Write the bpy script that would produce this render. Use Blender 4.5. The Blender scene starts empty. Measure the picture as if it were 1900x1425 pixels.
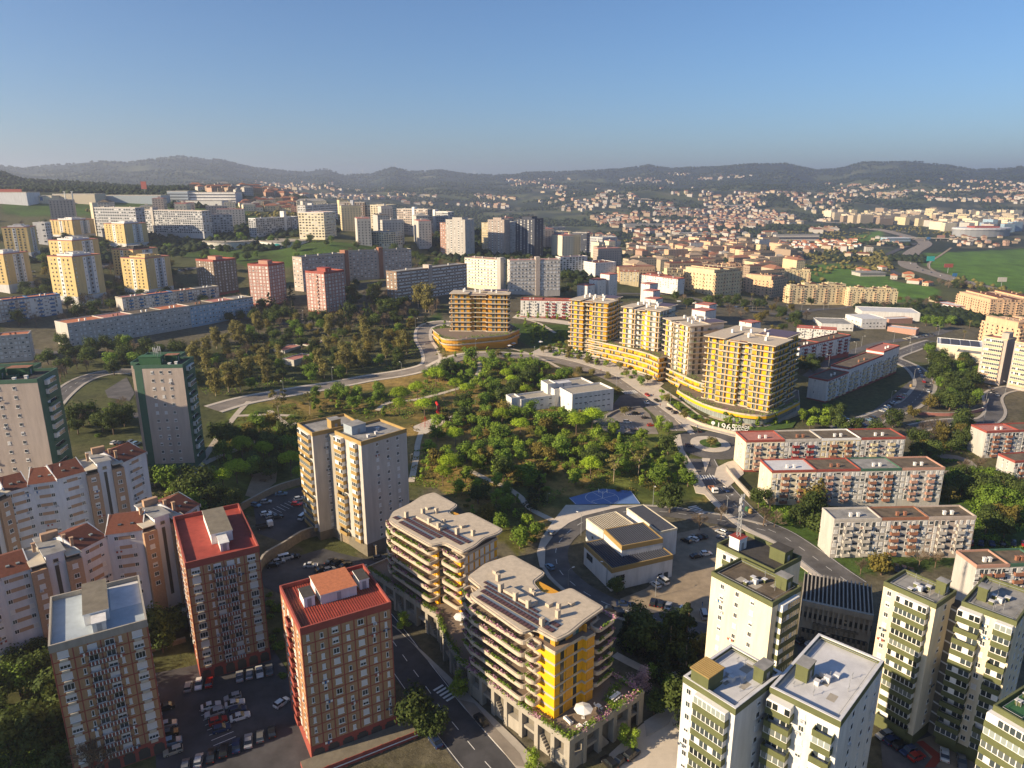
# Aerial view over a hillside housing estate with a park and terraced yellow apartment towers
import bpy, bmesh, math, random
import numpy as np
from mathutils import Vector, Matrix
sc = bpy.context.scene
C = sc.collection
R = random.Random(7)
rad = math.radians

# ------------------------------------------------------------------ camera
FPX, CX, CY, PITCH, CAMZ = 1317.0, 950.0, 712.5, rad(15.6), 120.0
cd = bpy.data.cameras.new('camera'); cam = bpy.data.objects.new('camera', cd); C.objects.link(cam)
cam.location = (0, 0, CAMZ); cam.rotation_euler = (rad(90) - PITCH, 0, 0)
cd.sensor_width = 36; cd.lens = FPX / 1900 * 36; cd.clip_start = 1; cd.clip_end = 40000
sc.camera = cam

# ------------------------------------------------------------------ sky, sun, exposure
SUN_EL, SUN_AZ = rad(23), math.atan2(-0.925, -0.38)      # azimuth as atan2(x, y): the sun stands to the left, a little behind
w = bpy.data.worlds.new('World'); sc.world = w; w.use_nodes = True
nt = w.node_tree; nt.nodes.clear()
sky = nt.nodes.new('ShaderNodeTexSky'); sky.sky_type = 'NISHITA'; sky.sun_disc = False
sky.sun_elevation = SUN_EL; sky.sun_rotation = SUN_AZ % (2 * math.pi)
sky.altitude = 100; sky.air_density = 1.0; sky.dust_density = 0.8; sky.ozone_density = 7
bg = nt.nodes.new('ShaderNodeBackground'); bg.inputs['Strength'].default_value = 0.068
wo = nt.nodes.new('ShaderNodeOutputWorld')
nt.links.new(sky.outputs[0], bg.inputs[0]); nt.links.new(bg.outputs[0], wo.inputs[0])
sd = Vector((math.sin(SUN_AZ) * math.cos(SUN_EL), math.cos(SUN_AZ) * math.cos(SUN_EL), math.sin(SUN_EL)))
sl = bpy.data.lights.new('sun', 'SUN'); sl.energy = 5.0; sl.angle = rad(0.6); sl.color = (1.0, 0.80, 0.54)
so = bpy.data.objects.new('sun', sl); C.objects.link(so)
so.rotation_euler = (-sd).to_track_quat('-Z', 'Y').to_euler()
vs = sc.view_settings; vs.view_transform = 'Standard'; vs.look = 'None'; vs.gamma = 1; vs.use_curve_mapping = False
vs.exposure = 1.02
sc.cycles.max_bounces = 5; sc.cycles.diffuse_bounces = 2; sc.cycles.glossy_bounces = 2
sc.cycles.transmission_bounces = 2; sc.cycles.volume_bounces = 0; sc.cycles.transparent_max_bounces = 4
HAZE = 1.3e-4
sc.cycles.use_denoising = True

# ------------------------------------------------------------------ picture <-> place
cp, sp = math.cos(PITCH), math.sin(PITCH)
def ray(px, py):
    a = (px - CX) / FPX; b = (CY - py) / FPX
    return a, cp + b * sp, -sp + b * cp
def at(px, py, z=0.0):
    r = ray(px, py); t = (z - CAMZ) / r[2]
    return r[0] * t, r[1] * t
def proj(x, y, z):
    dz = z - CAMZ; d = y * cp - dz * sp
    if d < 1: return -9999, -9999
    return CX + FPX * x / d, CY - FPX * (y * sp + dz * cp) / d

# ------------------------------------------------------------------ terrain height
CTL = [(200,1400,0),(600,1400,0),(1000,1400,0),(1400,1400,0),(1880,1400,0),
(50,1200,5),(450,1250,0),(900,1250,0),(1240,1200,0),(1600,1250,0),
(60,1050,14),(350,1050,5),(650,1040,-1),(1000,1060,0),(1200,1080,0),(1500,1000,-2),(1850,1000,-4),
(80,880,20),(340,860,16),(550,900,5),(800,900,3),(1100,900,2),(1300,900,0),(1600,900,-5),(1880,900,-5),
(30,700,21),(200,720,20),(450,700,15),(700,720,10),(1000,760,7),(1250,800,4),(1430,790,3),(1540,760,0),(1700,740,-1),(1880,740,-3),
(100,630,24),(300,620,23),(500,620,20),(780,610,17),(890,645,18),(1000,640,15),(1122,669,10.5),(1055,648,13),(1190,696,7),(1250,737,4.5),(1320,775,3.5),(1600,640,-4),(1880,640,-8),
(0,560,40),(140,565,35),(270,565,30),(400,550,27),(600,585,23),(740,568,27),(900,540,24),(1030,590,18),(1160,560,14),(1300,560,5),(1500,560,-9),(1700,560,-12),(1880,590,-14),
(20,490,54),(130,480,50),(250,480,46),(380,480,46),(500,470,46),(560,540,36),(700,462,40),(760,520,37),(830,482,37),(980,482,31),(1090,474,22),(1180,500,12),(1300,500,0),(1500,500,-13),(1800,480,-14),
(30,452,64),(300,440,60),(450,440,60),(600,445,62),(740,440,58),(830,440,50),(600,425,68),(660,425,65),(720,425,62),(780,428,57),
(40,425,74),(200,415,74),(500,412,74),(640,415,68)]
RID = [(-1400,300),(-700,300),(-200,306),(0,318),(60,322),(120,318),(200,313),(250,315),(290,309),(340,304),(420,306),(480,316),(560,322),(608,316),(640,326),(690,325),(730,312),(770,320),(820,317),(870,325),(950,328),(980,322),(1050,320),(1150,316),(1200,309),(1240,315),(1330,313),(1400,309),(1450,308),(1510,320),(1560,316),(1590,308),(1700,308),(1750,314),(1800,321),(1850,320),(1900,316),(2300,312),(3200,305)]
_pts = []
for px, py, z in CTL:
    x, y = at(px, py, z); _pts.append((x, y, z))
for x, y, z in [(0,-200,0),(-300,-200,0),(300,-200,0),(0,60,0),(-120,60,1),(120,60,0),(-220,100,3),(220,100,-1),(-300,250,24),(-420,380,44),(320,200,-4),(400,330,-8),(560,500,-14),(-700,300,60),(-900,700,90),(-600,-200,20),(800,0,-10),(-520,560,62),(-640,760,78)]:
    _pts.append((x, y, z))
PT = np.array(_pts)
def _hash(ix, iy, s):
    n = (ix * 374761393 + iy * 668265263 + s * 1274126177) & 0xffffffff
    n = ((n ^ (n >> 13)) * 1274126177) & 0xffffffff
    return ((n ^ (n >> 16)) & 0xffff) / 65535.0
def vnoise(x, y, s=0):
    x = np.asarray(x, float); y = np.asarray(y, float)
    ix = np.floor(x).astype(np.int64); iy = np.floor(y).astype(np.int64)
    fx = x - ix; fy = y - iy; fx = fx * fx * (3 - 2 * fx); fy = fy * fy * (3 - 2 * fy)
    a = _hash(ix, iy, s); b = _hash(ix + 1, iy, s); c = _hash(ix, iy + 1, s); d = _hash(ix + 1, iy + 1, s)
    return (a + (b - a) * fx) * (1 - fy) + (c + (d - c) * fx) * fy
def fbm(x, y, s=0, o=4):
    v = 0; a = 0.5; t = 0
    for i in range(o):
        v = v + a * vnoise(x, y, s + i); t += a; a *= 0.5; x = x * 2.03; y = y * 2.03
    return v / t
def sstep(a, b, x):
    t = np.clip((x - a) / (b - a), 0, 1); return t * t * (3 - 2 * t)
_rx = np.array([p[0] for p in RID], float); _rt = np.array([(CY - p[1]) / FPX for p in RID])
def zter(x, y):
    x = np.atleast_1d(np.asarray(x, float)); y = np.atleast_1d(np.asarray(y, float))
    r = np.hypot(x, y)
    dx = x[:, None] - PT[None, :, 0]; dy = y[:, None] - PT[None, :, 1]
    sc_ = 16 + 0.035 * r[:, None]
    wgt = 1.0 / (dx * dx + dy * dy + sc_ ** 2) ** 1.7
    near = (wgt * PT[None, :, 2]).sum(1) / wgt.sum(1)
    # the far part: a shelf on the left, a valley on the right, hills behind
    ppx = CX + FPX * x / np.maximum(y * cp + 20, 30)             # which way we look
    ppx = np.where(y < 30, np.where(x < 0, -1400, 3200), ppx)
    lf = 1 - sstep(430, 900, ppx)
    shelf = 62 + 50 * sstep(900, 1500, r) + 16 * sstep(1500, 2100, r) * (1 - sstep(40, 330, ppx)) + 22 * sstep(1700, 2300, r) * (1 - sstep(0, 70, ppx))
    shelf = shelf - 62 * sstep(2300, 3000, r)
    mid = 1 - sstep(900, 1200, ppx)
    valley = -14 + (74 * mid) * (1 - sstep(1000, 1600, r))
    far = shelf * lf + valley * (1 - lf)
    nz = fbm(x / 900, y / 900, 3) - 0.5; n2 = fbm(x / 330, y / 330, 9) - 0.5
    b = np.interp(ppx, _rx, _rt); elev = (-sp + b * cp) / (cp + b * sp)
    RR = 7200.0
    top = CAMZ + RR * elev
    ramp = 0.10 * sstep(1900, 3200, r) + 0.30 * sstep(2900, 4700, r) + 0.60 * sstep(4500, 7000, r)
    nw = sstep(2200, 3500, r) * (1 - sstep(6300, 7100, r))
    hill = far + (top - far) * ramp + nw * (nz * 120 + n2 * 34)
    hill = np.where(r > 7300, top - (r - 7300) * 0.10, hill)
    k = sstep(850, 1250, r)
    return near * (1 - k) + hill * k + 0.0
def zt(x, y): return float(zter(x, y)[0])
def ground(px, py):
    r = ray(px, py); t = 60.0
    prev = t
    while t < 9000:
        x, y = r[0] * t, r[1] * t
        if CAMZ + r[2] * t <= zt(x, y): break
        prev = t; t *= 1.02; 
    lo, hi = prev, t
    for _ in range(14):
        m = (lo + hi) / 2
        if CAMZ + r[2] * m <= zt(r[0] * m, r[1] * m): hi = m
        else: lo = m
    return r[0] * hi, r[1] * hi, zt(r[0] * hi, r[1] * hi)
def grounds(L_):
    """many picture points at once"""
    L_ = np.array(L_, float); a = (L_[:, 0] - CX) / FPX; b = (CY - L_[:, 1]) / FPX
    rx, ry, rz = a, cp + b * sp, -sp + b * cp
    T = 60 * 1.02 ** np.arange(256); out = np.full(len(L_), np.nan); done = np.zeros(len(L_), bool); prev = np.full(len(L_), 60.0)
    for t in T:
        idx = np.where(~done)[0]
        if not len(idx): break
        h = zter(rx[idx] * t, ry[idx] * t) >= CAMZ + rz[idx] * t
        out[idx[h]] = t; done[idx[h]] = True
        prev[idx[~h]] = t
    ok = done; lo = prev.copy(); hi = np.where(ok, out, 9000)
    for _ in range(10):
        m = (lo + hi) / 2; u = zter(rx * m, ry * m) >= CAMZ + rz * m
        hi = np.where(u, m, hi); lo = np.where(u, lo, m)
    x, y = rx * hi, ry * hi
    return np.stack([x, y, zter(x, y)], 1), ok

# ------------------------------------------------------------------ materials
M = {}
def newmat(name):
    m = bpy.data.materials.new(name); m.use_nodes = True
    return m, m.node_tree.nodes, m.node_tree.links, m.node_tree.nodes['Principled BSDF']
def mat(name, col, rough=0.85, var=0.12, scale=0.6, metal=0.0, spec=0.3, streak=0.0, rnd=0.0):
    if name in M: return M[name]
    m, N, L, p = newmat(name)
    p.inputs['Roughness'].default_value = rough; p.inputs['Metallic'].default_value = metal
    p.inputs['Specular IOR Level'].default_value = spec
    p.inputs['Base Color'].default_value = (*col, 1)
    if var > 0:
        tc = N.new('ShaderNodeTexCoord'); nz = N.new('ShaderNodeTexNoise'); nz.inputs['Scale'].default_value = scale
        nz.inputs['Detail'].default_value = 5; nz.inputs['Roughness'].default_value = 0.65
        mp = N.new('ShaderNodeMapping'); mp.inputs['Scale'].default_value = (1, 1, 1 if not streak else streak)
        L.new(tc.outputs['Object'], mp.inputs[0]); L.new(mp.outputs[0], nz.inputs['Vector'])
        mr = N.new('ShaderNodeMapRange'); mr.inputs['From Min'].default_value = 0.3; mr.inputs['From Max'].default_value = 0.7
        mr.inputs['To Min'].default_value = 1 - var; mr.inputs['To Max'].default_value = 1 + var
        L.new(nz.outputs['Fac'], mr.inputs['Value'])
        mx = N.new('ShaderNodeVectorMath'); mx.operation = 'SCALE'; mx.inputs[0].default_value = col
        if rnd:
            oi = N.new('ShaderNodeObjectInfo'); m2 = N.new('ShaderNodeMapRange'); m2.inputs['To Min'].default_value = 1 - rnd; m2.inputs['To Max'].default_value = 1 + rnd
            L.new(oi.outputs['Random'], m2.inputs['Value']); mm = N.new('ShaderNodeMath'); mm.operation = 'MULTIPLY'
            L.new(m2.outputs[0], mm.inputs[0]); L.new(mr.outputs[0], mm.inputs[1]); L.new(mm.outputs[0], mx.inputs['Scale'])
        else:
            L.new(mr.outputs[0], mx.inputs['Scale'])
        L.new(mx.outputs[0], p.inputs['Base Color'])
    M[name] = m; return m
def pal(**k):
    for n, v in k.items(): mat(n, *v) if isinstance(v, tuple) and not isinstance(v[0], (int, float)) else mat(n, v)
W_ = dict(
 white_wall=((.60,.59,.57),.85,.09), pale_wall=((.43,.41,.38),.88,.12), navy_roof=((.022,.028,.042),.9,.25), blue_grey=((.38,.39,.41),.85,.1), far_white=((.46,.43,.39),.9,0), far_cream=((.45,.38,.27),.9,0), far_pink=((.40,.27,.20),.9,0), far_tan=((.33,.25,.18),.9,0), far_roof=((.25,.11,.065),.9,0), far_grey=((.25,.24,.23),.9,0), cream_wall=((.68,.60,.44),.85,.08), beige_brick=((.40,.26,.165),.9,.14,2.5), brick_tan=((.38,.235,.125),.9,.12,2.5),
 red_paint=((.29,.07,.052),.7,.12), red_roof=((.29,.05,.035),.75,.2), tile_orange=((.42,.15,.07),.85,.2,1.5), tile_dark=((.145,.05,.03),.85,.2,1.5),
 grey_wall=((.46,.43,.39),.9,.08), pink_grey=((.43,.36,.31),.9,.1), ochre=((.34,.23,.085),.8,.1), green_paint=((.055,.125,.085),.7,.12), olive_paint=((.105,.115,.048),.7,.12),
 green_box=((.035,.11,.05),.7,.12), dark_roof=((.055,.05,.045),.9,.25,.5), brown_roof=((.12,.095,.068),.9,.42,.35), grey_roof=((.24,.235,.225),.85,.35,.3), white_roof=((.54,.54,.55),.6,.14,.35),
 concrete=((.33,.30,.25),.9,.14), concrete_dark=((.17,.15,.115),.9,.2), stone=((.25,.20,.14),.9,.25,1.2), yellow_wall=((.60,.45,.20),.85,.06), yellow_pale=((.60,.50,.31),.85,.08), lilac_white=((.56,.57,.60),.85,.06),
 peach=((.62,.42,.26),.85,.08), pink_brick=((.44,.31,.27),.9,.12,2.5), brown_slab=((.24,.17,.125),.9,.1), blue_paint=((.03,.13,.30),.7,.1), blue_pale=((.30,.42,.52),.8,.08), rust=((.28,.13,.08),.8,.15),
 trim_white=((.72,.71,.68),.6,.03), shutter=((.62,.61,.59),.6,.08), shutter_beige=((.50,.44,.34),.6,.08), dark_frame=((.06,.055,.05),.5,.1), slate_wall=((.055,.062,.085),.85,.1), tile_pink=((.38,.16,.13),.85,.15),
 cgi_stone=((.47,.40,.31),.85,.1,.8), cgi_yellow=((.80,.41,.008),.7,.05), cgi_wood=((.60,.29,.03),.75,.16,3.), cgi_white=((.74,.70,.61),.8,.04), deck=((.20,.15,.11),.9,.1,3.), pv_cell=((.10,.05,.05),.35,.2,4.), pv_painted_shadow=((.16,.20,.25),.6,.05),
 furn_white=((.78,.76,.72),.6,.0), metal_grey=((.28,.29,.30),.45,.06), tank_wall=((.52,.50,.45),.85,.12), teal_paint=((.03,.30,.30),.7,.1), salmon=((.42,.24,.18),.85,.08), dark_red=((.22,.03,.03),.8,.12), metal_blue=((.33,.38,.42),.5,.1),
)
for n_, v_ in W_.items():
    v_ = list(v_); wl_ = n_ in ('white_wall', 'cream_wall', 'grey_wall', 'pink_grey', 'lilac_white', 'pale_wall', 'yellow_wall', 'yellow_pale', 'concrete', 'blue_grey', 'brick_tan', 'peach', 'cgi_stone', 'pink_brick')
    if wl_: v_[2] = max(v_[2], .15)
    mat(n_, *v_, **({'streak': .15} if wl_ else {}))
def glassmat(name, col, rough=.12):
    m, N, L, p = newmat(name)
    p.inputs['Base Color'].default_value = (*col, 1); p.inputs['Roughness'].default_value = rough; p.inputs['Specular IOR Level'].default_value = .6
    oi = N.new('ShaderNodeObjectInfo'); mr = N.new('ShaderNodeMapRange'); mr.inputs['To Min'].default_value = .4; mr.inputs['To Max'].default_value = 1.7
    mx = N.new('ShaderNodeVectorMath'); mx.operation = 'SCALE'; mx.inputs[0].default_value = col
    L.new(oi.outputs['Random'], mr.inputs['Value']); L.new(mr.outputs[0], mx.inputs['Scale']); L.new(mx.outputs[0], p.inputs['Base Color'])
    M[name] = m
glassmat('glass', (.035,.045,.05)); glassmat('glass_teal', (.03,.09,.09)); glassmat('glass_pale', (.16,.18,.17), .2)

# ------------------------------------------------------------------ mesh building
BOXF = ((0,1,5,4),(1,2,6,5),(2,3,7,6),(3,0,4,7),(4,5,6,7),(3,2,1,0))
class MB:
    def __init__(s): s.v = []; s.f = []; s.m = []; s.mats = []
    def mi(s, m):
        if m not in s.mats: s.mats.append(m)
        return s.mats.index(m)
    def box(s, x0, x1, y0, y1, z0, z1, m, tf=None, top=None):
        i = len(s.v); P = [(x0,y0,z0),(x1,y0,z0),(x1,y1,z0),(x0,y1,z0),(x0,y0,z1),(x1,y0,z1),(x1,y1,z1),(x0,y1,z1)]
        if tf: P = [tf(*p) for p in P]
        s.v += P; k = s.mi(m); kt = s.mi(top) if top else k
        for j, f in enumerate(BOXF): s.f.append(tuple(i + a for a in f)); s.m.append(kt if j == 4 else k)
    def prism(s, poly, z0, z1, m, top=None, tf=None, bottom=True):
        n = len(poly); i = len(s.v)
        P = [(p[0], p[1], z0) for p in poly] + [(p[0], p[1], z1) for p in poly]
        if tf: P = [tf(*p) for p in P]
        s.v += P; k = s.mi(m); kt = s.mi(top) if top else k
        for j in range(n):
            s.f.append((i + j, i + (j + 1) % n, i + n + (j + 1) % n, i + n + j)); s.m.append(k)
        s.f.append(tuple(i + n + j for j in range(n))); s.m.append(kt)
        if bottom: s.f.append(tuple(i + j for j in reversed(range(n)))); s.m.append(k)
    def ring(s, poly, t, z0, z1, m, tf=None):
        """a wall of thickness t along the inside of a polygon"""
        inn = offset(poly, -t); n = len(poly); i = len(s.v)
        P = [(p[0], p[1], z0) for p in poly] + [(p[0], p[1], z1) for p in poly] + [(p[0], p[1], z1) for p in inn] + [(p[0], p[1], z0) for p in inn]
        if tf: P = [tf(*p) for p in P]
        s.v += P; k = s.mi(m)
        for j in range(n):
            a, b = j, (j + 1) % n
            for q in range(3): s.f.append((i + q * n + a, i + q * n + b, i + (q + 1) * n + b, i + (q + 1) * n + a)); s.m.append(k)
    def tube(s, pts, rr, m, n=6):
        k = s.mi(m); base = len(s.v); L_ = len(pts)
        for q, (p, r_) in enumerate(zip(pts, rr)):
            a = Vector(pts[min(q + 1, L_ - 1)]) - Vector(pts[max(q - 1, 0)])
            a = a.normalized() if a.length > 1e-6 else Vector((0, 0, 1))
            u = a.cross(Vector((0.3, 1, 0.1))); u = u.normalized() if u.length > 1e-4 else Vector((1, 0, 0)); v = a.cross(u)
            for j in range(n):
                t = 2 * math.pi * j / n; o = Vector(p) + u * (math.cos(t) * r_) + v * (math.sin(t) * r_); s.v.append(tuple(o))
        for q in range(L_ - 1):
            for j in range(n):
                a = base + q * n; s.f.append((a + j, a + (j + 1) % n, a + n + (j + 1) % n, a + n + j)); s.m.append(k)
        s.f.append(tuple(base + (L_ - 1) * n + j for j in range(n))); s.m.append(k)
    def quad(s, P, m):
        i = len(s.v); s.v += [tuple(p) for p in P]; s.f.append(tuple(range(i, i + len(P)))); s.m.append(s.mi(m))
    def mesh(s, name):
        me = bpy.data.meshes.new(name); me.from_pydata(s.v, [], s.f)
        for m in s.mats: me.materials.append(M[m])
        if len(s.mats) > 1: me.polygons.foreach_set('material_index', s.m)
        me.update(); return me
    def build(s, name, parent=None, loc=None, smooth=False):
        if not s.f: return None
        me = s.mesh(name)
        if smooth: me.polygons.foreach_set('use_smooth', [True] * len(me.polygons))
        o = bpy.data.objects.new(name, me); C.objects.link(o)
        if parent: o.parent = parent
        if loc is not None: o.location = loc
        return o
def offset(poly, t):
    """offset outwards by t (counter-clockwise polygon)"""
    n = len(poly); out = []
    for i in range(n):
        a = Vector(poly[i - 1][:2]); b = Vector(poly[i][:2]); c = Vector(poly[(i + 1) % n][:2])
        u = (b - a); v = (c - b)
        u = u.normalized() if u.length > 1e-6 else v.normalized(); v = v.normalized() if v.length > 1e-6 else u
        n1 = Vector((u.y, -u.x)); n2 = Vector((v.y, -v.x)); k = n1 + n2
        d = max(1 + n1.dot(n2), .35); o = b + k * (t / d); out.append((o.x, o.y))
    return out
def area(poly): return sum(poly[i - 1][0] * poly[i][1] - poly[i][0] * poly[i - 1][1] for i in range(len(poly))) / 2
def rounded(poly, r, n=4):
    out = []; N_ = len(poly)
    for i in range(N_):
        a = Vector(poly[i - 1][:2]); b = Vector(poly[i][:2]); c = Vector(poly[(i + 1) % N_][:2])
        u = a - b; v = c - b; q = min(r, u.length * .45, v.length * .45)
        p0 = b + u.normalized() * q; p1 = b + v.normalized() * q
        for k in range(n + 1):
            t = k / n; o = p0 * (1 - t) ** 2 + b * (2 * t * (1 - t)) + p1 * t * t; out.append((o.x, o.y))
    return out
def tag(o, label=None, cat=None, group=None, kind=None):
    if label: o['label'] = label
    if cat: o['category'] = cat; o['kind'] = 'thing'
    if group: o['group'] = group
    if kind: o['kind'] = kind
    return o
def empty(name, loc, rz=0):
    o = bpy.data.objects.new(name, None); C.objects.link(o); o.location = loc; o.rotation_euler = (0, 0, rz); o.empty_display_size = 1; return o
PENDING = []       # things whose label is finished once all of them stand: (object, description, where)
LAND = []          # (phrase, px, py)
def landmark(ph, x, y, z): px, py = proj(x, y, z); LAND.append((ph, px, py))
def ordw(i):
    w_ = ['first','second','third','fourth','fifth','sixth','seventh','eighth','ninth','tenth']
    if i < 10: return w_[i]
    n = i + 1; return f"{n}{'th' if 10 <= n % 100 <= 20 else {1:'st',2:'nd',3:'rd'}.get(n % 10,'th')}"
def link_label(o, desc, where=None):
    PENDING.append((o, desc, where))
def finish_labels():
    d = {}
    for o, desc, where in PENDING:
        px, py = proj(*o.location)
        if where is None:
            wl = min(LAND, key=lambda l: (l[1] - px) ** 2 + 2.5 * (l[2] - py) ** 2); where = 'near the ' + ' '.join(wl[0].split()[:5])
        d.setdefault((desc, where), []).append((px, o))
    for (desc, where), L_ in d.items():
        L_.sort(key=lambda t: t[0])
        for i, (px, o) in enumerate(L_):
            o['label'] = f"{desc} {where}" if len(L_) == 1 else f"{desc}, {ordw(i)} from left {where}"
# ------------------------------------------------------------------ the ground: one sheet to the horizon
def inpoly(x, y, poly):
    x = np.asarray(x); y = np.asarray(y); r = np.zeros(x.shape, bool); n = len(poly)
    for i in range(n):
        x0, y0 = poly[i - 1]; x1, y1 = poly[i]
        c = ((y0 > y) != (y1 > y)) & (x < (x1 - x0) * (y - y0) / ((y1 - y0) if abs(y1 - y0) > 1e-9 else 1e-9) + x0); r ^= c
    return r
def wpoly(pts): return [tuple(p[:2]) for p in grounds(pts)[0]]
COVER = {  # land cover outlines in the picture: (kind, outline)
 'urban': [[(0,1425),(0,1200),(300,1180),(520,1120),(560,1020),(470,960),(330,880),(0,880),(-500,900),(-500,1425)], [(560,1425),(640,1050),(800,900),(960,1020),(1040,960),(1300,940),(1400,1000),(1640,1000),(1900,1060),(2100,1425)],
           [(1360,870),(1480,790),(1640,760),(1900,700),(1900,790),(1500,880)], [(0,690),(0,560),(500,540),(900,520),(1060,560),(1240,560),(1500,560),(1900,560),(1900,690),(1500,650),(1000,600),(760,600),(400,640)]],
 'park': [[(360,860),(430,760),(560,700),(760,690),(830,640),(960,660),(1060,690),(1160,740),(1260,820),(1350,930),(1180,930),(1040,960),(960,1030),(800,900),(560,900),(430,960)]],
 'field': [[(1720,470),(1900,462),(2200,470),(2200,560),(1900,545),(1780,515),(1715,492)], [(1495,500),(1640,505),(1690,560),(1560,560),(1500,530)], [(1650,520),(1740,535),(1740,556),(1650,553)], [(1580,440),(1640,425),(1640,450),(1540,455)], [(1480,494),(1560,488),(1620,500),(1620,520),(1500,512)]],
 'green': [[(280,440),(470,432),(640,450),(760,470),(700,500),(480,500),(300,470)], [(0,372),(330,366),(480,400),(420,420),(150,400),(0,400)], [(820,600),(830,560),(800,590),(790,600)], [(940,600),(1060,600),(1060,640),(1000,650),(960,630)], [(1440,820),(1900,880),(1900,1040),(1480,1080),(1400,960)]],
}
def build_terrain():
    az = []; a = -180.0
    while a < 180: az.append(a); a += 0.4 if -44 <= a < 44 else (1.5 if -75 < a < 75 else 6)
    az = np.radians(np.array(az)); rr = [8.0]
    while rr[-1] < 11500: rr.append(rr[-1] * (1.014 if 110 < rr[-1] < 8000 else 1.08))
    rr = np.array(rr); A, Rr = np.meshgrid(az, rr); X = np.sin(A) * Rr; Y = np.cos(A) * Rr
    Z = np.concatenate([zter(X[i], Y[i]) for i in range(len(rr))]).reshape(X.shape)
    na, nr = len(az), len(rr)
    v = np.stack([X.ravel(), Y.ravel(), Z.ravel()], 1)
    idx = np.arange(nr * na).reshape(nr, na); i0 = idx[:-1]; i1 = idx[1:]
    q = np.stack([i0, i1, np.roll(i1, -1, 1), np.roll(i0, -1, 1)], -1).reshape(-1, 4)[:, ::-1]
    me = bpy.data.meshes.new('ground'); me.vertices.add(len(v)); me.vertices.foreach_set('co', v.ravel())
    me.loops.add(q.size); me.loops.foreach_set('vertex_index', q.ravel()); me.polygons.add(len(q))
    me.polygons.foreach_set('loop_start', np.arange(0, q.size, 4)); me.polygons.foreach_set('loop_total', np.full(len(q), 4)); me.update(calc_edges=True)
    me.polygons.foreach_set('use_smooth', [True] * len(q))
    x, y = X.ravel(), Y.ravel(); r = np.hypot(x, y)
    # own colour of the land
    f1 = fbm(x / 60, y / 60, 21, 5); f2 = fbm(x / 260, y / 260, 31, 5); f3 = fbm(x / 14, y / 14, 41, 3); f4 = fbm(x / 700, y / 700, 51, 4)
    def mixc(c, d, t): return c * (1 - t[:, None]) + np.array(d)[None] * t[:, None]
    col = np.tile(np.array([.08, .088, .035]), (len(x), 1))
    col = mixc(col, (.10, .095, .045), sstep(.42, .62, f1)); col = mixc(col, (.035, .045, .02), sstep(.55, .7, f3) * .5)
    fd = sstep(1000, 1700, r)
    farc = np.tile(np.array([.034, .046, .030]), (len(x), 1)); farc = mixc(farc, (.075, .09, .040), sstep(.52, .60, f2)); farc = mixc(farc, (.022, .032, .02), sstep(.50, .40, f2) * .9); farc = mixc(farc, (.15, .14, .09), sstep(.62, .68, f1) * .6)
    farc = mixc(farc, (.02, .032, .026), sstep(3800, 5500, r) * (1 - sstep(.60, .66, f2)) * .8)
    col = col * (1 - fd[:, None]) + farc * fd[:, None]
    def paint(kind, c, k=1.0, jit=.12):
        nonlocal col
        for pl in COVER[kind]:
            wp = wpoly(pl); m_ = inpoly(x, y, wp).astype(float) * k
            j = 1 + (f3 - .5) * 2 * jit * 2; col = col * (1 - m_[:, None]) + (np.array(c)[None] * j[:, None]) * m_[:, None]
    paint('urban', (.12, .105, .075), .8, .2)
    paint('green', (.050, .095, .016), .85, .35)
    paint('field', (.080, .155, .022), 1.0, .28)
    for pl in COVER['park']:
        m_ = inpoly(x, y, wpoly(pl)).astype(float)[:, None]
        pc = np.tile(np.array([.13, .15, .035]), (len(x), 1)); pc = mixc(pc, (.26, .18, .06), sstep(.45, .58, f1)); pc = mixc(pc, (.055, .075, .02), sstep(.5, .62, f3) * .8)
        col = col * (1 - m_) + pc * m_
    ca = me.color_attributes.new('cover', 'FLOAT_COLOR', 'POINT'); ca.data.foreach_set('color', np.concatenate([col, np.ones((len(x), 1))], 1).ravel())
    m, N, L, p = newmat('land'); p.inputs['Roughness'].default_value = .95; p.inputs['Specular IOR Level'].default_value = .1
    at_ = N.new('ShaderNodeAttribute'); at_.attribute_name = 'cover'; tc = N.new('ShaderNodeTexCoord')
    nz = N.new('ShaderNodeTexNoise'); nz.inputs['Scale'].default_value = .35; nz.inputs['Detail'].default_value = 9; nz.inputs['Roughness'].default_value = .75; L.new(tc.outputs['Object'], nz.inputs['Vector'])
    mr = N.new('ShaderNodeMapRange'); mr.inputs['From Min'].default_value = .3; mr.inputs['From Max'].default_value = .7; mr.inputs['To Min'].default_value = .5; mr.inputs['To Max'].default_value = 1.5; L.new(nz.outputs['Fac'], mr.inputs['Value'])
    mx = N.new('ShaderNodeVectorMath'); mx.operation = 'SCALE'; L.new(at_.outputs['Color'], mx.inputs[0]); L.new(mr.outputs[0], mx.inputs['Scale']); L.new(mx.outputs[0], p.inputs['Base Color'])
    bp = N.new('ShaderNodeBump'); bp.inputs['Distance'].default_value = .6; bp.inputs['Strength'].default_value = .7; L.new(nz.outputs['Fac'], bp.inputs['Height']); L.new(bp.outputs[0], p.inputs['Normal'])
    M['land'] = m; me.materials.append(m); o = bpy.data.objects.new('ground', me); C.objects.link(o); tag(o, kind='structure')
build_terrain()
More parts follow.
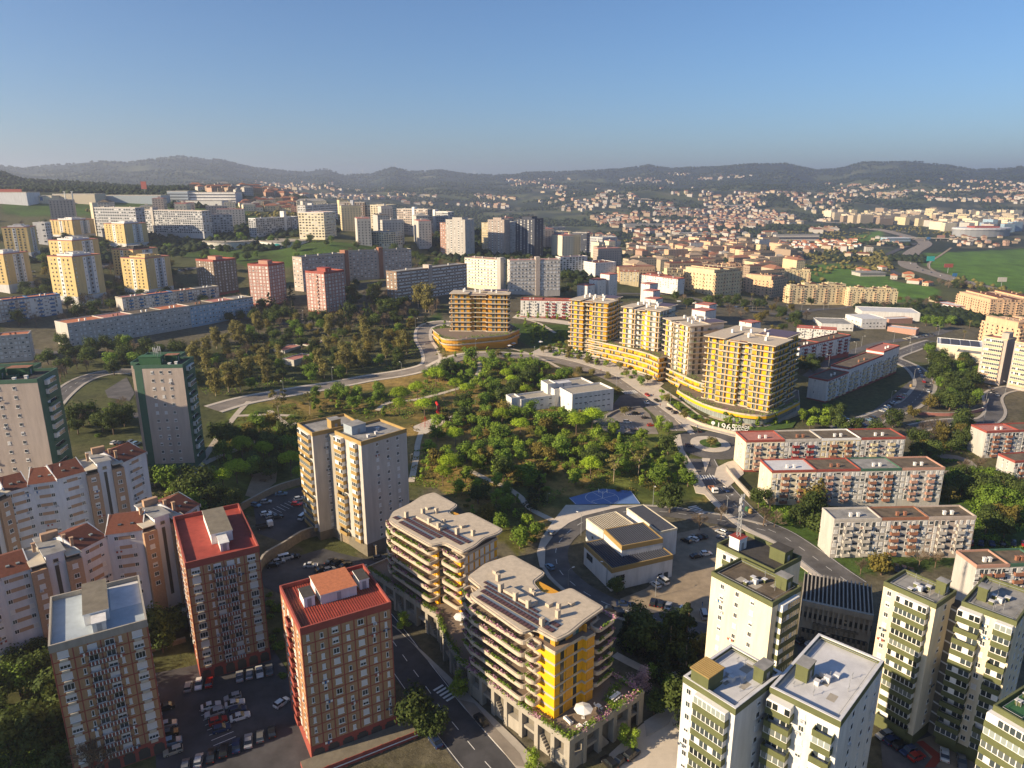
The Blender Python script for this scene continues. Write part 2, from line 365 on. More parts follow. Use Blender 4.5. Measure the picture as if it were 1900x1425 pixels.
# ------------------------------------------------------------------ buildings: kit of parts
FOOT = []
BX = {}            # key -> list of boxes (x0,x1,y0,y1,z0,z1,material), facing -y, origin at the foot of the piece on the wall
_me = {}
def win(key, w_, h, style='open', frame='trim_white', shut='shutter', panes=2, glass='glass', sill=True):
    a = w_ / 2; L_ = [(-a, a, -.07, .03, 0, h, frame)]
    top = h - .09; 
    if style == 'shut': L_.append((-a + .08, a - .08, -.10, -.06, .08, h - .08, shut))
    else:
        lo = .1
        hi = top if style == 'open' else h * .5
        if style == 'half': L_.append((-a + .07, a - .07, -.11, -.06, h * .5, top, shut))
        pw = (w_ - .12) / panes
        for i in range(panes): L_.append((-a + .06 + i * pw + .04, -a + .06 + (i + 1) * pw - .04, -.09, -.06, lo, hi, glass))
    if sill: L_.append((-a - .1, a + .1, -.16, .02, -.1, 0, frame))
    BX[key] = L_
def strip(key, w_, h, panes, frame='trim_white', solid=0, glass='glass'):
    """an enclosed balcony: a row of panes"""
    a = w_ / 2; L_ = [(-a, a, -.08, .03, 0, h, frame)]; pw = w_ / panes
    for i in range(panes):
        if i in (solid if isinstance(solid, (list, tuple)) else []): continue
        L_.append((-a + i * pw + .1, -a + (i + 1) * pw - .06, -.11, -.06, .1, h - .1, glass))
    BX[key] = L_
def balc(key, w_, dpt, h, m, slab=None):
    a = w_ / 2; BX[key] = [(-a, a, -dpt, .02, -.16, .04, slab or m), (-a, a, -dpt, -dpt + .12, .04, h, m), (-a, -a + .12, -dpt + .12, 0, .04, h, m), (a - .12, a, -dpt + .12, 0, .04, h, m)]
def boxes_mb(mb, L_, tf=None):
    for b in L_: mb.box(*b[:6], b[6], tf)
def kmesh(key, name):
    k = (key, name)
    if k not in _me:
        mb = MB(); boxes_mb(mb, BX[key]); _me[k] = mb.mesh(name)
    return _me[k]
BX['ac'] = [(-.4, .4, -.35, .0, 0, .55, 'white_roof'), (-.3, .1, -.37, -.34, .1, .45, 'metal_grey')]
for i_, (a_, b_) in enumerate((('trim_white', 'blue_paint'), ('red_paint', 'trim_white'), ('slate_wall', 'blue_pale'))): BX['lau%d' % (i_ + 1)] = [(-.75, -.3, -.5, -.46, .05, .6, a_), (-.2, .15, -.5, -.46, -.1, .6, b_), (.25, .7, -.5, -.46, .1, .6, a_), (-.8, .8, -.5, -.48, .6, .63, 'metal_grey')]
class Fr:
    """an upright box: origin corner, x along the front, y to the back"""
    def __init__(s, x, y, a, w, d, z0, h): s.x, s.y, s.a, s.w, s.d, s.z0, s.h = x, y, a, w, d, z0, h; s.c, s.s = math.cos(a), math.sin(a)
    def P(s, x, y, z=0): return (s.x + x * s.c - y * s.s, s.y + x * s.s + y * s.c, s.z0 + z)
    def face(s, f, t, z, out=0.0):
        x, y = [(t, -out), (s.w + out, t), (s.w - t, s.d + out), (-out, s.d - t)][f]
        return s.P(x, y, z), s.a + [0, math.pi / 2, math.pi, -math.pi / 2][f]
    def L(s, f): return s.w if f in (0, 2) else s.d
    def sees(s, f):
        p, r = s.face(f, s.L(f) / 2, s.h / 2); n = (math.sin(r), -math.cos(r))
        return n[0] * -p[0] + n[1] * -p[1] > -.06 * math.hypot(p[0], p[1])
    def sub(s, x0, x1, y0, y1, dz=0, h=None):
        p = s.P(x0, y0); return Fr(p[0], p[1], s.a, x1 - x0, y1 - y0, s.z0 + dz, s.h if h is None else h)
def rayup(px, py, h):
    r = ray(px, py); T = 50 * 1.008 ** np.arange(640); T = T[T < 8000]
    zz = zter(r[0] * T, r[1] * T) + h; hit = np.where(zz >= CAMZ + r[2] * T)[0]
    i = hit[0] if len(hit) else len(T) - 1; lo, hi = T[max(i - 1, 0)], T[i]
    for _ in range(16):
        m = (lo + hi) / 2
        if CAMZ + r[2] * m <= zt(r[0] * m, r[1] * m) + h: hi = m
        else: lo = m
    return zt(r[0] * hi, r[1] * hi)
def based(Cp, h, z0):
    if h < 100: return h, z0
    z, x = 0, Cp[0] + (h - Cp[1]) * (950 - Cp[0]) / (5400 - Cp[1]); g = ground(x, h); r = ray(*Cp); return CAMZ + r[2] * g[1] / r[1] - g[2], g[2]
def frame(Cp, Rp, Lp, h, z0=None, thin=None):
    h, z0 = based(Cp, h, z0)
    z = z0 if z0 is not None else rayup(Cp[0], Cp[1], h)
    c = at(*Cp, z + h); r = at(*Rp, z + h); dz = z + h - CAMZ; dpt = c[1] * cp - dz * sp
    u = Vector((r[0] - c[0], r[1] - c[1])); a = math.atan2(u.y, u.x); wl = u.length; s_ = dpt / FPX
    def reach(an, px):   # how far along a direction until the picture column px
        k = (px - CX) / FPX; ux, uy = math.cos(an), math.sin(an); q = ux - k * uy * cp
        return (k * dpt - c[0]) / q if abs(q) > .02 else None
    if isinstance(Lp, tuple):
        l = at(*Lp, z + h); v = Vector((l[0] - c[0], l[1] - c[1])); dep = v.length
        if dpt > 380 and thin != -1:      # far away the columns say more than the rows: turn the block until both faces fit
            pr = math.atan2(-c[0], c[1]); pw, pl = abs(Rp[0] - Cp[0]) * s_, abs(Cp[0] - Lp[0]) * s_
            ph = math.atan2(pl, pw) if thin is None or pl > thin * .85 else math.asin(min(.95, pl / thin)); a = pr + ph
        else:
            a2 = math.atan2(v.y, v.x) - math.pi / 2; d = ((a2 - a + math.pi) % (2 * math.pi)) - math.pi; a = a + d * dep / (wl + dep)
        w2, d2 = reach(a, Rp[0]), reach(a + math.pi / 2, Lp[0])
        if dpt > 380:
            if thin != -1: wc, dc = pw / max(math.cos(ph), .2), pl / max(math.sin(ph), .2); wl = w2 if w2 and .6 * wc < w2 < 1.6 * wc else wc; dep = d2 if d2 and .6 * dc < d2 < 1.6 * dc else dc
        else:
            if w2 and .4 * wl < w2 < 2.5 * wl: wl = w2
            if d2 and .5 * dep < d2 < 2 * dep: dep = d2
    else: dep = Lp
    return Fr(c[0], c[1], a, wl, dep, z, h)
class Bd:
    def __init__(s, name, label, cat, fr, group=None, lm=None):
        s.fr = fr; s.o = empty(name, (fr.x, fr.y, fr.z0)); tag(s.o, label, cat, group); s.L = {}; s.cam = Vector((0, 0, CAMZ))
        s.near = math.hypot(fr.x, fr.y) < 420; s.mid = fr.P(fr.w / 2, fr.d / 2, fr.h * .6)
        if lm: landmark(lm, *s.mid)
    def rel(s, p): return (p[0] - s.o.location.x, p[1] - s.o.location.y, p[2] - s.o.location.z)
    def tf(s, fr): return lambda x, y, z: s.rel(fr.P(x, y, z))
    def put(s, part, key, pos, rot, parent=None): s.L.setdefault(part, []).append((key, pos, rot))
    def box(s, part, m, fr, x0, x1, y0, y1, z0, z1, top=None, parent=None):
        mb = MB(); mb.box(x0, x1, y0, y1, z0, z1, m, s.tf(fr), top); return mb.build(part, parent or s.o)
    def wing(s, fr, wall, roof='dark_roof', trim=None, base=None, base_h=0, par=.95, band=1.3, under=3.0, name='wall'):
        w, d, h = fr.w, fr.d, fr.h; T = s.tf(fr); FOOT.append(fr)
        mb = MB(); mb.box(0, w, 0, d, base_h if base else -under, h - par, wall, T); wo_ = mb.build(name, s.o)
        if base: mb = MB(); mb.box(-.04, w + .04, -.04, d + .04, -under, base_h, base, T); mb.build('base', s.o)
        mb = MB(); mb.box(.1, w - .1, .1, d - .1, h - par - .3, h - par + .06, roof, T); ro = mb.build('roof', s.o)
        if par > .1:
            mb = MB(); t = .28; o = -.07
            for b in ((o, w - o, o, t), (o, w - o, d - t, d - o), (o, t, t, d - t), (w - t, w - o, t, d - t)): mb.box(*b, h - band, h, trim or wall, T)
            mb.build('parapet', s.o)
        return ro
    def chim(s, fr, ro, pts, sz=(.8, .8, 1.6), m='trim_white', name='chimney'):
        for x, y in pts:
            mb = MB(); z = fr.h - .9; mb.box(x - sz[0] / 2, x + sz[0] / 2, y - sz[1] / 2, y + sz[1] / 2, z - .05, z + sz[2], m, s.tf(fr))
            mb.box(x - sz[0] / 2 - .12, x + sz[0] / 2 + .12, y - sz[1] / 2 - .12, y + sz[1] / 2 + .12, z + sz[2], z + sz[2] + .14, m, s.tf(fr)); mb.build(name, ro)
    def house(s, fr, ro, x0, x1, y0, y1, h, m, top='dark_roof', name='stair_head'):
        mb = MB(); z = fr.h - 1; mb.box(x0, x1, y0, y1, z, z + h, m, s.tf(fr)); mb.box(x0 - .15, x1 + .15, y0 - .15, y1 + .15, z + h, z + h + .25, m, s.tf(fr), top)
        mb.box((x0 + x1) / 2 - .45, (x0 + x1) / 2 + .45, y0 - .05, y0, z + .1, z + 2.0, 'metal_grey', s.tf(fr)); return mb.build(name, ro)
    def cols(s, fr, f, items, nf, z1, fh, part=None, skip=0.0):
        if not fr.sees(f): return
        for k in range(nf):
            for it in items:
                t, kinds = it[0], it[1]; dz = it[2] if len(it) > 2 else 0; pn = it[3] if len(it) > 3 else 'window'; out = it[4] if len(it) > 4 else 0.0
                if isinstance(kinds, str): kinds = KIND.get(kinds, [kinds])
                p, r = fr.face(f, t, z1 + k * fh + dz, out); s.put(pn, R.choice(kinds), p, r)
                if pn == 'window' and s.near and R.random() < .13:
                    p, r = fr.face(f, t + R.uniform(-.5, .5), z1 + k * fh + dz - .75, out); q = R.choice(['ac', 'ac', 'lau1', 'lau2', 'lau3']); s.put('air_unit' if q == 'ac' else 'laundry', q, p, r)
    def lines(s, fr, f, m, hs=(), vs=(), z0=0, z1=None, t=.22, name='frame_lines', out=.05):
        """raised bands on a wall: rows at the heights hs, uprights at the places vs"""
        if not fr.sees(f): return
        z1 = z1 or fr.h - 1.2; mb = MB(); W_ = fr.L(f)
        def T(x, y, z):
            p, r = fr.face(f, x, z, y); return s.rel(p)
        for h_ in hs: mb.box(.02, W_ - .02, -.03, out, h_ - t / 2, h_ + t / 2, m, T)
        for v in vs: mb.box(v - t / 2, v + t / 2, -.03, out + .012, z0, z1, m, T)
        return mb.build(name, s.o)
    def finish(s, lim=100):
        for part, L_ in s.L.items():
            L_.sort(key=lambda q: (Vector(q[1]) - s.cam).length)
            for key, pos, rot in L_[:lim]:
                o = bpy.data.objects.new(part, kmesh(key, part)); C.objects.link(o); o.parent = s.o; o.location = s.rel(pos); o.rotation_euler = (0, 0, rot)
            if len(L_) > lim:
                mb = MB()
                for key, pos, rot in L_[lim:]:
                    q = s.rel(pos); c, n = math.cos(rot), math.sin(rot)
                    boxes_mb(mb, BX[key], lambda x, y, z: (q[0] + x * c - y * n, q[1] + x * n + y * c, q[2] + z))
                tag(mb.build(part, s.o), kind='stuff')
        return s.o
KIND = {}
def family(k, w_, h, frame='trim_white', shut='shutter', panes=2, glass='glass', mix=(5, 2, 3), sill=True):
    for st in ('open', 'half', 'shut'): win(k + '_' + st, w_, h, st, frame, shut, panes, glass, sill)
    KIND[k] = [k + '_open'] * mix[0] + [k + '_half'] * mix[1] + [k + '_shut'] * mix[2]
family('w12', 1.25, 1.25); family('w16', 1.7, 1.3, panes=2); family('w08', .7, 1.25, panes=1); family('w05', .55, 1.3, panes=1, mix=(3, 1, 4)); family('wd', 1.1, 2.1, panes=2)
family('wt', 1.9, 1.5, mix=(2, 3, 6), panes=3); family('w12s', 1.3, 1.3, mix=(2, 2, 6)); family('n10', 1.0, 1.15, frame='trim_white', mix=(6, 2, 2)); family('dk', 1.3, 1.2, frame='dark_frame', mix=(8, 1, 1), shut='shutter_beige')
family('dd', 1.5, 2.1, frame='dark_frame', mix=(1, 0, 0), sill=False); family('far', 2.3, 1.5, frame='dark_frame', mix=(5, 1, 1), sill=False); family('st', 1.5, .45, frame='dark_frame', mix=(1, 0, 0), panes=1, sill=False)
for i_, (g_, s_) in enumerate([('glass', []), ('glass', [2]), ('glass_pale', []), ('glass', [0, 1]), ('glass', [1, 4])]): strip('g6%d' % i_, 6.4, 1.45, 7, 'trim_white', s_, g_); strip('g9%d' % i_, 9.6, 1.5, 9, 'trim_white', s_, g_); strip('g3%d' % i_, 3.0, 1.4, 3, 'trim_white', s_, g_); strip('g4%d' % i_, 4.2, 1.4, 4, 'trim_white', s_, g_)
for k_ in ('g6', 'g9', 'g3', 'g4'): KIND[k_] = [k_ + str(i) for i in range(5)]
balc('b_red', 3.0, .9, .95, 'red_paint'); balc('b_rust', 2.8, .9, .95, 'rust'); balc('b_blue', 2.8, .9, .95, 'blue_paint'); balc('b_white', 2.8, .9, .95, 'white_wall'); balc('b_cream', 2.8, .9, .95, 'yellow_pale'); balc('b_salmon', 2.6, .9, .95, 'salmon'); balc('b_grey', 2.8, .9, .95, 'grey_wall')
balc('b_dkred', 2.8, .9, .95, 'dark_red'); balc('b_peach', 3.2, 1., .95, 'peach'); balc('b_teal', 3.0, 1.0, .95, 'metal_blue')
def spread(L_, n, e=1.5): return [e + (L_ - 2 * e) * i / max(n - 1, 1) for i in range(n)]

# ---- the brick towers in front
BX['b_stripe'] = [(-2.6, 2.6, -.8, .02, -.16, .05, 'concrete_dark'), (-2.6, 2.6, -.8, -.7, .95, 1.05, 'metal_grey')] + [(-2.55 + i * .32, -2.55 + i * .32 + .17, -.78, -.72, .05, .95, 'trim_white' if i % 2 else 'red_paint') for i in range(16)] + [(-2.6, -2.5, -.7, 0, .05, 1, 'red_paint'), (2.5, 2.6, -.7, 0, .05, 1, 'red_paint')]
BX['awn'] = [(-.7, .7, -.55, .02, -.75, -.15, 'shutter_beige')]
def brick_tower(name, label, Cp, Rp, Lp, h, roofm, trimm, lm, kind, nf=11, wallm='brick_tan', lim=100, balc_key='b_stripe', basem='red_paint', z0=None):
    fr = frame(Cp, Rp, Lp, h, z0); B = Bd(name, label, 'apartment block', fr, lm=lm)
    g = 3.6; fh = (h - g - 1.6) / nf; w, d = fr.w, fr.d
    ro = B.wing(fr, wallm, roofm, trimm, basem, g - .1, band=1.7, par=1.1)
    hs = [g + fh * k for k in range(nf + 1)]
    if kind == 'side':        # window columns with striped balconies in the middle
        vs = [.15, w * .22, w * .37, w * .5, w * .63, w * .78, w - .15]
        it = [(w * .12, 'wt', .75), (w * .30, 'w05', .8), (w * .41, 'w16', .75), (w * .59, 'w16', .75), (w * .70, 'w05', .8), (w * .88, 'wt', .75)]
        B.cols(fr, 0, [(w * .5, balc_key, .0, 'balcony')], nf, g, fh)
    else:
        vs = [.15] + [w * (i + 1) / 7 for i in range(6)] + [w - .15]
        it = [(w * .07, 'w05', .8), (w * .215, 'w08', .5), (w * .36, 'w12s', .8), (w * .5, 'w08', .5), (w * .645, 'w12s', .8), (w * .79, 'w08', .5), (w * .93, 'w05', .8)]
    B.lines(fr, 0, 'red_paint', hs, vs, g - .1, h - 1.6, t=.2)
    B.cols(fr, 0, it, nf, g, fh)
    if kind == 'side': B.cols(fr, 0, [(w * .12, 'awn', .75, 'drying_rack'), (w * .88, 'awn', .75, 'drying_rack')], nf, g, fh)
    B.lines(fr, 3, 'red_paint', hs, [.15, d * .3, d * .7, d - .15], g - .1, h - 1.6, t=.2)
    B.cols(fr, 3, [(d * .15, 'w08', .6), (d * .4, 'w12s', .7), (d * .6, 'w12s', .7), (d * .85, 'w08', .6)] + ([] if kind == 'side' else [(d * .5, 'b_red', 0, 'balcony')]), nf, g, fh)
    B.lines(fr, 1, 'red_paint', hs, [.15, d * .3, d * .7, d - .15], g - .1, h - 1.6, t=.2)
    B.cols(fr, 1, [(d * .2, 'w08', .6), (d * .5, 'w12s', .7), (d * .8, 'w08', .6)], nf, g, fh)
    # arcade at street level
    mb = MB(); n = 6
    for i in range(n):
        x = w * (i + .5) / n; aw = w / n * .38
        mb.box(x - aw, x + aw, -.09, -.02, .1, 2.3, 'dark_frame', B.tf(fr)); mb.box(x - aw * .7, x + aw * .7, -.09, -.02, 2.3, 2.75, 'dark_frame', B.tf(fr))
    mb.build('arcade', B.o)
    return B, fr, ro
PIPE = [(-1.6, -1.6), (-1.6, .2), (.4, .2), (.4, 1.4)]
def vent_cluster(B, fr, ro, x, y, a='white_roof', b='olive_paint'):
    z = fr.h - .9; T = B.tf(fr); mb = MB()
    pts = [(x - 1.8, y + .6, z + .5), (x - .9, y + .5, z + .6), (x, y, z + .6), (x + .9, y - .3, z + .6), (x + 1.8, y - .5, z + .5)]
    mb.tube([T(p[0], p[1], p[2] - 0) for p in pts], [.22] * 5, a, 8); mb.box(x - .5, x + .5, y - .5, y + .5, z - .1, z + 1.1, a, T); mb.build('duct', ro)
    for dx, dy in ((-2.1, 1), (2.1, -.9), (.9, 1.2)):
        mb = MB(); mb.box(x + dx - .4, x + dx + .4, y + dy - .4, y + dy + .4, z - .1, z + .8, b, T); mb.box(x + dx - .5, x + dx + .5, y + dy - .5, y + dy + .5, z + .8, z + .92, a, T); mb.build('vent', ro)

B, fr, ro = brick_tower('apartment_tower', 'tan brick tower with flat blue grey roof and tan parapet at the lower left corner', (89.5, 1199), (272, 1151), (89.5, 1108), 33, 'metal_blue', 'concrete', 'blue grey roofed brick tower', 'side')
w, d = fr.w, fr.d; B.house(fr, ro, w * .36, w * .62, d * .28, d * .95, 2.4, 'trim_white', 'concrete_dark'); B.house(fr, ro, w * .44, w * .58, d * .1, d * .28, 1.9, 'white_wall', 'white_wall', 'lift_housing')
mb = MB(); mb.box(w * .64, w - .4, d * .45, d - .4, fr.h - 1.04, fr.h - 1.0, 'white_roof', B.tf(fr)); mb.build('roof_patch', ro)
B.finish()
B, fr, ro = brick_tower('apartment_tower', 'tan brick tower with flat deep red roof beside the red tiled white rows', (343.4, 1044.7), (480, 1016), (321, 989.5), 33, 'red_roof', 'red_paint', 'red roofed brick tower', 'side')
w, d = fr.w, fr.d; B.house(fr, ro, w * .42, w * .72, d * .3, d * .85, 2.6, 'trim_white', 'concrete_dark'); B.house(fr, ro, w * .5, w * .62, d * .12, d * .3, 2.0, 'white_wall', 'white_wall', 'lift_housing'); B.finish()
B, fr, ro = brick_tower('apartment_tower', 'tan brick tower with red ribbed roof and red grid lines beside the curved road', (556.6, 1166), (725, 1121), (519, 1105), 33, 'tile_orange', 'red_paint', 'red ribbed roof tower', 'front')
w, d = fr.w, fr.d; mb = MB(); n = int(w / .55)
for i in range(n): x = .3 + (w - .6) * (i + .5) / n; mb.box(x - .1, x + .1, .3, d - .3, fr.h - 1.1, fr.h - .88, 'red_roof', B.tf(fr))
mb.build('roof_ribs', ro)
B.house(fr, ro, w * .33, w * .74, d * .42, d * .9, 2.2, 'white_wall', 'tile_orange'); B.house(fr, ro, w * .15, w * .27, d * .45, d * .68, 2.3, 'trim_white', 'dark_roof', 'chimney'); B.house(fr, ro, w * .8, w * .91, d * .5, d * .75, 2.3, 'trim_white', 'dark_roof', 'chimney')
mb = MB(); mb.box(-2.5, w + 3, -5, -.1, -1, 1.2, 'red_paint', B.tf(fr), 'concrete_dark'); mb.build('terrace', B.o)
mb = MB()
for i in range(7): x = -1.8 + (w + 4) * i / 6; mb.box(x - .3, x + .3, -5.2, -5.0, -1, 2.1, 'red_paint', B.tf(fr))
mb.box(-2.5, w + 3, -5.15, -5.02, 1.2, 2.0, 'red_paint', B.tf(fr)); mb.box(-2.5, w + 3, -5.3, -5.18, .9, 1.1, 'trim_white', B.tf(fr)); mb.build('terrace_wall', B.o)
B.finish()

# ---- the mid brick towers on the slope
def slope_tower(label, Cp, Rp, Lp, h, wallm, lm, kind='side', bk='b_grey', roofm='tile_pink', trim='red_paint'):
    fr = frame(Cp, Rp, Lp, h); h = fr.h; B = Bd('apartment_tower', label, 'apartment block', fr, lm=lm); w, d = fr.w, fr.d; nf = 11; g = 2.5; fh = (h - g - 1.4) / nf
    ro = B.wing(fr, wallm, roofm, trim, 'red_paint' if wallm != 'brick_tan' else 'concrete', 2.2, band=1.6)
    for f in (0, 1, 3):
        L_ = fr.L(f); n = max(3, int(L_ / 3.1)); xs = spread(L_, n, 1.7)
        B.cols(fr, f, [(x, 'w12s' if i % 2 else 'w08', .7) for i, x in enumerate(xs) if not (kind == 'bal' and f == 3 and i == n // 2)], nf, g, fh)
        B.lines(fr, f, 'red_paint' if wallm == 'pink_brick' else 'concrete_dark', [g + fh * k for k in range(nf + 1)], [.1] + [x + L_ / n / 2 for x in xs[:-1]] + [L_ - .1], g - .1, h - 1.5, t=.25)
        if kind == 'bal' and f == 3: B.cols(fr, f, [(xs[n // 2], 'b_salmon', 0, 'balcony'), (xs[n // 2], 'wd', .1)], nf, g, fh)
    B.house(fr, ro, w * .35, w * .65, d * .3, d * .75, 2.8, 'red_paint' if kind == 'bal' else 'salmon', 'red_roof'); B.finish()
slope_tower('brown brick tower with red roof trim standing behind the long blue grey row', (394.7, 482.6), (437, 478.7), (362.6, 481), 549, 'brown_slab', 'brown brick tower')
slope_tower('pink brick tower with a salmon roof house left of the pink tower with balconies', (497, 490.5), (527, 487.5), (459, 488.5), 571, 'pink_brick', 'plain pink tower')
slope_tower('pink brick tower with a column of salmon balconies on its sunny corner', (601, 505), (638, 498), (566, 503.7), 586, 'pink_brick', 'pink tower with salmon balconies', 'bal')

# ---- yellow towers
def yellow_tower(label, Cp, Rp, Lp, h, lm, wall='yellow_wall', topm='trim_white', nf=9, glow='base_white'):
    fr = frame(Cp, Rp, Lp, h); h = fr.h; B = Bd('apartment_tower', label, 'apartment block', fr, lm=lm); w, d = fr.w, fr.d; g = 7.5; fh = (h - g - 1.2) / nf
    ro = B.wing(fr, wall, 'tile_dark', 'tile_pink', 'white_wall', g - .6, band=.6, par=.4)
    for f in (0, 1, 3):
        L_ = fr.L(f)
        if not fr.sees(f): continue
        pair = f == 0
        if pair:
            mb = MB()
            for a_, b_ in ((.36, .47), (.47, .66), (.66, .77)):
                def T(x, y, z):
                    p, r = fr.face(f, x, z, y); return B.rel(p)
                mb.box(L_ * a_, L_ * b_, -.02, .08 if (a_, b_) != (.47, .66) else .12, g, h - 1.2, 'trim_white' if (a_, b_) != (.47, .66) else 'metal_blue', T)
            mb.build('panel', B.o)
            B.cols(fr, f, [(L_ * .41, 'n10', .9, 'window', .08), (L_ * .56, 'b_teal', 0, 'balcony', .12), (L_ * .56, 'dd', .1, 'window', .12), (L_ * .72, 'n10', .9, 'window', .08), (L_ * .08, 'w05', .9)], nf, g, fh)
        else:
            mb = MB()
            def T(x, y, z):
                p, r = fr.face(f, x, z, y); return B.rel(p)
            mb.box(L_ * .41, L_ * .54, -.02, .06, g - 3, h - 1.2, 'trim_white', T); mb.build('panel', B.o)
            B.cols(fr, f, [(L_ * t, 'dk', .9, 'window', .06 if t == .475 else 0) for t in (.14, .29, .475, .65, .82)], nf, g, fh)
    mb = MB(); mb.ring([(w * .18, d * .18), (w * .82, d * .18), (w * .82, d * .82), (w * .18, d * .82)], .3, h - .6, h + 1.0, topm, B.tf(fr)); mb.build('roof_wall', ro)
    B.house(fr, ro, w * .35, w * .7, d * .35, d * .65, 3.0, topm, 'grey_roof'); B.chim(fr, ro, [(w * .3, d * .6), (w * .75, d * .4), (w * .5, d * .3), (w * .78, d * .72)], (1.1, 1.1, 2.6), topm); B.finish(lim=90)
yellow_tower('yellow tower with white roof chimneys, front one of the stacked pair left of centre', (132.6, 475.8), (186, 472.6), (86.8, 475.8), 568, 'front yellow tower')
yellow_tower('yellow tower with a yellow roof house above the blue grey rows', (268, 479), (314.5, 476), (223, 479.5), 553, 'yellow tower with yellow roof house', topm='yellow_wall')
yellow_tower('pale yellow tower just behind the front yellow tower with white chimneys', (132.6, 446), (181.6, 445.5), (89, 446), 37, 'rear yellow tower')
yellow_tower('shaded yellow tower with dark roof house behind the one with the yellow roof house', (246, 463), (292, 461), (206, 463.5), 528, 'shaded yellow tower', topm='dark_roof')
yellow_tower('yellow tower with flat windowed front cut by the left edge of the view', (5, 471), (52, 469), (-40, 471), 545, 'yellow tower at the left edge')
yellow_tower('tall yellow tower with blue balconies at the left edge above the white slab', (49, 421), (66, 416), (2, 420), 482, 'far yellow tower at the left edge')
yellow_tower('yellow tower right of the small white slab with red roof rim', (132.6, 408), (173.7, 407), (92, 408.7), 448, 'yellow tower by the white slab', nf=8)
yellow_tower('yellow tower with lit left side in front of the long pale slabs', (229, 415), (271.6, 413.4), (192, 414), 464, 'yellow tower before the pale slabs', nf=8)

# ---- long slabs of five floors, in segments
def slab(name, label, Cp, Rp, dep, h, segs, lm, nf=5, pattern='a', endm=None, z0=None, trim='red_paint', base=0, lim=100, cat='apartment block', chims=True, group=None, endwin=0, steps=None, lit=None):
    """segs: (fraction, wall, roof, trim, balcony, shutter-ish kind)"""
    fr = frame(Cp, Rp, dep, h, z0, -1); h = fr.h; B = Bd(name, label, cat, fr, group, lm); w, d = fr.w, fr.d; x = 0.0; tot = sum(s_[0] for s_ in segs)
    g = .9; fh = (h - g - 1.1) / nf
    for i, sg in enumerate(segs):
        sw = w * sg[0] / tot; st = (steps[i] if steps else 0); f2 = fr.sub(x + (.0 if i == 0 else .004), x + sw, (0.0 if i % 2 == 0 else .06), d - (0 if i % 2 == 0 else .06), h=h + st)
        ro = B.wing(f2, sg[1], sg[2], sg[3], base=sg[3] if base else None, base_h=g - .1, band=1.0, par=.6)
        L_ = f2.w; n = max(1, round(L_ / 17)) ; q = L_ / n
        for j in range(n):
            o = j * q
            if pattern == 'a':    # shutters, balconies and narrow stair lights
                it = [(o + q * .06, 'w12s', .8), (o + q * .17, 'wd', .15), (o + q * .31, sg[4], .0, 'balcony'), (o + q * .31, 'wd', .1), (o + q * .41, 'w08', .8), (o + q * .5, 'st', 1.6), (o + q * .59, 'w08', .8), (o + q * .70, sg[4], .0, 'balcony'), (o + q * .70, 'wd', .1), (o + q * .84, 'wd', .15), (o + q * .94, 'w12s', .8)]
            elif pattern == 'b': it = [(o + q * t, k, .8) for t, k in ((.07, 'w12s'), (.2, 'w12'), (.33, 'w08'), (.43, 'w12s'), (.57, 'w12'), (.68, 'w08'), (.8, 'w12s'), (.93, 'w12'))]
            else: it = [(o + q * t, k, .8) for t, k in ((.07, 'n10'), (.18, 'n10'), (.29, 'n10'), (.4, 'n10'), (.5, 'n10'), (.61, 'n10'), (.72, 'n10'), (.83, 'n10'), (.94, 'n10'))]
            B.cols(f2, 0, it, nf, g, fh)
        if chims: B.chim(f2, ro, [(L_ * .42, d * .3), (L_ * .58, d * .3)], m='trim_white' if i % 3 != 1 else 'rust')
        if i == 0 and endwin: B.cols(f2, 3, [(d * .35, 'w05', .9), (d * .62, 'w05', .9)][:endwin], nf, g, fh)
        if i == len(segs) - 1: B.cols(f2, 1, [(d * .35, 'w05', .9), (d * .62, 'w05', .9)], nf, g, fh)
        x += sw
    B.finish(lim); return fr
slab('apartment_row', 'long beige row with pink first roof right of the roundabout, four sections', (1385, 817), (1681, 810.5), 12, 14.5, [(71, 'cream_wall', 'tile_pink', 'red_paint', 'b_salmon'), (69, 'pale_wall', 'brown_roof', 'grey_wall', 'b_dkred'), (72, 'yellow_pale', 'brown_roof', 'trim_white', 'b_rust'), (84, 'pale_wall', 'brown_roof', 'red_paint', 'b_cream')], 'beige row with the pink roof', endwin=2, base=1)
slab('apartment_row', 'long row with white, brown and green roof sections, middle of the three parallel rows', (1433, 873), (1754, 867), 12, 14.5, [(82, 'cream_wall', 'white_roof', 'red_paint', 'b_rust'), (82, 'pale_wall', 'brown_roof', 'red_paint', 'b_salmon'), (76, 'pale_wall', 'grey_roof', 'green_paint', 'b_rust'), (81, 'grey_wall', 'brown_roof', 'salmon', 'b_salmon')], 'row with the green roof', endwin=1)
slab('apartment_row', 'three section row with pale streaked first roof and orange balconies nearest the ribbed hall', (1548.7, 963), (1812, 959), (1526, 945), 14.5, [(87, 'grey_wall', 'grey_roof', 'grey_wall', 'b_grey'), (88, 'pale_wall', 'brown_roof', 'rust', 'b_rust'), (88, 'pink_grey', 'brown_roof', 'pink_grey', 'b_grey')], 'row with the streaked roof')
slab('apartment_row', 'brown roofed row with cream end wall behind the green and white towers on the right', (1813, 1048.7), (1935, 1044), (1775, 1021), 14.5, [(1, 'pale_wall', 'brown_roof', 'salmon', 'b_rust'), (1, 'pale_wall', 'brown_roof', 'green_paint', 'b_rust')], 'row behind the green towers')
slab('apartment_row', 'row with pink tiled roof at the right edge behind a bare tree', (1831.6, 800), (1960, 795), (1802.6, 787), 13.5, [(60, 'pale_wall', 'tile_pink', 'red_paint', 'b_rust'), (68, 'pale_wall', 'brown_roof', 'red_paint', 'b_rust')], 'pink roofed row at the right edge')
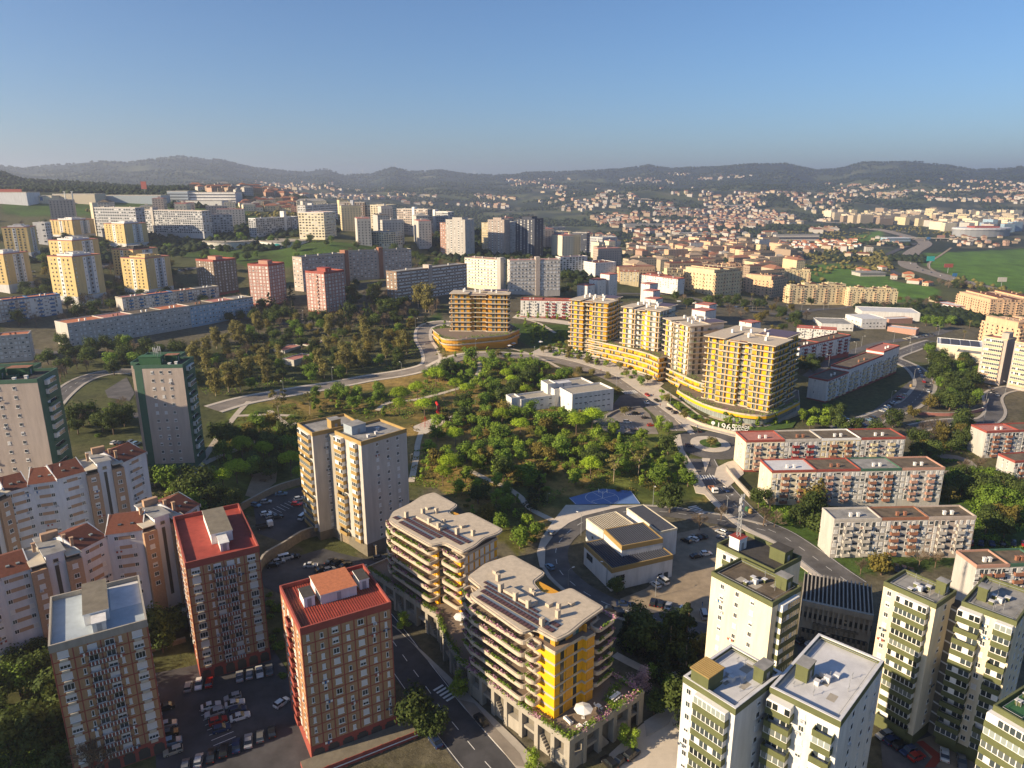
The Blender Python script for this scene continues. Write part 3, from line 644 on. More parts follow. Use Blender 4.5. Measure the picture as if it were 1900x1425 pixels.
slab('apartment_row', 'brown roofed row with red trim cut by the right edge below the pink roofed one', (1884, 855), (1990, 848), (1852.6, 841), 14, [(1, 'pale_wall', 'brown_roof', 'red_paint', 'b_rust')], 'brown roofed row at the right edge', endwin=2)
slab('apartment_row', 'stepped white row with red trim and brown roofs along the curving road', (1536, 705), (1668, 652.6), 11, 13.5, [(38, 'white_wall', 'brown_roof', 'red_paint', 'b_cream'), (70, 'white_wall', 'brown_roof', 'red_paint', 'b_cream'), (36, 'white_wall', 'tile_pink', 'red_paint', 'b_cream')], 'stepped white row', endwin=2, steps=[0, 2.2, 4.4], base=1)
slab('apartment_row', 'white row with red roof edge and dark red balconies beside the tallest yellow tower', (1484, 643), (1579, 621), 10, 13.5, [(35, 'lilac_white', 'brown_roof', 'red_paint', 'b_dkred'), (60, 'lilac_white', 'brown_roof', 'red_paint', 'b_dkred')], 'white row with dark red balconies', base=1)
slab('apartment_row', 'low white block with red roof edge in front of the white school halls', (1479, 606), (1553, 611), 9, 9, [(1, 'white_wall', 'tile_pink', 'red_paint', 'b_white')], 'low white block by the school', nf=3)
slab('apartment_row', 'white row with red roof and dark stair shafts right of the terraced amber tower', (966, 555), (1068, 557), 10, 14.5, [(40, 'white_wall', 'tile_pink', 'red_paint', 'b_white'), (62, 'white_wall', 'tile_pink', 'red_paint', 'b_dkred')], 'white row behind the lawn', base=1)
slab('apartment_row', 'long grey row of stepped orange and pale roofs below the yellow towers', (124, 600), (475, 551), (88, 597), 15.5, [(62, 'grey_wall', 'tile_orange', 'grey_wall', 'b_grey'), (50, 'grey_wall', 'tile_pink', 'grey_wall', 'b_grey'), (55, 'grey_wall', 'brown_roof', 'concrete', 'b_grey'), (55, 'grey_wall', 'tile_orange', 'grey_wall', 'b_grey'), (52, 'blue_pale', 'brown_roof', 'concrete', 'b_grey'), (50, 'blue_pale', 'tile_pink', 'concrete', 'b_grey'), (40, 'blue_pale', 'grey_roof', 'concrete', 'b_grey')], 'long grey row', pattern='b')
slab('apartment_row', 'grey row with blue balconies and orange roof just behind the long grey row', (226, 552), (410, 531), (205, 551), 13.5, [(1, 'grey_wall', 'tile_pink', 'concrete', 'b_blue'), (1, 'grey_wall', 'tile_orange', 'blue_paint', 'b_blue'), (1, 'pink_grey', 'tile_orange', 'concrete', 'b_blue'), (1, 'grey_wall', 'grey_roof', 'concrete', 'b_blue')], 'grey row with blue balconies')
slab('apartment_row', 'blue and white row with orange roof at the left edge below the yellow towers', (-60, 563), (111, 545), 11, 15, [(1, 'pink_grey', 'tile_orange', 'grey_wall', 'b_blue'), (.8, 'pink_grey', 'tile_orange', 'blue_paint', 'b_blue'), (1, 'white_wall', 'tile_orange', 'blue_paint', 'b_blue')], 'blue and white row', base=1)
slab('apartment_row', 'grey row with orange roof at the left edge below the blue and white row', (-70, 628), (52, 619), 11, 15, [(1, 'grey_wall', 'tile_orange', 'grey_wall', 'b_grey'), (1, 'grey_wall', 'tile_orange', 'grey_wall', 'b_grey')], 'grey row at the left edge', pattern='b')

# ---- tall slabs of eight to twelve floors
def tall(name, label, Cp, Rp, dep, h, wall, roof, trim, lm, nf=9, band=None, bandm='shutter', endm=None, piers=(), pierm=None, kind='w16', n=None, faces=(0, 1, 3), z0=None, lim=100, rise=2.5, head=True, cat='apartment block'):
    fr = frame(Cp, Rp, dep, h, z0, 13); h = fr.h; B = Bd(name, label, cat, fr, lm=lm); w, d = fr.w, fr.d; g = 2.2; fh = (h - g - .9) / nf
    ro = B.wing(fr, wall, roof, trim, band=.8, par=.5)
    for f in faces:
        L_ = fr.L(f)
        if not fr.sees(f): continue
        if band and f == 0: B.lines(fr, f, bandm, [g + fh * k + 1.55 for k in range(nf)], (), t=1.3, name='window_band', out=.03)
        m_ = n if (n and f == 0) else max(2, int(L_ / (3.4 if f == 0 else 4)))
        xs = [x for x in spread(L_, m_, 1.6) if not any(abs(x - L_ * q) < 2.2 for q in piers)] if f == 0 else spread(L_, m_, 2)
        B.cols(fr, f, [(x, kind, .85, 'window', .03 if (band and f == 0) else 0) for x in xs], nf, g, fh)
    for q in piers:
        mb = MB(); mb.box(w * q - 2, w * q + 2, -.8, d * .5, -2, h + rise, pierm or wall, B.tf(fr)); mb.build('stair_tower', B.o)
    if head: B.chim(fr, ro, [(w * .2, d * .5), (w * .45, d * .4), (w * .8, d * .5)], (1.2, 1.2, 1.8), 'grey_wall')
    B.finish(lim); return fr
T_ = 'apartment_block'
tall(T_, 'beige brown slab with dark flat roof rising above the pink tower with balconies', (559, 477), (642, 466), (542, 476), 541, 'pink_grey', 'slate_wall', 'concrete', 'beige brown slab', 8, piers=(1.0,), pierm='rust')
tall(T_, 'broad beige slab with two brown stair piers left of the tall grey towers', (646, 466.5), (763, 461.6), 12, 522, 'pink_grey', 'slate_wall', 'concrete', 'broad slab with brown piers', 9, piers=(.5,), pierm='rust')
tall(T_, 'brown and white banded slab with cream sunlit end above the bare trees', (735.5, 504), (866, 487), (716, 501), 567, 'brown_slab', 'grey_roof', 'brown_slab', 'brown and white banded slab', 9, band=1, piers=(.45,), pierm='pink_grey')
tall(T_, 'white banded slab with red roof rim and half shadowed front behind the amber tower', (862, 477), (926, 481), 12, 532, 'cream_wall', 'tile_pink', 'concrete', 'white banded slab', 9, band=1, bandm='trim_white', piers=(1.0,), pierm='grey_wall', rise=1.5)
tall(T_, 'grey banded slab with red flat roof right of the white banded slab', (946, 483), (1040, 481), 12, 546, 'grey_wall', 'tile_pink', 'grey_wall', 'grey banded slab', 9, band=1, piers=(.55,), pierm='pink_grey')
tall(T_, 'white block with red hipped roof and dark stair shaft below the pale towers', (1039.5, 477), (1090, 475), 12, 17, 'white_wall', 'tile_dark', 'trim_white', 'white block with dark shaft', 6, kind='far')
tall(T_, 'sunlit cream slab with red roof line on the green hill', (600, 393.7), (622, 393.5), (552.6, 393), 445, 'cream_wall', 'tile_pink', 'trim_white', 'sunlit cream slab on the hill', 9, kind='far')
tall(T_, 'pale blue grey slab right of the painted water tank', (473.7, 405), (552.6, 404), (460.5, 405), 441, 'blue_grey', 'grey_roof', 'trim_white', 'pale slab by the tanks', 8, piers=(.68,), pierm='white_wall', rise=7, kind='far')
tall(T_, 'pale slab with a raised white tower end on the left hill top', (168, 384), (250, 385), 13, 437, 'blue_grey', 'grey_roof', 'grey_wall', 'pale slab with raised end', 9, piers=(.03,), pierm='cream_wall', rise=5, kind='far')
tall(T_, 'long pale slab with sunlit end and pink roof stepping down the hill', (252, 389), (374, 391), 14, 434, 'blue_grey', 'tile_pink', 'grey_wall', 'long pale hill slab', 10, piers=(.25,), pierm='grey_wall', rise=3, kind='far')
tall(T_, 'pale slab with pink roof at the right end of the long pale hill slab', (377.6, 398), (430, 397), 12, 439, 'blue_grey', 'tile_pink', 'grey_wall', 'short pale hill slab', 8, piers=(.0,), pierm='white_wall', rise=4, kind='far')
tall(T_, 'small white slab with sunlit end between two yellow towers', (82.6, 412.6), (94, 412), (60, 412), 455, 'white_wall', 'grey_roof', 'trim_white', 'small white slab', 7, kind='far')
tall(T_, 'dark brown banded slab on the hill behind the sunlit cream slab', (629, 375), (676, 375), 12, 420, 'brown_slab', 'grey_roof', 'grey_wall', 'dark banded hill slab', 9, band=1, kind='far', piers=(.5,), pierm='lilac_white')
tall(T_, 'pale stepped slab left of the dark brown banded slab on the hill', (566, 381), (626, 378), 12, 418, 'white_wall', 'grey_roof', 'grey_wall', 'pale stepped hill slab', 7, kind='far', piers=(.2,), pierm='white_wall')
tall(T_, 'cream hill slab with a diagonal shadow on its broad sunny front', (717, 380), (735.5, 380.2), (677, 379.5), 426, 'cream_wall', 'brown_roof', 'cream_wall', 'cream hill slab', 10, kind='far')
tall(T_, 'pale slab with a narrow white stair shaft right of the cream hill slab', (736, 387), (793, 388), 12, 433, 'pink_grey', 'grey_roof', 'grey_wall', 'pale slab with white shaft', 10, kind='far', piers=(.55,), pierm='trim_white')
tall(T_, 'low pale slab with a white stair shaft beside the pink grey tower', (795, 392), (831, 393), 12, 434, 'blue_grey', 'tile_pink', 'trim_white', 'low pale slab', 9, kind='far', piers=(.3,), pierm='trim_white')
tall(T_, 'small cream block with square roof notches on the slope behind the broad slab', (712, 431), (746, 431), (680, 429), 461, 'cream_wall', 'grey_roof', 'cream_wall', 'small cream block', 6, kind='far')
tall(T_, 'white and yellow block at the foot of the tall blue grey tower', (1040, 431), (1061, 431), (1011, 430), 472, 'blue_grey', 'grey_roof', 'yellow_pale', 'white and yellow block', 8, kind='far')
tall(T_, 'grey green block right of the white and yellow block', (1062, 431), (1089, 432), 14, 470, 'slate_wall', 'grey_roof', 'grey_wall', 'grey green block', 8, kind='far')
tall(T_, 'pair of white blocks with cream ends right of the grey green block', (1118, 441), (1145, 443), (1090, 440.5), 470, 'blue_grey', 'grey_roof', 'trim_white', 'white block with cream ends', 6, kind='far')
tall(T_, 'beige block with a sunlit front far behind the grey green block', (1011, 422), (1049, 421), 12, 452, 'pink_grey', 'grey_roof', 'grey_wall', 'far beige block', 7, kind='far')
def tower_trio(label, Cp, Rp, Lp, h, wall, lm, wingL=None, striped='shutter_beige'):
    fr = frame(Cp, Rp, Lp, h); h = fr.h; B = Bd('apartment_tower', label, 'apartment block', fr, lm=lm); w, d = fr.w, fr.d; nf = 15; g = 2.5; fh = (h - g - 1) / nf
    ro = B.wing(fr, wall, 'grey_roof', wall, band=1.2); B.house(fr, ro, w * .2, w * .8, d * .25, d * .75, 3, wall, 'dark_roof')
    for f in (3,): B.lines(fr, f, 'trim_white', (), [d * .28, d * .66], 2, h - 1.5, t=1.5, name='window_shaft', out=.04); B.cols(fr, f, [(d * .28, 'dk', .8, 'window', .05), (d * .66, 'dk', .8, 'window', .05)], nf, g, fh)
    B.cols(fr, 3, [(d * t, 'w12', .8) for t in (.1, .46, .84)], nf, g, fh); B.cols(fr, 0, [(w * .3, 'w12', .8), (w * .7, 'w12', .8)], nf, g, fh)
    if wingL:
        f2 = fr.sub(w * .1, w * .9, d, d + wingL, h=h - 4); B.wing(f2, striped, 'grey_roof', striped); B.cols(f2, 3, [(wingL * t, 'w12', .8) for t in (.2, .5, .8)], nf - 1, g, fh)
    B.finish()
tower_trio('tall grey tower with a pink shoulder, leftmost of the three high towers', (862.6, 407.6), (880, 407.6), (826.8, 407.6), 479, 'grey_wall', 'leftmost high tower', 9, 'salmon')
tower_trio('tall tan brown tower in the middle of the three high towers', (935.5, 407.6), (946, 407.6), (905, 407.6), 479, 'pink_grey', 'middle high tower', 9, 'yellow_pale')
tower_trio('tall white and dark blue grey tower, rightmost of the three high towers', (992, 406), (1008.5, 406.5), (957, 407), 481, 'slate_wall', 'rightmost high tower', 10, 'white_wall')
# ------------------------------------------------------------------ twin tower, green towers, halls, terraced rows
def banded(B, fr, f, s0, kinds, nf, z1, fh, depth, bandm, key, jump=()):
    """stacked enclosed balconies on a wall: a coloured tray and a glazed strip per floor"""
    bw = {'g6': 6.4, 'g9': 9.6, 'g3': 3.0, 'g4': 4.2}[kinds]
    bk = 'tray_%s_%s_%s' % (kinds, bandm, depth)
    if bk not in BX: BX[bk] = [(-bw / 2 - .1, bw / 2 + .1, -depth, .02, -.15, 1.05, bandm), (-bw / 2 + .05, bw / 2 - .05, -depth + .12, .02, 1.05, 2.72, 'trim_white')]
    bo = bk + 'o'
    if bo not in BX: BX[bo] = [(-bw / 2 - .1, bw / 2 + .1, -depth, .02, -.15, .05, bandm), (-bw / 2 - .1, bw / 2 + .1, -depth, -depth + .14, .05, 1.05, bandm), (-bw / 2 - .1, -bw / 2 + .04, -depth + .14, 0, .05, 1.05, bandm), (bw / 2 - .04, bw / 2 + .1, -depth + .14, 0, .05, 1.05, bandm)]
    for k in range(nf):
        opn = R.random() < .16
        p, r = fr.face(f, s0, z1 + k * fh); B.put('balcony', bo if opn else bk, p, r)
        p, r = fr.face(f, s0, z1 + k * fh + (.2 if opn else 1.15), 0 if opn else depth - .12); B.put('glazing', R.choice(KIND[kinds]), p, r)

# twin ochre and white tower in the middle
frR = frame((669.7, 819.7), (754, 797.4), (621, 802.6), 41); frL = frame((579, 802.6), (668, 783.5), (552, 784), 41, frR.z0)
B = Bd('apartment_tower', 'tall grey white twin tower with ochre balcony bands and flat grey roofs', 'apartment block', frR, lm='grey white twin tower')
nf = 13; g = 4.6; fh = (41 - g - 1.2) / nf
roR = B.wing(frR, 'grey_wall', 'grey_roof', 'ochre', 'concrete_dark', g - .1, band=1.4, par=.9, under=6); roL = B.wing(frL, 'grey_wall', 'grey_roof', 'ochre', 'concrete_dark', g - .1, band=1.4, par=.9, under=6)
w, d = frR.w, frR.d
B.cols(frR, 0, [(w * .33, 'n10', .9), (w * .56, 'n10', .9), (w * .78, 'n10', .9)], nf, g, fh)
B.cols(frL, 0, [(frL.w * .28, 'n10', .9)], nf, g, fh)
banded(B, frL, 3, frL.d * .5, 'g9' if frL.d > 10 else 'g6', nf, g, fh, 1.0, 'ochre', 'a')
banded(B, frR, 3, frR.d * .22, 'g4', nf, g, fh, 1.5, 'ochre', 'b'); banded(B, frR, 3, frR.d * .76, 'g3', nf, g, fh, 1.1, 'ochre', 'c')
B.house(frL, roL, frL.w * .42, frL.w * .62, 1, 4.5, 3.2, 'ochre', 'grey_roof'); B.house(frR, roR, w * .15, w * .45, d * .6, d * .92, 3, 'metal_blue', 'grey_roof'); B.chim(frR, roR, [(w * .5, d * .3), (w * .65, d * .5), (w * .3, d * .25)], (.9, .7, .9), 'white_roof', 'vent')
# tie between the wings
mb = MB(); mb.box(-1, w * .5, frR.d - 1, frR.d + 3.5, -6, 39.5, 'concrete', B.tf(frR), 'grey_roof'); mb.build('stair_core', B.o)
B.finish()

# green and grey towers on the left
def green_tower(label, Cp, Rp, Lp, h, lm, cut=None, z0=None, bm='green_paint', extra=True):
    fr = frame(Cp, Rp, Lp, h, z0); B = Bd('apartment_tower', label, 'apartment block', fr, lm=lm); w, d = fr.w, fr.d; nf = 12; g = 3.0; fh = (h - g - 1.2) / nf
    ro = B.wing(fr, 'pink_grey', 'dark_roof', bm, bm, g - .3, band=1.3, under=5)
    n = 3; B.cols(fr, 3, [(d * t, 'n10', .9) for t in (.36, .54, .72)], nf, g, fh); banded(B, fr, 0, w * .5, 'g6' if w > 7 else 'g4', nf, g, fh, 1.1, bm, 'a'); B.box('side_panel', bm, fr, .2, w - .2, -.06, .02, 0, h - 1.2); B.box('side_panel', bm, fr, -.05, .02, d * .84, d - .2, 0, h - 1.2)
    B.house(fr, ro, w * .25, w * .55, d * .5, d * .95, 3.2, 'green_box' if bm == 'green_paint' else bm, 'green_box'); B.house(fr, ro, w * .6, w * .85, d * .25, d * .5, 2.6, 'green_box', 'rust')
    B.chim(fr, ro, [(w * .15, d * .3), (w * .9, d * .7), (w * .3, d * .2)], (.9, .9, 1.0), 'trim_white', 'vent')
    f2 = fr.sub(w * .4, w + 9, d * .35, d + 3, h=h + .05); B.wing(f2, 'pink_grey', 'dark_roof', bm, bm, g - .3, band=1.3, under=5); banded(B, f2, 3, f2.d * .5, 'g6', nf, g, fh, 1.1, bm, 'a')
    for i in range(5):
        x, y = w * (.25 + .08 * i), d * (.55 + .06 * (i % 3)); mb = MB(); mb.tube([B.tf(fr)(x, y, h + 1.9), B.tf(fr)(x, y, h + 5 + R.random() * 2)], [.07, .05], 'metal_grey', 5)
        mb.box(x - .15, x + .15, y - .12, y + .12, h + 3.8, h + 5.6, 'white_roof', B.tf(fr)); mb.build('aerial', ro)
    B.finish(); return fr
green_tower('tall grey tower with green side balconies and aerials beside the park road', (338, 676), (359, 664), (247, 679), 42, 'green sided tower with aerials')
green_tower('broad grey tower with green roof houses cut by the left edge of the view', (68, 703), (106, 688), (-95, 712), 42, 'green sided tower at the left edge')

# green banded white towers on the right
def h_tower(label, A, Bq, h, lm, roofm, bandm, boxm, z0=None, plain=False):
    fA = frame(*A, h, z0); B = Bd('apartment_tower', label, 'apartment block', fA, lm=lm); g = 3.2; nf = 12; fh = (h - g - 1.2) / nf; fs = [fA]
    if Bq: fs.append(frame(*Bq, h, fA.z0))
    for i, fr in enumerate(fs):
        w, d = fr.w, fr.d; ro = B.wing(fr, 'cream_wall' if roofm != 'white_roof' else 'white_wall', roofm, bandm if roofm != 'white_roof' else bandm, bandm, g - .3, band=1.2, under=4)
        if roofm == 'white_roof': mb = MB(); mb.ring([(.0, .0), (w, 0), (w, d), (0, d)], .5, h - .1, h + .12, 'white_roof', B.tf(fr)); mb.build('coping', ro)
        if plain: B.cols(fr, 3, [(d * .2, 'n10', .9), (d * .45, 'n10', .9), (d * .7, 'n10', .9)], nf, g, fh); banded(B, fr, 1, w * .0 + d * .5, 'g9', nf, g, fh, 1.2, bandm, 'a')
        elif i == 0:
            k = 'g9' if d > 15 else 'g6'; banded(B, fr, 3, d * .62 if d > 13 else d * .6, k, nf, g, fh, 1.3, bandm, 'a'); B.cols(fr, 3, [(d * .13, 'n10', .9)], nf, g, fh)
        else:
            banded(B, fr, 3, d * .2, 'g4', nf, g, fh, 1.8, bandm, 'a'); banded(B, fr, 3, d * .82, 'g3', nf, g, fh, 1.5, bandm, 'b'); B.cols(fr, 3, [(d * .5, 'n10', .9)], nf, g, fh)
        B.cols(fr, 0, [(w * t, 'n10', .9) for t in ((.3, .6, .85) if i else (.5,))], nf, g, fh) if not plain else None
        banded(B, fr, 0, w * .5, 'g6', nf, g, fh, 1.2, bandm, 'a') if plain else None
        B.house(fr, ro, w * .68, w * .9, d * .1, d * .28, 2.9, boxm, 'grey_roof', 'lift_housing') if i == 0 else B.house(fr, ro, w * .3, w * .45, d * .68, d * .86, 3.0, boxm, 'grey_roof', 'lift_housing')
        for _ in range(5):
            x_, y_ = R.uniform(1.5, w - 1.5), R.uniform(1.5, d - 1.5); mb = MB(); zz = h - .88; mb.tube([B.tf(fr)(x_, y_, zz), B.tf(fr)(x_, y_, zz + R.uniform(1, 2.6))], [.05, .04], 'metal_grey', 4); mb.box(x_ - .5, x_ + .5, y_ - .03, y_ + .03, zz + .9, zz + .96, 'metal_grey', B.tf(fr)); mb.build('aerial', ro)
        for _ in range(3):
            x_, y_ = R.uniform(2, w - 4), R.uniform(2, d - 4); mb = MB(); mb.box(x_, x_ + R.uniform(1, 3), y_, y_ + R.uniform(.8, 2.5), h - .9, h - .88, 'concrete', B.tf(fr)); mb.build('roof_patch', ro)
        vent_cluster(B, fr, ro, w * .45, d * .48, 'white_roof', 'olive_paint' if roofm != 'white_roof' else 'white_roof')
        mb = MB(); mb.ring([(.9, .9), (w - .9, .9), (w - .9, d - .9), (.9, d - .9)], .05, h - .2, h - .12, 'metal_grey', B.tf(fr)); mb.build('cable', ro)
    if Bq:   # recessed stair core with glazing
        f2 = fs[1]; p = [fA.P(fA.w - .5, 2), fA.P(fA.w - .5, fA.d * .75), f2.P(.5, f2.d * .9), f2.P(.5, f2.d - 1)]
        q = [fA.P(fA.w - .8, 3.5)[:2], f2.P(1.5, f2.d - .3)[:2], f2.P(5.5, f2.d + 1.5)[:2], fA.P(fA.w - .3, fA.d - 3.0)[:2]]
        if area(q) < 0: q = q[::-1]
        q = [B.rel((x, y, fA.z0))[:2] for x, y in q]; mb = MB(); mb.prism(q, -3, h - 3.0, 'concrete_dark', 'white_roof' if roofm == 'white_roof' else 'dark_roof'); mb.build('stair_core', B.o)
        mb = MB()
        for k in range(nf): mb.prism(offset(q, .08), 3 + k * fh, 3.35 + k * fh, 'trim_white')
        mb.build('landing', B.o)
    B.finish(); return fs
F7 = h_tower('white and olive banded twin tower with bright white flat roofs at the bottom right', ((1365, 1316), (1452, 1252), (1268, 1257)), ((1560, 1339), (1640.5, 1275), (1429, 1292.6)), 36, 'white roofed twin tower', 'white_roof', 'olive_paint', 'olive_paint', z0=0)
F8 = h_tower('cream tower with olive trim and a tall antenna mast beside the ribbed hall', ((1434, 1118), (1487, 1084), (1321, 1058)), None, 36, 'cream tower with mast', 'brown_roof', 'olive_paint', 'olive_paint', z0=0, plain=True)
F9 = h_tower('cream twin tower with olive balcony bands and grey roofs right of the ribbed hall', ((1738, 1121), (1775, 1097), (1641, 1079)), ((1887, 1153), (1925, 1120), (1785.5, 1120)), 36, 'cream twin tower with grey roofs', 'grey_roof', 'olive_paint', 'olive_paint', z0=0)
F10 = h_tower('white tower with dark green roof in the bottom right corner', ((1903, 1341), (1990, 1280), (1844.6, 1307)), None, 36, 'green roofed corner tower', 'green_box', 'olive_paint', 'green_box', z0=0)
# second, higher block behind the cream tower with the mast
f2 = frame((1437, 1058), (1487, 1031), (1331, 1007), 36.02, 0); B = Bd('apartment_tower', 'rear block of the cream tower with red mast cabin and white railings', 'apartment block', f2)
ro = B.wing(f2, 'cream_wall', 'dark_roof', 'olive_paint', band=1.2); B.house(f2, ro, 2, 5, f2.d * .7, f2.d * .88, 3, 'trim_white', 'red_roof'); B.house(f2, ro, f2.w * .5, f2.w * .8, 1, 5, 3, 'olive_paint', 'dark_roof')
for s_ in (f2.d * .3, f2.d * .72): banded(B, f2, 3, s_, 'g4', 12, 3.2, (36 - 4.4) / 12, 1.2, 'olive_paint', 'a')
B.finish()
p = f2.P(3.5, f2.d * .79, f2.h + 2.2); o = empty('antenna_mast', p); tag(o, 'tall lattice antenna mast with white panels on the cream tower roof', 'antenna')
mb = MB()
for sx, sy in ((-.4, -.4), (.4, -.4), (.4, .4), (-.4, .4)): mb.tube([(sx, sy, 0), (sx * .4, sy * .4, 11)], [.07, .05], 'metal_grey', 4)
for k in range(10):
    for a_, b_ in (((-.4, -.4), (.4, -.4)), ((.4, -.4), (.4, .4)), ((.4, .4), (-.4, .4)), ((-.4, .4), (-.4, -.4))):
        s_ = 1 - .6 * k / 10; s2 = 1 - .6 * (k + 1) / 10; mb.tube([(a_[0] * s_, a_[1] * s_, k * 1.07), (b_[0] * s2, b_[1] * s2, (k + 1) * 1.07)], [.04, .04], 'metal_grey', 3)
mb.build('mast', o)
for k in range(7): mb = MB(); a_ = k * 2.1; z = 5.5 + k * .7; mb.box(math.cos(a_) * .5 - .12, math.cos(a_) * .5 + .12, math.sin(a_) * .5 - .1, math.sin(a_) * .5 + .1, z, z + 1.4, 'white_roof'); mb.build('antenna_panel', o)
# green shed on the white roof
fr = F7[0]; p = fr.P(2.4, fr.d - 3.2, fr.h - .85); o = empty('roof_shed', p, fr.a); tag(o, 'olive green shed with ribbed yellow green roof on the white flat roof', 'shed')
mb = MB(); mb.box(-2.2, 2.2, -1.8, 1.8, 0, 3.3, 'olive_paint'); mb.build('wall', o); mb = MB()
for i in range(10): mb.box(-2.4 + i * .48, -2.4 + i * .48 + .3, -2, 2, 3.34, 3.5, 'ochre')
mb.box(-2.4, 2.4, -2, 2, 3.28, 3.4, 'ochre'); mb.build('roof', o); mb = MB(); mb.box(2.25, 2.9, -1, .2, 0, 1.1, 'metal_grey'); mb.build('air_unit', o)

# ---- the ribbed hall
fr = frame((1621, 1141), (1617, 1072), (1488, 1113), 13, 0); B = Bd('ribbed_hall', 'square hall with dark ribbed roof and zigzag concrete fins between the two cream towers', 'hall', fr, lm='ribbed hall'); w, d = fr.w, fr.d
mb = MB(); mb.box(0, w, 0, d, -3, 12.2, 'concrete', B.tf(fr)); mb.build('wall', B.o)
mb = MB(); mb.box(.2, w - .2, .2, d - .2, 12.15, 12.5, 'dark_roof', B.tf(fr)); ro = mb.build('roof', B.o); mb = MB()
n = 17
for i in range(n + 1): y = d * i / n; mb.box(.1, w - .1, max(y - .16, .02), min(y + .16, d - .02), 12.45, 13.2, 'concrete', B.tf(fr))
mb.build('rib', ro)
B.lines(fr, 3, 'dark_frame', [8.9], [], t=1.6, name='window_band', out=.04)
mb = MB()
def TQ(x, y, z): p_, r_ = fr.face(3, x, z, y); return B.rel(p_)
for i in range(14):
    x = d * (i + .5) / 14; mb.box(x - .28, x + .28, 0, .5, 7.2, 11.8, 'concrete', TQ); mb.box(x - .28, x + .28, 0, .5, 0, 4.6, 'concrete_dark', TQ)
    if 2 < i < 12: mb.box(x - .9, x + .3, 0, .45, 6.4, 7.0, 'concrete_dark', TQ); mb.box(x - .9, x - .4, 0, .45, 5.3, 6.4, 'concrete_dark', TQ)
mb.build('fin', B.o); mb = MB(); mb.box(0, d, 0, .9, 11.8, 13.3, 'concrete', TQ); mb.build('canopy', B.o)
B.cols(fr, 3, [(d * (i + .0) / 14, 'dk', 8.2) for i in range(1, 14)], 1, 0, 1); B.cols(fr, 3, [(d * (i + .0) / 14, 'dk', 3.6) for i in range(1, 14)], 1, 0, 1); B.finish()

# ---- the market hall: stepped white blocks with dark ribbed roofs
fb = frame((1135.5, 1055), (1248.7, 1030), (1084, 1008), 8, 0)
B = Bd('market_hall', 'stepped white hall with dark ribbed roofs and ochre fascia inside the road bend', 'hall', fb, lm='dark roofed market hall')
fc = frame((1154, 1013), (1230, 1000), (1121, 984), 11.5, 0); fd_ = frame((1223.7, 987), (1256.6, 981.6), (1163, 945), 10, 0); fa = frame((1120, 985.5), (1176, 971), (1088, 962), 9.0, 0)
for f_, rf, rb in ((fb, 'navy_roof', 26), (fc, 'navy_roof', 18), (fd_, 'navy_roof', 12), (fa, 'dark_roof', 14)):
    ro = B.wing(f_, 'white_wall', rf, 'ochre' if f_ in (fb, fc) else 'cream_wall', band=1.6 if f_ in (fb, fc) else .8, par=.35); mb = MB()
    for i in range(rb): x = .4 + (f_.w - .8) * (i + .5) / rb; mb.box(x - .12, x + .12, .35, f_.d - .35, f_.h - .33, f_.h - .02, 'slate_wall' if rf == 'navy_roof' else 'concrete', B.tf(f_))
    mb.build('roof_rib', ro)
B.cols(fb, 3, [(fb.d * .15 + i * 1.2, 'dd', 3.4) for i in range(3)], 1, 0, 1); B.cols(fb, 0, [(fb.w * .1 + i * 1.6, 'dd', 3) for i in range(2)] + [(fb.w * .8, 'dd', .2), (fb.w * .9, 'dd', .2)], 1, 0, 1); B.cols(fa, 3, [(fa.d * .4, 'w12', 3)], 1, 0, 1); B.finish()

# ---- white civic building
z0 = None
fr = frame((1062, 731), (1139, 722), (1038.5, 721), 11); B = Bd('civic_building', 'white stepped civic building with flat tan roofs in the middle of the park', 'public building', fr, lm='white civic building')
w, d = fr.w, fr.d; ro = B.wing(fr, 'white_wall', 'concrete', 'white_wall', par=1.0, band=1.05)
for k in range(3): B.cols(fr, 0, [(w * t, 'st', 2.2) for t in (.1, .2, .32, .44, .56, .64, .76, .88)], 1, k * 3.0, 3)
B.cols(fr, 3, [(d * .4, 'dd', .2), (d * .7, 'w12', 4)], 1, 0, 1)
f2 = fr.sub(-3, w * .9, d, d + 16, h=10.2); ro = B.wing(f2, 'white_wall', 'concrete', 'white_wall', par=.9, band=1.0); B.house(f2, ro, 3, 13, 5, 9, 2.2, 'white_wall', 'white_roof')
f3 = f2.sub(-20, -.02, -1, 9, h=7.5); ro = B.wing(f3, 'white_wall', 'concrete', 'white_wall', par=.9, band=1.0); B.cols(f3, 0, [(f3.w * t, 'st', 2.2) for t in (.3, .6, .85)], 2, .5, 3)
f4 = f3.sub(-5, -.02, 1, 8, h=8.6); B.wing(f4, 'white_wall', 'concrete', 'white_wall', par=.9, band=1.0); f5 = f2.sub(-2, 3, 4, 12, h=12.4); B.wing(f5, 'white_wall', 'concrete', 'white_wall', par=.6, band=.7); B.finish()

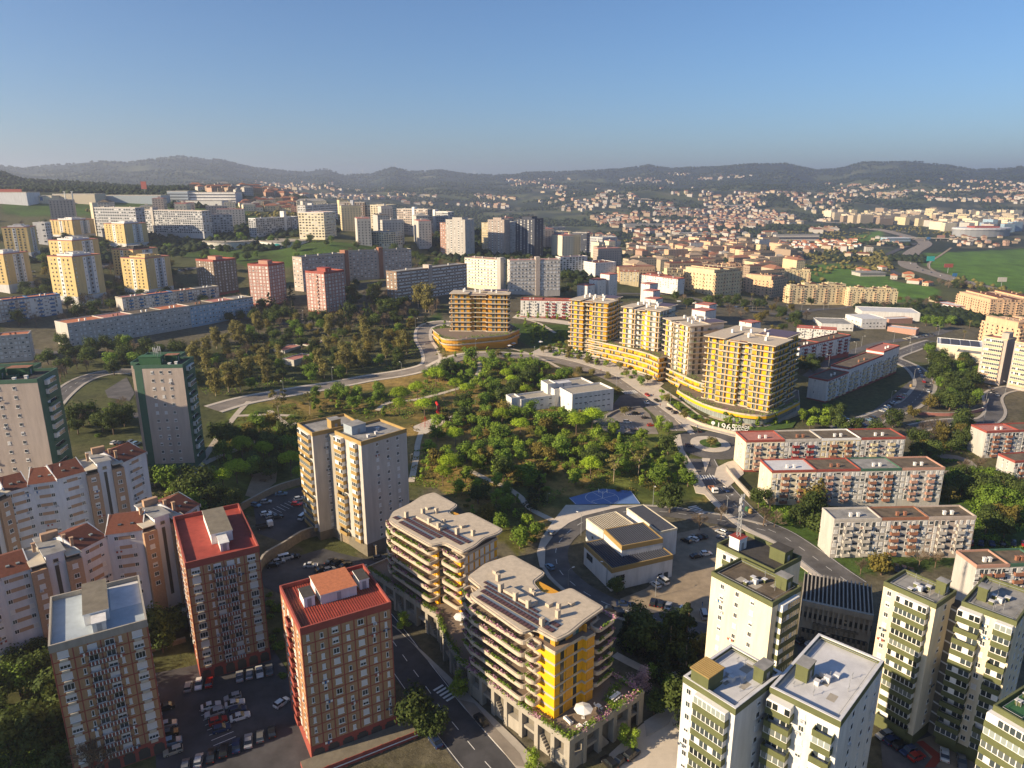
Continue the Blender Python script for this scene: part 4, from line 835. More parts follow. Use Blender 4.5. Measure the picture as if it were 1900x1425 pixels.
# ---- terraced white rows with red tiled roofs on the left
def terrace_row(name, label, lm, units, h0, wall='lilac_white'):
    """units: front roof-edge points in the picture from left to right, kinds: r(oofed) and t(ower)"""
    z0 = h0; pts = [(at(px, py, z)) for px, py, z, k in units]; 
    fr = Fr(pts[0][0], pts[0][1], 0, 10, 10, z0, 15); B = Bd(name, label, 'apartment block', fr); landmark(lm, pts[len(pts) // 2][0], pts[len(pts) // 2][1], h0 + 10)
    for i in range(len(units) - 1):
        a_, b_ = Vector(pts[i]), Vector(pts[i + 1]); k = units[i][3]; u = b_ - a_; ang = math.atan2(u.y, u.x); L_ = u.length; zr = (units[i][2] + units[i + 1][2]) / 2 - z0
        if k == 'r':
            f = Fr(a_.x, a_.y, ang, L_, 13, z0, zr + .0); mb = MB(); mb.box(0, L_, 0, 13, -6, zr - .05, wall, B.tf(f)); mb.build('wall', B.o)
            mb = MB(); T = B.tf(f); i0 = len(mb.v)
            P = [(-.15, -.35, zr), (L_ + .15, -.35, zr), (L_ + .15, 6.5, zr + 2.6), (-.15, 6.5, zr + 2.6), (-.15, 13.3, zr), (L_ + .15, 13.3, zr)]
            mb.quad([T(*P[0]), T(*P[1]), T(*P[2]), T(*P[3])], 'tile_dark'); mb.quad([T(*P[3]), T(*P[2]), T(*P[5]), T(*P[4])], 'tile_dark')
            mb.quad([T(*P[0]), T(*P[3]), T(*P[4])], wall); mb.quad([T(*P[1]), T(*P[5]), T(*P[2])], wall); ro = mb.build('roof', B.o)
            mb = MB(); 
            for e in (-.3, L_ + .05): 
                q = [T(e, -.4, zr - .3), T(e + .25, -.4, zr - .3), T(e + .25, 6.5, zr + 2.95), T(e, 6.5, zr + 2.95)]; mb.quad(q, 'trim_white'); mb.quad([T(e, 6.5, zr + 2.95), T(e + .25, 6.5, zr + 2.95), T(e + .25, 13.4, zr - .3), T(e, 13.4, zr - .3)], 'trim_white')
                mb.box(e, e + .25, -.4, 6.5, zr - .9, zr - .02, wall, T)
            mb.build('gable_trim', ro)
            for x in (L_ * .35, L_ * .7): mb = MB(); mb.box(x - .4, x + .4, 2.2, 2.9, zr + 1.0, zr + 1.32, 'glass_pale', T); mb.build('skylight', ro)
            n = max(1, int(zr / 2.75))
            win('pair', 4.6, .95, 'open', 'beige_brick', panes=1, glass='beige_brick', sill=False); win('sq', 1.2, 1.0, 'open', 'shutter_beige', panes=1)
            B.cols(f, 0, [(L_ * .5, 'pair', .9), (L_ * .5 - 2.0, 'n10', .85, 'window', .04), (L_ * .5 + 2.0, 'n10', .85, 'window', .04)], n, zr - n * 2.75 - .2, 2.75)
        elif k == 't':   # stair tower: brown bays either side of a white shaft
            f = Fr(a_.x, a_.y, ang, L_, 12, z0, zr + 2.2); mb = MB(); mb.box(L_ * .32, L_ * .68, -.4, 12, -6, zr + 1.6, wall, B.tf(f)); mb.build('wall', B.o)
            mb = MB(); mb.box(0, L_ * .32, -1.3, 11, -6, zr - 1.2, 'beige_brick', B.tf(f)); mb.box(L_ * .68, L_, -1.3, 11, -6, zr - 1.2, 'beige_brick', B.tf(f)); mb.build('brick_bay', B.o)
            mb = MB(); mb.box(L_ * .28, L_ * .72, -.6, 12, zr + 1.6, zr + 1.9, 'white_roof', B.tf(f), 'grey_roof'); mb.box(-.1, L_ * .3, -1.6, 9, zr + .3, zr + .5, 'shutter_beige', B.tf(f)); mb.box(L_ * .7, L_ + .1, -1.6, 9, zr + .3, zr + .5, 'shutter_beige', B.tf(f)); mb.box(0, L_ * .32, .4, 11, zr - 1.2, zr + .3, 'dark_frame', B.tf(f)); mb.box(L_ * .68, L_, .4, 11, zr - 1.2, zr + .3, 'dark_frame', B.tf(f)); ro = mb.build('roof', B.o)
            mb = MB(); mb.box(L_ * .46, L_ * .54, -.48, -.3, -2, zr - 1.6, 'dark_frame', B.tf(f)); mb.build('stair_window', B.o)
            n = max(1, int((zr - 1.5) / 2.75))
            B.cols(f, 0, [(L_ * .16, 'w12', .9, 'window', 1.3), (L_ * .84, 'w12', .9, 'window', 1.3)], n, zr - 1.6 - n * 2.75, 2.75); B.cols(f, 0, [(L_ * .5, 'sq', .9, 'window', .4)], 1, zr - 1.6, 2.7)
            B.chim(f, ro, [(L_ * .2, 5), (L_ * .8, 5), (L_ * .9, 2)], (.7, .7, 2.2), 'beige_brick')
            mb = MB(); mb.box(L_ * .4, L_ * .75, 8, 9.4, f.h - 1, f.h + 1.6, 'beige_brick', B.tf(f)); mb.build('chimney', ro)
    B.finish(); return B
terrace_row('terraced_row', 'terraced white row with red tiled roofs and brown bays below the left tower', 'rear white terraced row',
 [(-60, 945, 36, 't'), (12, 913, 36, 'r'), (53, 902, 36, 'r'), (106, 888.5, 37, 'r'), (158, 874, 37, 't'), (227, 858, 37, 'r'), (270, 838, 37, 'r')], 17)
terrace_row('terraced_row', 'terraced white row with red tiled roofs and tan bays nearest the blue grey roofed tower', 'front white terraced row',
 [(-70, 1100, 30, 'r'), (0, 1072, 30, 'r'), (55, 1055, 30, 't'), (148, 1020, 31, 'r'), (197, 995, 31, 'r'), (262, 980, 32, 't'), (337, 955, 32, 'r'), (369, 935, 32, 'r')], 12)

# ---- beige terraced blocks, school halls, market with solar roof, pinkish slab towers on the right
def stepped(label, Cp, Rp, Lp, h, wall, lm, nf=6, roofm='tile_dark', nch=8, name='apartment_block', win_='dk', bal='b_peach', z0=None, lim=60):
    fr = frame(Cp, Rp, Lp, h, z0); h = fr.h; B = Bd(name, label, 'apartment block', fr, lm=lm); w, d = fr.w, fr.d; g = .6; fh = (h - g - .4) / nf
    B.wing(fr, wall, roofm, wall, par=.3, band=.5)
    for f in (0, 1, 3):
        L_ = fr.L(f); n = max(2, int(L_ / 4.2)); xs = spread(L_, n, 1.8)
        B.cols(fr, f, [(x, win_, .7) for i, x in enumerate(xs) if i % 3], nf, g, fh); B.cols(fr, f, [(x, bal, .0, 'balcony') for i, x in enumerate(xs) if i % 3 == 0] + [(x, 'dd', .1) for i, x in enumerate(xs) if i % 3 == 0], nf, g, fh)
    x = 1.0; k = 0
    while x < w - 4:     # set back top floors with pitched red roofs
        sw = R.uniform(5, 9); sw = min(sw, w - 1 - x); y0 = R.uniform(1.5, 3.5); f2 = fr.sub(x, x + sw, y0, max(y0 + 5, d - 2.5), dz=h - .5, h=R.choice([2.6, 3.4, 4.6]))
        mb = MB(); T = B.tf(f2); mb.box(0, f2.w, 0, f2.d, 0, f2.h, wall, T); mb.build('attic', B.o); mb = MB(); mb.box(-.3, f2.w + .3, -.4, f2.d + .3, f2.h, f2.h + .35, roofm if k % 2 else wall, T); ro = mb.build('roof', B.o)
        B.cols(f2, 0, [(f2.w * .3, win_, .5), (f2.w * .7, win_, .5)], 1, 0, 3); B.chim(f2, ro, [(f2.w * .2, f2.d * .4), (f2.w * .5, f2.d * .6)][: 1 + k % 2], (.9, .9, 2.6), wall); x += sw + .6; k += 1
    B.finish(lim)
stepped('beige stepped block with red attic roofs, nearer one at the right edge', (1893, 610), (1960, 590), (1822, 588), 19, 'peach', 'nearer beige stepped block')
stepped('beige stepped block with many chimneys behind the pine grove on the right', (1838, 560), (1935, 548), (1776, 548), 17, 'peach', 'beige block behind the grove')
stepped('shaded olive beige block with red attics behind the school halls', (1466, 534), (1573, 533), 14, 563, 'yellow_pale', 'shaded block behind the school')
stepped('shaded beige block with chimneys at the right end of the palm avenue', (1576, 540), (1667, 541), 14, 568, 'yellow_pale', 'block at the end of the palm avenue')
stepped('tall peach block with pale front and grey side above the palm avenue', (1434, 520), (1462, 519), (1380, 513), 553, 'peach', 'tall peach block')
stepped('beige block with a blank sunlit end wall above the palm avenue', (1328, 507), (1378, 506), (1268, 506), 549, 'yellow_pale', 'beige block with blank end')
stepped('pale yellow block with dark windows left of the blank ended beige block', (1238, 506), (1268, 505), 12, 540, 'yellow_pale', 'pale yellow block')
stepped('beige block with a long red roof behind the tall peach block', (1300, 495), (1378, 494), 13, 15, 'peach', 'long red roofed beige block')
stepped('low beige block with red roofs behind the shaded olive block', (1440, 504), (1505, 505), 13, 13, 'yellow_pale', 'low beige block')
stepped('small peach block with brown attic behind the pale yellow block', (1190, 484), (1262, 484), 13, 12, 'peach', 'small peach block')
def boxes(name, label, cat, lm, L_):
    """plain halls: (corner, right, left or depth, height, wall, roof, window kind, rows)"""
    B = None
    for q in L_:
        fr = frame(q[0], q[1], q[2], q[3], B.fr.z0 if B else None)
        if B is None: B = Bd(name, label, cat, fr, lm=lm)
        ro = B.wing(fr, q[4], q[5], q[6] if len(q) > 6 and q[6] else q[4], par=.5, band=.7)
        if len(q) > 7 and q[7]:
            for f in (0, 3): B.cols(fr, f, [(x, q[7], 1.0) for x in spread(fr.L(f), max(2, int(fr.L(f) / 3)), 1.8)], q[8] if len(q) > 8 else 1, .4, 3)
    B.finish(); return B
boxes('school', 'white school with flat roofs and dark square windows behind the low white block', 'school', 'white school', [((1600, 592), (1646, 590), (1569, 575), 9, 'white_wall', 'white_roof', None, 'w16', 2), ((1525, 600), (1584, 601), (1509, 590), 6, 'white_wall', 'grey_roof', None, 'w16', 1)])
boxes('school_hall', 'long white ribbed hall roof behind the white school', 'hall', 'long white school hall', [((1600, 577), (1708, 581), 30, 5, 'white_wall', 'white_roof')])
boxes('school_hall', 'low white and pink hall right of the white school', 'hall', 'low pink hall', [((1647, 606), (1700, 612), 12, 4, 'salmon', 'white_roof'), ((1650, 592), (1694, 590), 10, 4, 'salmon', 'white_roof')])
boxes('sports_hall', 'small white hall with a wide arched roof by the green field', 'hall', 'arched white hall', [((1735, 560), (1775, 568), 16, 5, 'white_wall', 'white_roof', 'red_paint')])
mk = boxes('supermarket', 'beige supermarket with a rooftop of dark solar panels behind the pine grove', 'shop', 'supermarket with solar panels', [((1739.5, 637), (1826, 645), 26, 9, 'cream_wall', 'white_roof', 'trim_white'), ((1774, 652), (1824, 658), 13, 7.0, 'cream_wall', 'grey_roof', 'cream_wall')])
fr = mk.fr
for i in range(4):
    mb = MB(); mb.box(2 + (fr.w - 4) * i / 4 + .4, 2 + (fr.w - 4) * (i + 1) / 4 - .4, 2, fr.d - 2, fr.h - .3, fr.h - .05, 'slate_wall', mk.tf(fr)); mb.build('solar_panel', mk.o)
def pink_tower(label, Cp, Rp, Lp, h, lm):
    fr = frame(Cp, Rp, Lp, h); B = Bd('apartment_tower', label, 'apartment block', fr, lm=lm); w, d = fr.w, fr.d; nf = 9; g = 2.5; fh = (h - g - 1) / nf
    ro = B.wing(fr, 'pink_grey', 'tile_pink', 'yellow_pale', band=.8); B.house(fr, ro, w * .3, w * .8, 1, 5, 4, 'pink_grey', 'grey_roof')
    banded(B, fr, 3, d * .5, 'g6' if d < 11 else 'g9', nf, g, fh, .9, 'peach', 'a'); B.cols(fr, 3, [(d * .08, 'w05', .9)], nf, g, fh); B.finish()
pink_tower('peach tower with glazed balcony strips and a round grey flank by the supermarket', (1870, 630), (1886, 624), (1826, 625), 30, 'peach tower by the supermarket')
pink_tower('peach tower with glazed balconies cut by the right edge of the view', (1925, 640), (1945, 632), (1884, 632), 30, 'peach tower at the right edge')
# white and red stepped houses behind the amber towers
def red_step(label, L_, lm):
    B = None
    for Cp, Rp, Lp, h in L_:
        fr = frame(Cp, Rp, Lp, h, B.fr.z0 if B else None)
        if B is None: B = Bd('stepped_house', label, 'apartment block', fr, lm=lm)
        B.wing(fr, 'white_wall', 'tile_pink', 'red_paint', band=.6, par=.3); nf = max(1, int(h / 3)); B.cols(fr, 0, [(fr.w * t, 'n10', .8) for t in (.3, .7)], nf, .5, 3)
        if fr.sees(1): B.cols(fr, 1, [(fr.d * .5, 'b_dkred', 0, 'balcony'), (fr.d * .5, 'wd', .1)], nf, .5, 3)
        if fr.sees(3): B.cols(fr, 3, [(fr.d * .5, 'n10', .8)], nf, .5, 3)
    B.finish()
red_step('white stepped block with three red roofs rising to the right, left of the amber towers', [((1090, 529.5), (1104, 525), (1071, 528.6), 14), ((1110, 519), (1125, 515), (1093, 518), 18), ((1131, 509), (1146, 505), (1114, 508), 22)], 'white stepped block left of the amber towers')
red_step('white stepped block with red roofs just right of the first amber tower', [((1217, 555), (1230, 550), (1196, 554), 10), ((1212, 540), (1225, 535.5), (1193, 539.5), 15), ((1206, 527), (1221, 522.5), (1189.5, 526), 18)], 'white stepped block between amber towers')
red_step('white house with two bright red roofs behind the white tower', [((1309, 577), (1328, 568), (1284, 575), 11), ((1316, 566), (1330, 556), (1290, 564), 13)], 'house with bright red roofs')
red_step('small white house with red roof between the third and fourth yellow towers', [((1382, 614), (1398, 606), (1356, 611), 9), ((1395, 599), (1412, 592), (1372, 597), 9)], 'small house between yellow towers')
tall(T_, 'beige row with recessed dark balconies behind the white stepped blocks', (1151, 503), (1186, 503.5), 11, 14, 'yellow_pale', 'tile_pink', 'rust', 'beige row behind the stepped blocks', 5, kind='w12')
tall(T_, 'white row with red balconies right of the beige recessed row', (1187, 508), (1258, 517), 11, 14, 'white_wall', 'tile_pink', 'red_paint', 'white row with red balconies', 5, kind='w12')
tall(T_, 'white block with dark red hipped roof beside the round dark tree', (1105, 488), (1143, 487), (1079.5, 489), 18, 'white_wall', 'tile_dark', 'trim_white', 'white block with hipped roof', 6, kind='n10')
# water tanks on the green hill
def tank(label, cx, cy, rpx, wallm, graf):
    x, y, z = ground(cx, cy + 16); q = at(cx + rpx, cy + 16, z); r = abs(q[0] - x); o = empty('water_tank', (x, y + r, z)); tag(o, label, 'water tank'); landmark(label.split(' with')[0].split(' on')[0], x, y, z)
    n = 48; mb = MB(); mb.prism([(r * math.cos(2 * math.pi * i / n), r * math.sin(2 * math.pi * i / n)) for i in range(n)], -3, 7.5, wallm, 'concrete'); mb.build('tank_wall', o, smooth=False)
    mb = MB(); mb.prism([((r + .5) * math.cos(2 * math.pi * i / n), (r + .5) * math.sin(2 * math.pi * i / n)) for i in range(n)], 7.5, 8.2, 'concrete'); mb.build('rim', o)
    if graf:
        for a0, a1, z1, z2, m_ in graf:
            mb = MB(); k = 8
            for i in range(k):
                t0, t1 = rad(a0 + (a1 - a0) * i / k), rad(a0 + (a1 - a0) * (i + 1) / k); rr = r + .06; hh = z2 - abs(i - 3.5) * .35
                mb.quad([(rr * math.cos(t0), rr * math.sin(t0), z1), (rr * math.cos(t1), rr * math.sin(t1), z1), (rr * math.cos(t1), rr * math.sin(t1), hh), (rr * math.cos(t0), rr * math.sin(t0), hh)], m_)
            mb.build('mural', o)
tank('round beige water tank with flat concrete roof on the green hill', 410, 447, 49, 'tank_wall', None)
tank('round white water tank with a teal and blue mural on the green hill', 515, 446, 46, 'white_wall', [(228, 245, .5, 5.5, 'teal_paint'), (262, 276, .5, 6.5, 'teal_paint'), (248, 258, 1, 4.5, 'blue_pale'), (280, 290, 1, 4.5, 'green_box')])
# shopping halls on the hill top
for i, (x0, x1, yy, hh, wl, rf, lb) in enumerate([(-60, 52, 372, 16, 'lilac_white', 'grey_roof', 'grey shopping hall with a dark red roof sign at the left edge'), (54, 98, 374, 13, 'cream_wall', 'grey_roof', 'cream shopping hall with a red banner on the hill top'), (100, 178, 373, 15, 'shutter_beige', 'white_roof', 'long beige warehouse with flat white roof on the hill top'), (180, 300, 371, 12, 'metal_blue', 'grey_roof', 'low blue grey warehouse right of the long beige one'), (312, 350, 370, 18, 'metal_blue', 'slate_wall', 'dark and pale office block on the hill top'), (352, 438, 371, 17, 'white_wall', 'slate_wall', 'long white office block with dark top floor on the hill top'), (330, 412, 376, 8, 'white_wall', 'white_roof', 'low white hall in front of the white office block')]):
    z = rayup(x0 + 60, yy + 6, 0); a_ = at((x0 + x1) / 2, yy + 6, z); p0, p1 = at(x0, yy + 6, z), at(x1, yy + 6, z); fr = Fr(p0[0], p0[1], math.atan2(p1[1] - p0[1], p1[0] - p0[0]), math.hypot(p1[0] - p0[0], p1[1] - p0[1]), 30, z, hh)
    B = Bd('warehouse', lb, 'warehouse', fr, lm=lb.split(' on the')[0].split(' with')[0]); B.wing(fr, wl, rf, 'grey_wall', par=.6, band=1.0)
    if i == 1: mb = MB(); mb.box(2, fr.w * .4, -.3, -.05, 6, 11, 'red_paint', B.tf(fr)); mb.build('banner', B.o); mb = MB(); mb.box(fr.w * .5, fr.w * .62, -.3, -.05, 6, 11, 'blue_paint', B.tf(fr)); mb.build('banner', B.o)
    if i in (4, 5): B.lines(fr, 0, 'slate_wall', [4, 8.5, 13], (), t=1.6, name='window_band', out=.1)
    if i == 0: mb = MB(); mb.box(fr.w * .5, fr.w * .9, 4, 5, hh, hh + 4, 'red_paint', B.tf(fr)); mb.build('roof_sign', B.o)

boxes('school', 'low school pavilions with red tiled roofs hidden among the trees of the wood', 'school', 'red roofed pavilions', [((545, 668), (580, 658), 9, 4, 'pale_wall', 'tile_pink'), ((528, 650), (560, 640), 9, 4.5, 'pale_wall', 'tile_pink'), ((572, 640), (604, 632), 10, 4.5, 'pale_wall', 'tile_pink')])
# unseen towers added outside the view to shade the lower left corner
for x_, y_, lb in ((-158, 86, 'added shade casting tan brick tower outside the lower left corner of the view'), (-190, 150, 'added shade casting tan brick tower outside the left edge beyond the white rows')):
    fr = Fr(x_, y_, .5, 20, 15, 4, 36); B = Bd('apartment_tower', lb, 'apartment block', fr); B.wing(fr, 'brick_tan', 'metal_blue', 'concrete', 'red_paint', 3.5)
    for f in (0, 1): B.cols(fr, f, [(x, 'w12s', .8) for x in spread(fr.L(f), 5, 2)], 11, 3.6, 2.8)
    B.finish()
# ------------------------------------------------------------------ leaf meshes
def leafmat(name, col, col2, trans=.35, rnd=.25):
    m, N, L, p = newmat(name); p.inputs['Roughness'].default_value = .75; p.inputs['Specular IOR Level'].default_value = .15
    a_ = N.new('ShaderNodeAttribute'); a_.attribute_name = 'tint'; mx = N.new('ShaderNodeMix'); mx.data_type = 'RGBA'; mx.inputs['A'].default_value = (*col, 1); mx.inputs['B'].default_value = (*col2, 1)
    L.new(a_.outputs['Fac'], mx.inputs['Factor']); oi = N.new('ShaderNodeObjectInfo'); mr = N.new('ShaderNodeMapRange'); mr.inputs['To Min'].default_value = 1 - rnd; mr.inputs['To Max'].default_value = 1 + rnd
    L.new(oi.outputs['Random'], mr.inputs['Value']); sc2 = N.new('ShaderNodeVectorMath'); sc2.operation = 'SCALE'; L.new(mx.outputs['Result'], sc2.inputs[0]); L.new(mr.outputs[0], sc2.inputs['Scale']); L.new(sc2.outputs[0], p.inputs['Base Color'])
    if trans:
        tb = N.new('ShaderNodeBsdfTranslucent'); ms = N.new('ShaderNodeMixShader'); ms.inputs[0].default_value = trans; L.new(sc2.outputs[0], tb.inputs[0]); L.new(p.outputs[0], ms.inputs[1]); L.new(tb.outputs[0], ms.inputs[2]); L.new(ms.outputs[0], N['Material Output'].inputs[0])
    M[name] = m
leafmat('leaf_broad', (.080,.15,.022), (.22,.32,.045)); leafmat('leaf_dark', (.040,.068,.020), (.115,.15,.035)); leafmat('leaf_pine', (.21,.32,.02), (.42,.54,.045)); leafmat('leaf_fresh', (.13,.21,.025), (.33,.44,.055))
leafmat('leaf_olive', (.12,.12,.035), (.30,.26,.08)); leafmat('leaf_conifer', (.018,.032,.014), (.05,.07,.025)); leafmat('leaf_gold', (.11,.10,.025), (.26,.21,.05)); leafmat('flower_pink', (.32,.13,.22), (.55,.33,.40), .2); leafmat('blossom', (.42,.27,.30), (.62,.45,.48), .3)
leafmat('twig', (.10,.075,.05), (.19,.145,.10), 0, .3); mat('bark', (.14,.10,.07), .9, .2, 2.0); mat('bark_pale', (.34,.27,.19), .9, .2, 2.0)
rng = np.random.default_rng(11)
def leaves_mesh(name, cen, size, nrm, mats, midx=None, tint=None, aspect=.7):
    """one quad per leaf clump"""
    n = len(cen); size = np.broadcast_to(size, (n,))[:, None]; nrm = nrm / (np.linalg.norm(nrm, axis=1, keepdims=True) + 1e-9)
    r = rng.normal(size=(n, 3)); t = np.cross(nrm, r); t /= np.linalg.norm(t, axis=1, keepdims=True) + 1e-9; b = np.cross(nrm, t)
    t = t * size * .5; b = b * size * .5 * aspect
    v = np.stack([cen - t - b * .6, cen + t * .2 - b, cen + t + b * .5, cen - t * .3 + b], 1).reshape(-1, 3)
    me = bpy.data.meshes.new(name); me.vertices.add(4 * n); me.vertices.foreach_set('co', v.ravel()); me.loops.add(4 * n); me.loops.foreach_set('vertex_index', np.arange(4 * n)); me.polygons.add(n)
    me.polygons.foreach_set('loop_start', np.arange(0, 4 * n, 4)); me.polygons.foreach_set('loop_total', np.full(n, 4))
    for m_ in mats: me.materials.append(M[m_])
    if midx is not None: me.polygons.foreach_set('material_index', midx.astype(np.int32))
    me.update(calc_edges=True)
    a = me.attributes.new('tint', 'FLOAT', 'FACE'); a.data.foreach_set('value', (rng.random(n) if tint is None else tint).astype(np.float32)); return me
def edge_plants(B, path, z, pink=.25, name='planting', step=.22, hgt=.55, gap=.25, wid=.45):
    """flower boxes along a line (in the thing's own space)"""
    P = []; 
    for i in range(len(path) - 1):
        a, b = np.array(path[i]), np.array(path[i + 1]); L_ = np.linalg.norm(b - a); n = max(2, int(L_ / step))
        for k in range(n): P.append(a + (b - a) * (k + .5) / n)
    P = np.array(P); s = np.concatenate([[0], np.cumsum(np.linalg.norm(np.diff(P, axis=0), axis=1))]); off = rng.random() * 50
    dens = vnoise((s + off) / 1.7, s * 0, 5); keep = dens > gap
    P, s, dens = P[keep], s[keep], dens[keep]
    if not len(P): return
    k = 5; C_ = np.repeat(P, k, 0); n = len(C_); dn = np.repeat(dens, k)
    cen = np.column_stack([C_ + rng.normal(size=(n, 2)) * wid * .4, z + rng.random(n) * hgt * (dn + .3)]); nr = rng.normal(size=(n, 3)) + [0, 0, .8]
    ph = vnoise((np.repeat(s, k) + off) / 2.6, s.repeat(k) * 0 + 3, 17); mi = np.where((ph > 1 - pink - .15) & (rng.random(n) < .8), 1, 0); mi = np.where((mi == 0) & (rng.random(n) < .3), 2, mi)
    me = leaves_mesh(name, cen, rng.uniform(.3, .55, n), nr, ['leaf_broad', 'flower_pink', 'leaf_fresh'], mi); o = bpy.data.objects.new(name, me); C.objects.link(o); o.parent = B.o; o['kind'] = 'stuff'; return o

# ------------------------------------------------------------------ the two terraced buildings on the plinth
BX['cg_win'] = [(-.55, .55, -.06, .02, 0, 2.2, 'dark_frame'), (-.48, .48, -.09, -.05, .06, 2.14, 'glass')]
BX['cg_wood'] = [(-1.0, 1.0, -.14, .02, 0, 2.35, 'cgi_wood')]
BX['cg_yel'] = [(-1.1, 1.1, -.12, .02, 0, 2.35, 'cgi_yellow')]
BX['cg_white'] = [(-.7, .7, -.12, .02, 0, 2.4, 'cgi_white')]
BX['cg_door'] = [(-1.0, 1.0, -.05, .02, 0, 2.3, 'dark_frame'), (-.92, -.03, -.08, -.04, .08, 2.22, 'glass'), (.03, .92, -.08, -.04, .08, 2.22, 'glass')]
BX['cg_curt'] = [(-1.0, 1.0, -.05, .02, 0, 2.3, 'dark_frame'), (-.92, -.03, -.08, -.04, .08, 2.22, 'glass_pale'), (.03, .92, -.08, -.04, .08, 2.22, 'glass_teal')]
def along(B, poly, z, pat, w_=2.1, part_of={'cg_wood': 'wood_panel', 'cg_yel': 'yellow_panel', 'cg_white': 'pillar', 'cg_door': 'glass_door', 'cg_curt': 'glass_door', 'cg_win': 'window'}, ed=None, inset=.9):
    """panels and doors side by side along the edges of a wall outline (thing space)"""
    n = len(poly); ox, oy, oz = B.o.location
    for i in range(n):
        if ed is not None and i not in ed: continue
        a, b = Vector(poly[i][:2]), Vector(poly[(i + 1) % n][:2]); L_ = (b - a).length
        if L_ < 2.4: continue
        u = (b - a) / L_; rot = math.atan2(u.y, u.x); mid = (a + b) / 2; nx, ny = u.y, -u.x
        if nx * -(mid.x + ox) + ny * -(mid.y + oy) < -.05 * math.hypot(mid.x + ox, mid.y + oy): continue
        m = max(1, int((L_ - inset) / w_)); 
        for k in range(m):
            t = (L_ - m * w_) / 2 + (k + .5) * w_; p = a + u * t; key = pat[k % len(pat)] if isinstance(pat, (list, tuple)) else pat
            if key: B.put(part_of[key], key, (p.x + ox, p.y + oy, oz + z), rot)
Z6 = 27.5
f6 = frame((1030, 1186), (1120, 1126), (871, 1090), Z6, 0.0)
def l6(B, pts): return [B.rel(f6.P(x, y))[:2] for x, y in pts]
def pv_rows(B, rows, z, par):
    for (x0, y0, x1, y1) in rows:
        mb = MB(); a = f6.P(x0, y0); b = f6.P(x1, y1); mb2 = B.rel
        n = max(1, int(abs(y1 - y0) / 1.05))
        for i in range(n):
            ya = y0 + (y1 - y0) * i / n + .06; yb = y0 + (y1 - y0) * (i + 1) / n - .06; T = lambda X, Y, Z: B.rel(f6.P(X, Y, Z))
            mb.box(x0, x1, min(ya, yb), max(ya, yb), z + .12, z + .2, 'dark_frame', T); mb.box(x0 + .06, x1 - .06, min(ya, yb) + .05, max(ya, yb) - .05, z + .2, z + .23, 'pv_cell', T)
        mb.box(x1 + .02, x1 + .9, min(y0, y1), max(y0, y1), z + .02, z + .05, 'pv_painted_shadow', T); mb.build('solar_panels', par)  # flat blue grey strip beside each row: the panels' shadow painted on the roof
def stone_house(label, lm, wall, roof, lbal, rbal, pents, pv, chims, z0=8.0, nf=6, fh=2.8, flush=None, penth=None):
    org = Fr(*f6.P(*wall[0])[:2], f6.a, 1, 1, 0, 1); B = Bd('terraced_apartment_building', label, 'apartment building', org); landmark(lm, *f6.P(8, (wall[0][1] + roof[3][1]) / 2, 20))
    W_l = l6(B, wall); ztop = z0 + nf * fh
    mb = MB(); mb.prism(W_l, z0 - .5, ztop, 'cgi_yellow'); mb.build('wall', B.o)
    mb = MB(); mb.prism(rounded(offset(W_l, .1), .5, 2), ztop - .02, ztop + .3, 'cgi_stone', 'deck'); mb.build('terrace', B.o)
    Pn = l6(B, penth or wall); mb = MB(); mb.prism(offset(Pn, -1.2), ztop + .3, Z6 - .5, 'cgi_wood'); mb.build('penthouse', B.o)
    rp = rounded(l6(B, roof), 1.1, 3); mb = MB(); mb.prism(rp, Z6 - .55, Z6, 'cgi_stone'); ro = mb.build('roof', B.o); mb = MB(); mb.prism(offset(rp, -.5), Z6 + .0, Z6 + .12, 'cgi_stone'); mb.build('roof_top', ro)
    for k in range(nf):
        z = z0 + k * fh
        mb = MB(); mb.prism(offset(W_l, .13), z + fh - .55, z + fh - .02, 'cgi_stone'); mb.build('floor_band', B.o)
        for bi, (bp, pe) in enumerate(lbal + rbal):
            if k == 0 and bi < len(lbal) and z0 > 7: pass
            sh = (.35 if k % 2 else -.25); q = rounded(l6(B, [(x + (sh if x == min(p_[0] for p_ in bp) else 0), y) for x, y in bp]), 1.5, 4)
            zz = z + fh; mb = MB(); mb.prism(q, zz - .42, zz - .05, 'cgi_stone', 'deck'); mb.ring(q, .42, zz - .05, zz + .52, 'cgi_stone'); mb.build('balcony', B.o)
            if k < nf: edge_plants(B, l6(B, [(x + .35, y) for x, y in pe]), zz + .45, .45 if k % 2 else .3)
    # fronts behind the balconies
    for k in range(nf):
        z = z0 + k * fh + .12
        n = len(W_l)
        for i in range(n):
            fl = flush and i in flush
            along(B, W_l, z, flush[i] if fl else ['cg_door', 'cg_wood', 'cg_curt', 'cg_yel', 'cg_door', 'cg_white'], 2.1, ed=[i])
    along(B, offset(Pn, -1.2), ztop + .35, ['cg_door', 'cg_wood', 'cg_curt', 'cg_yel'])
    pv_rows(B, pv, Z6 + .12, ro)
    for x, y, s_, h_ in chims: mb = MB(); T = lambda X, Y, Z: B.rel(f6.P(X, Y, Z)); mb.box(x - s_, x + s_, y - .45, y + .45, Z6, Z6 + h_, 'cgi_stone', T); mb.build('chimney', ro)
    for (x0, x1, y0, y1, h_) in pents: mb = MB(); T = lambda X, Y, Z: B.rel(f6.P(X, Y, Z)); mb.box(x0, x1, y0, y1, Z6 + .05, Z6 + h_, 'cgi_stone', T); mb.build('roof_hatch', ro)
    B.finish(); return B
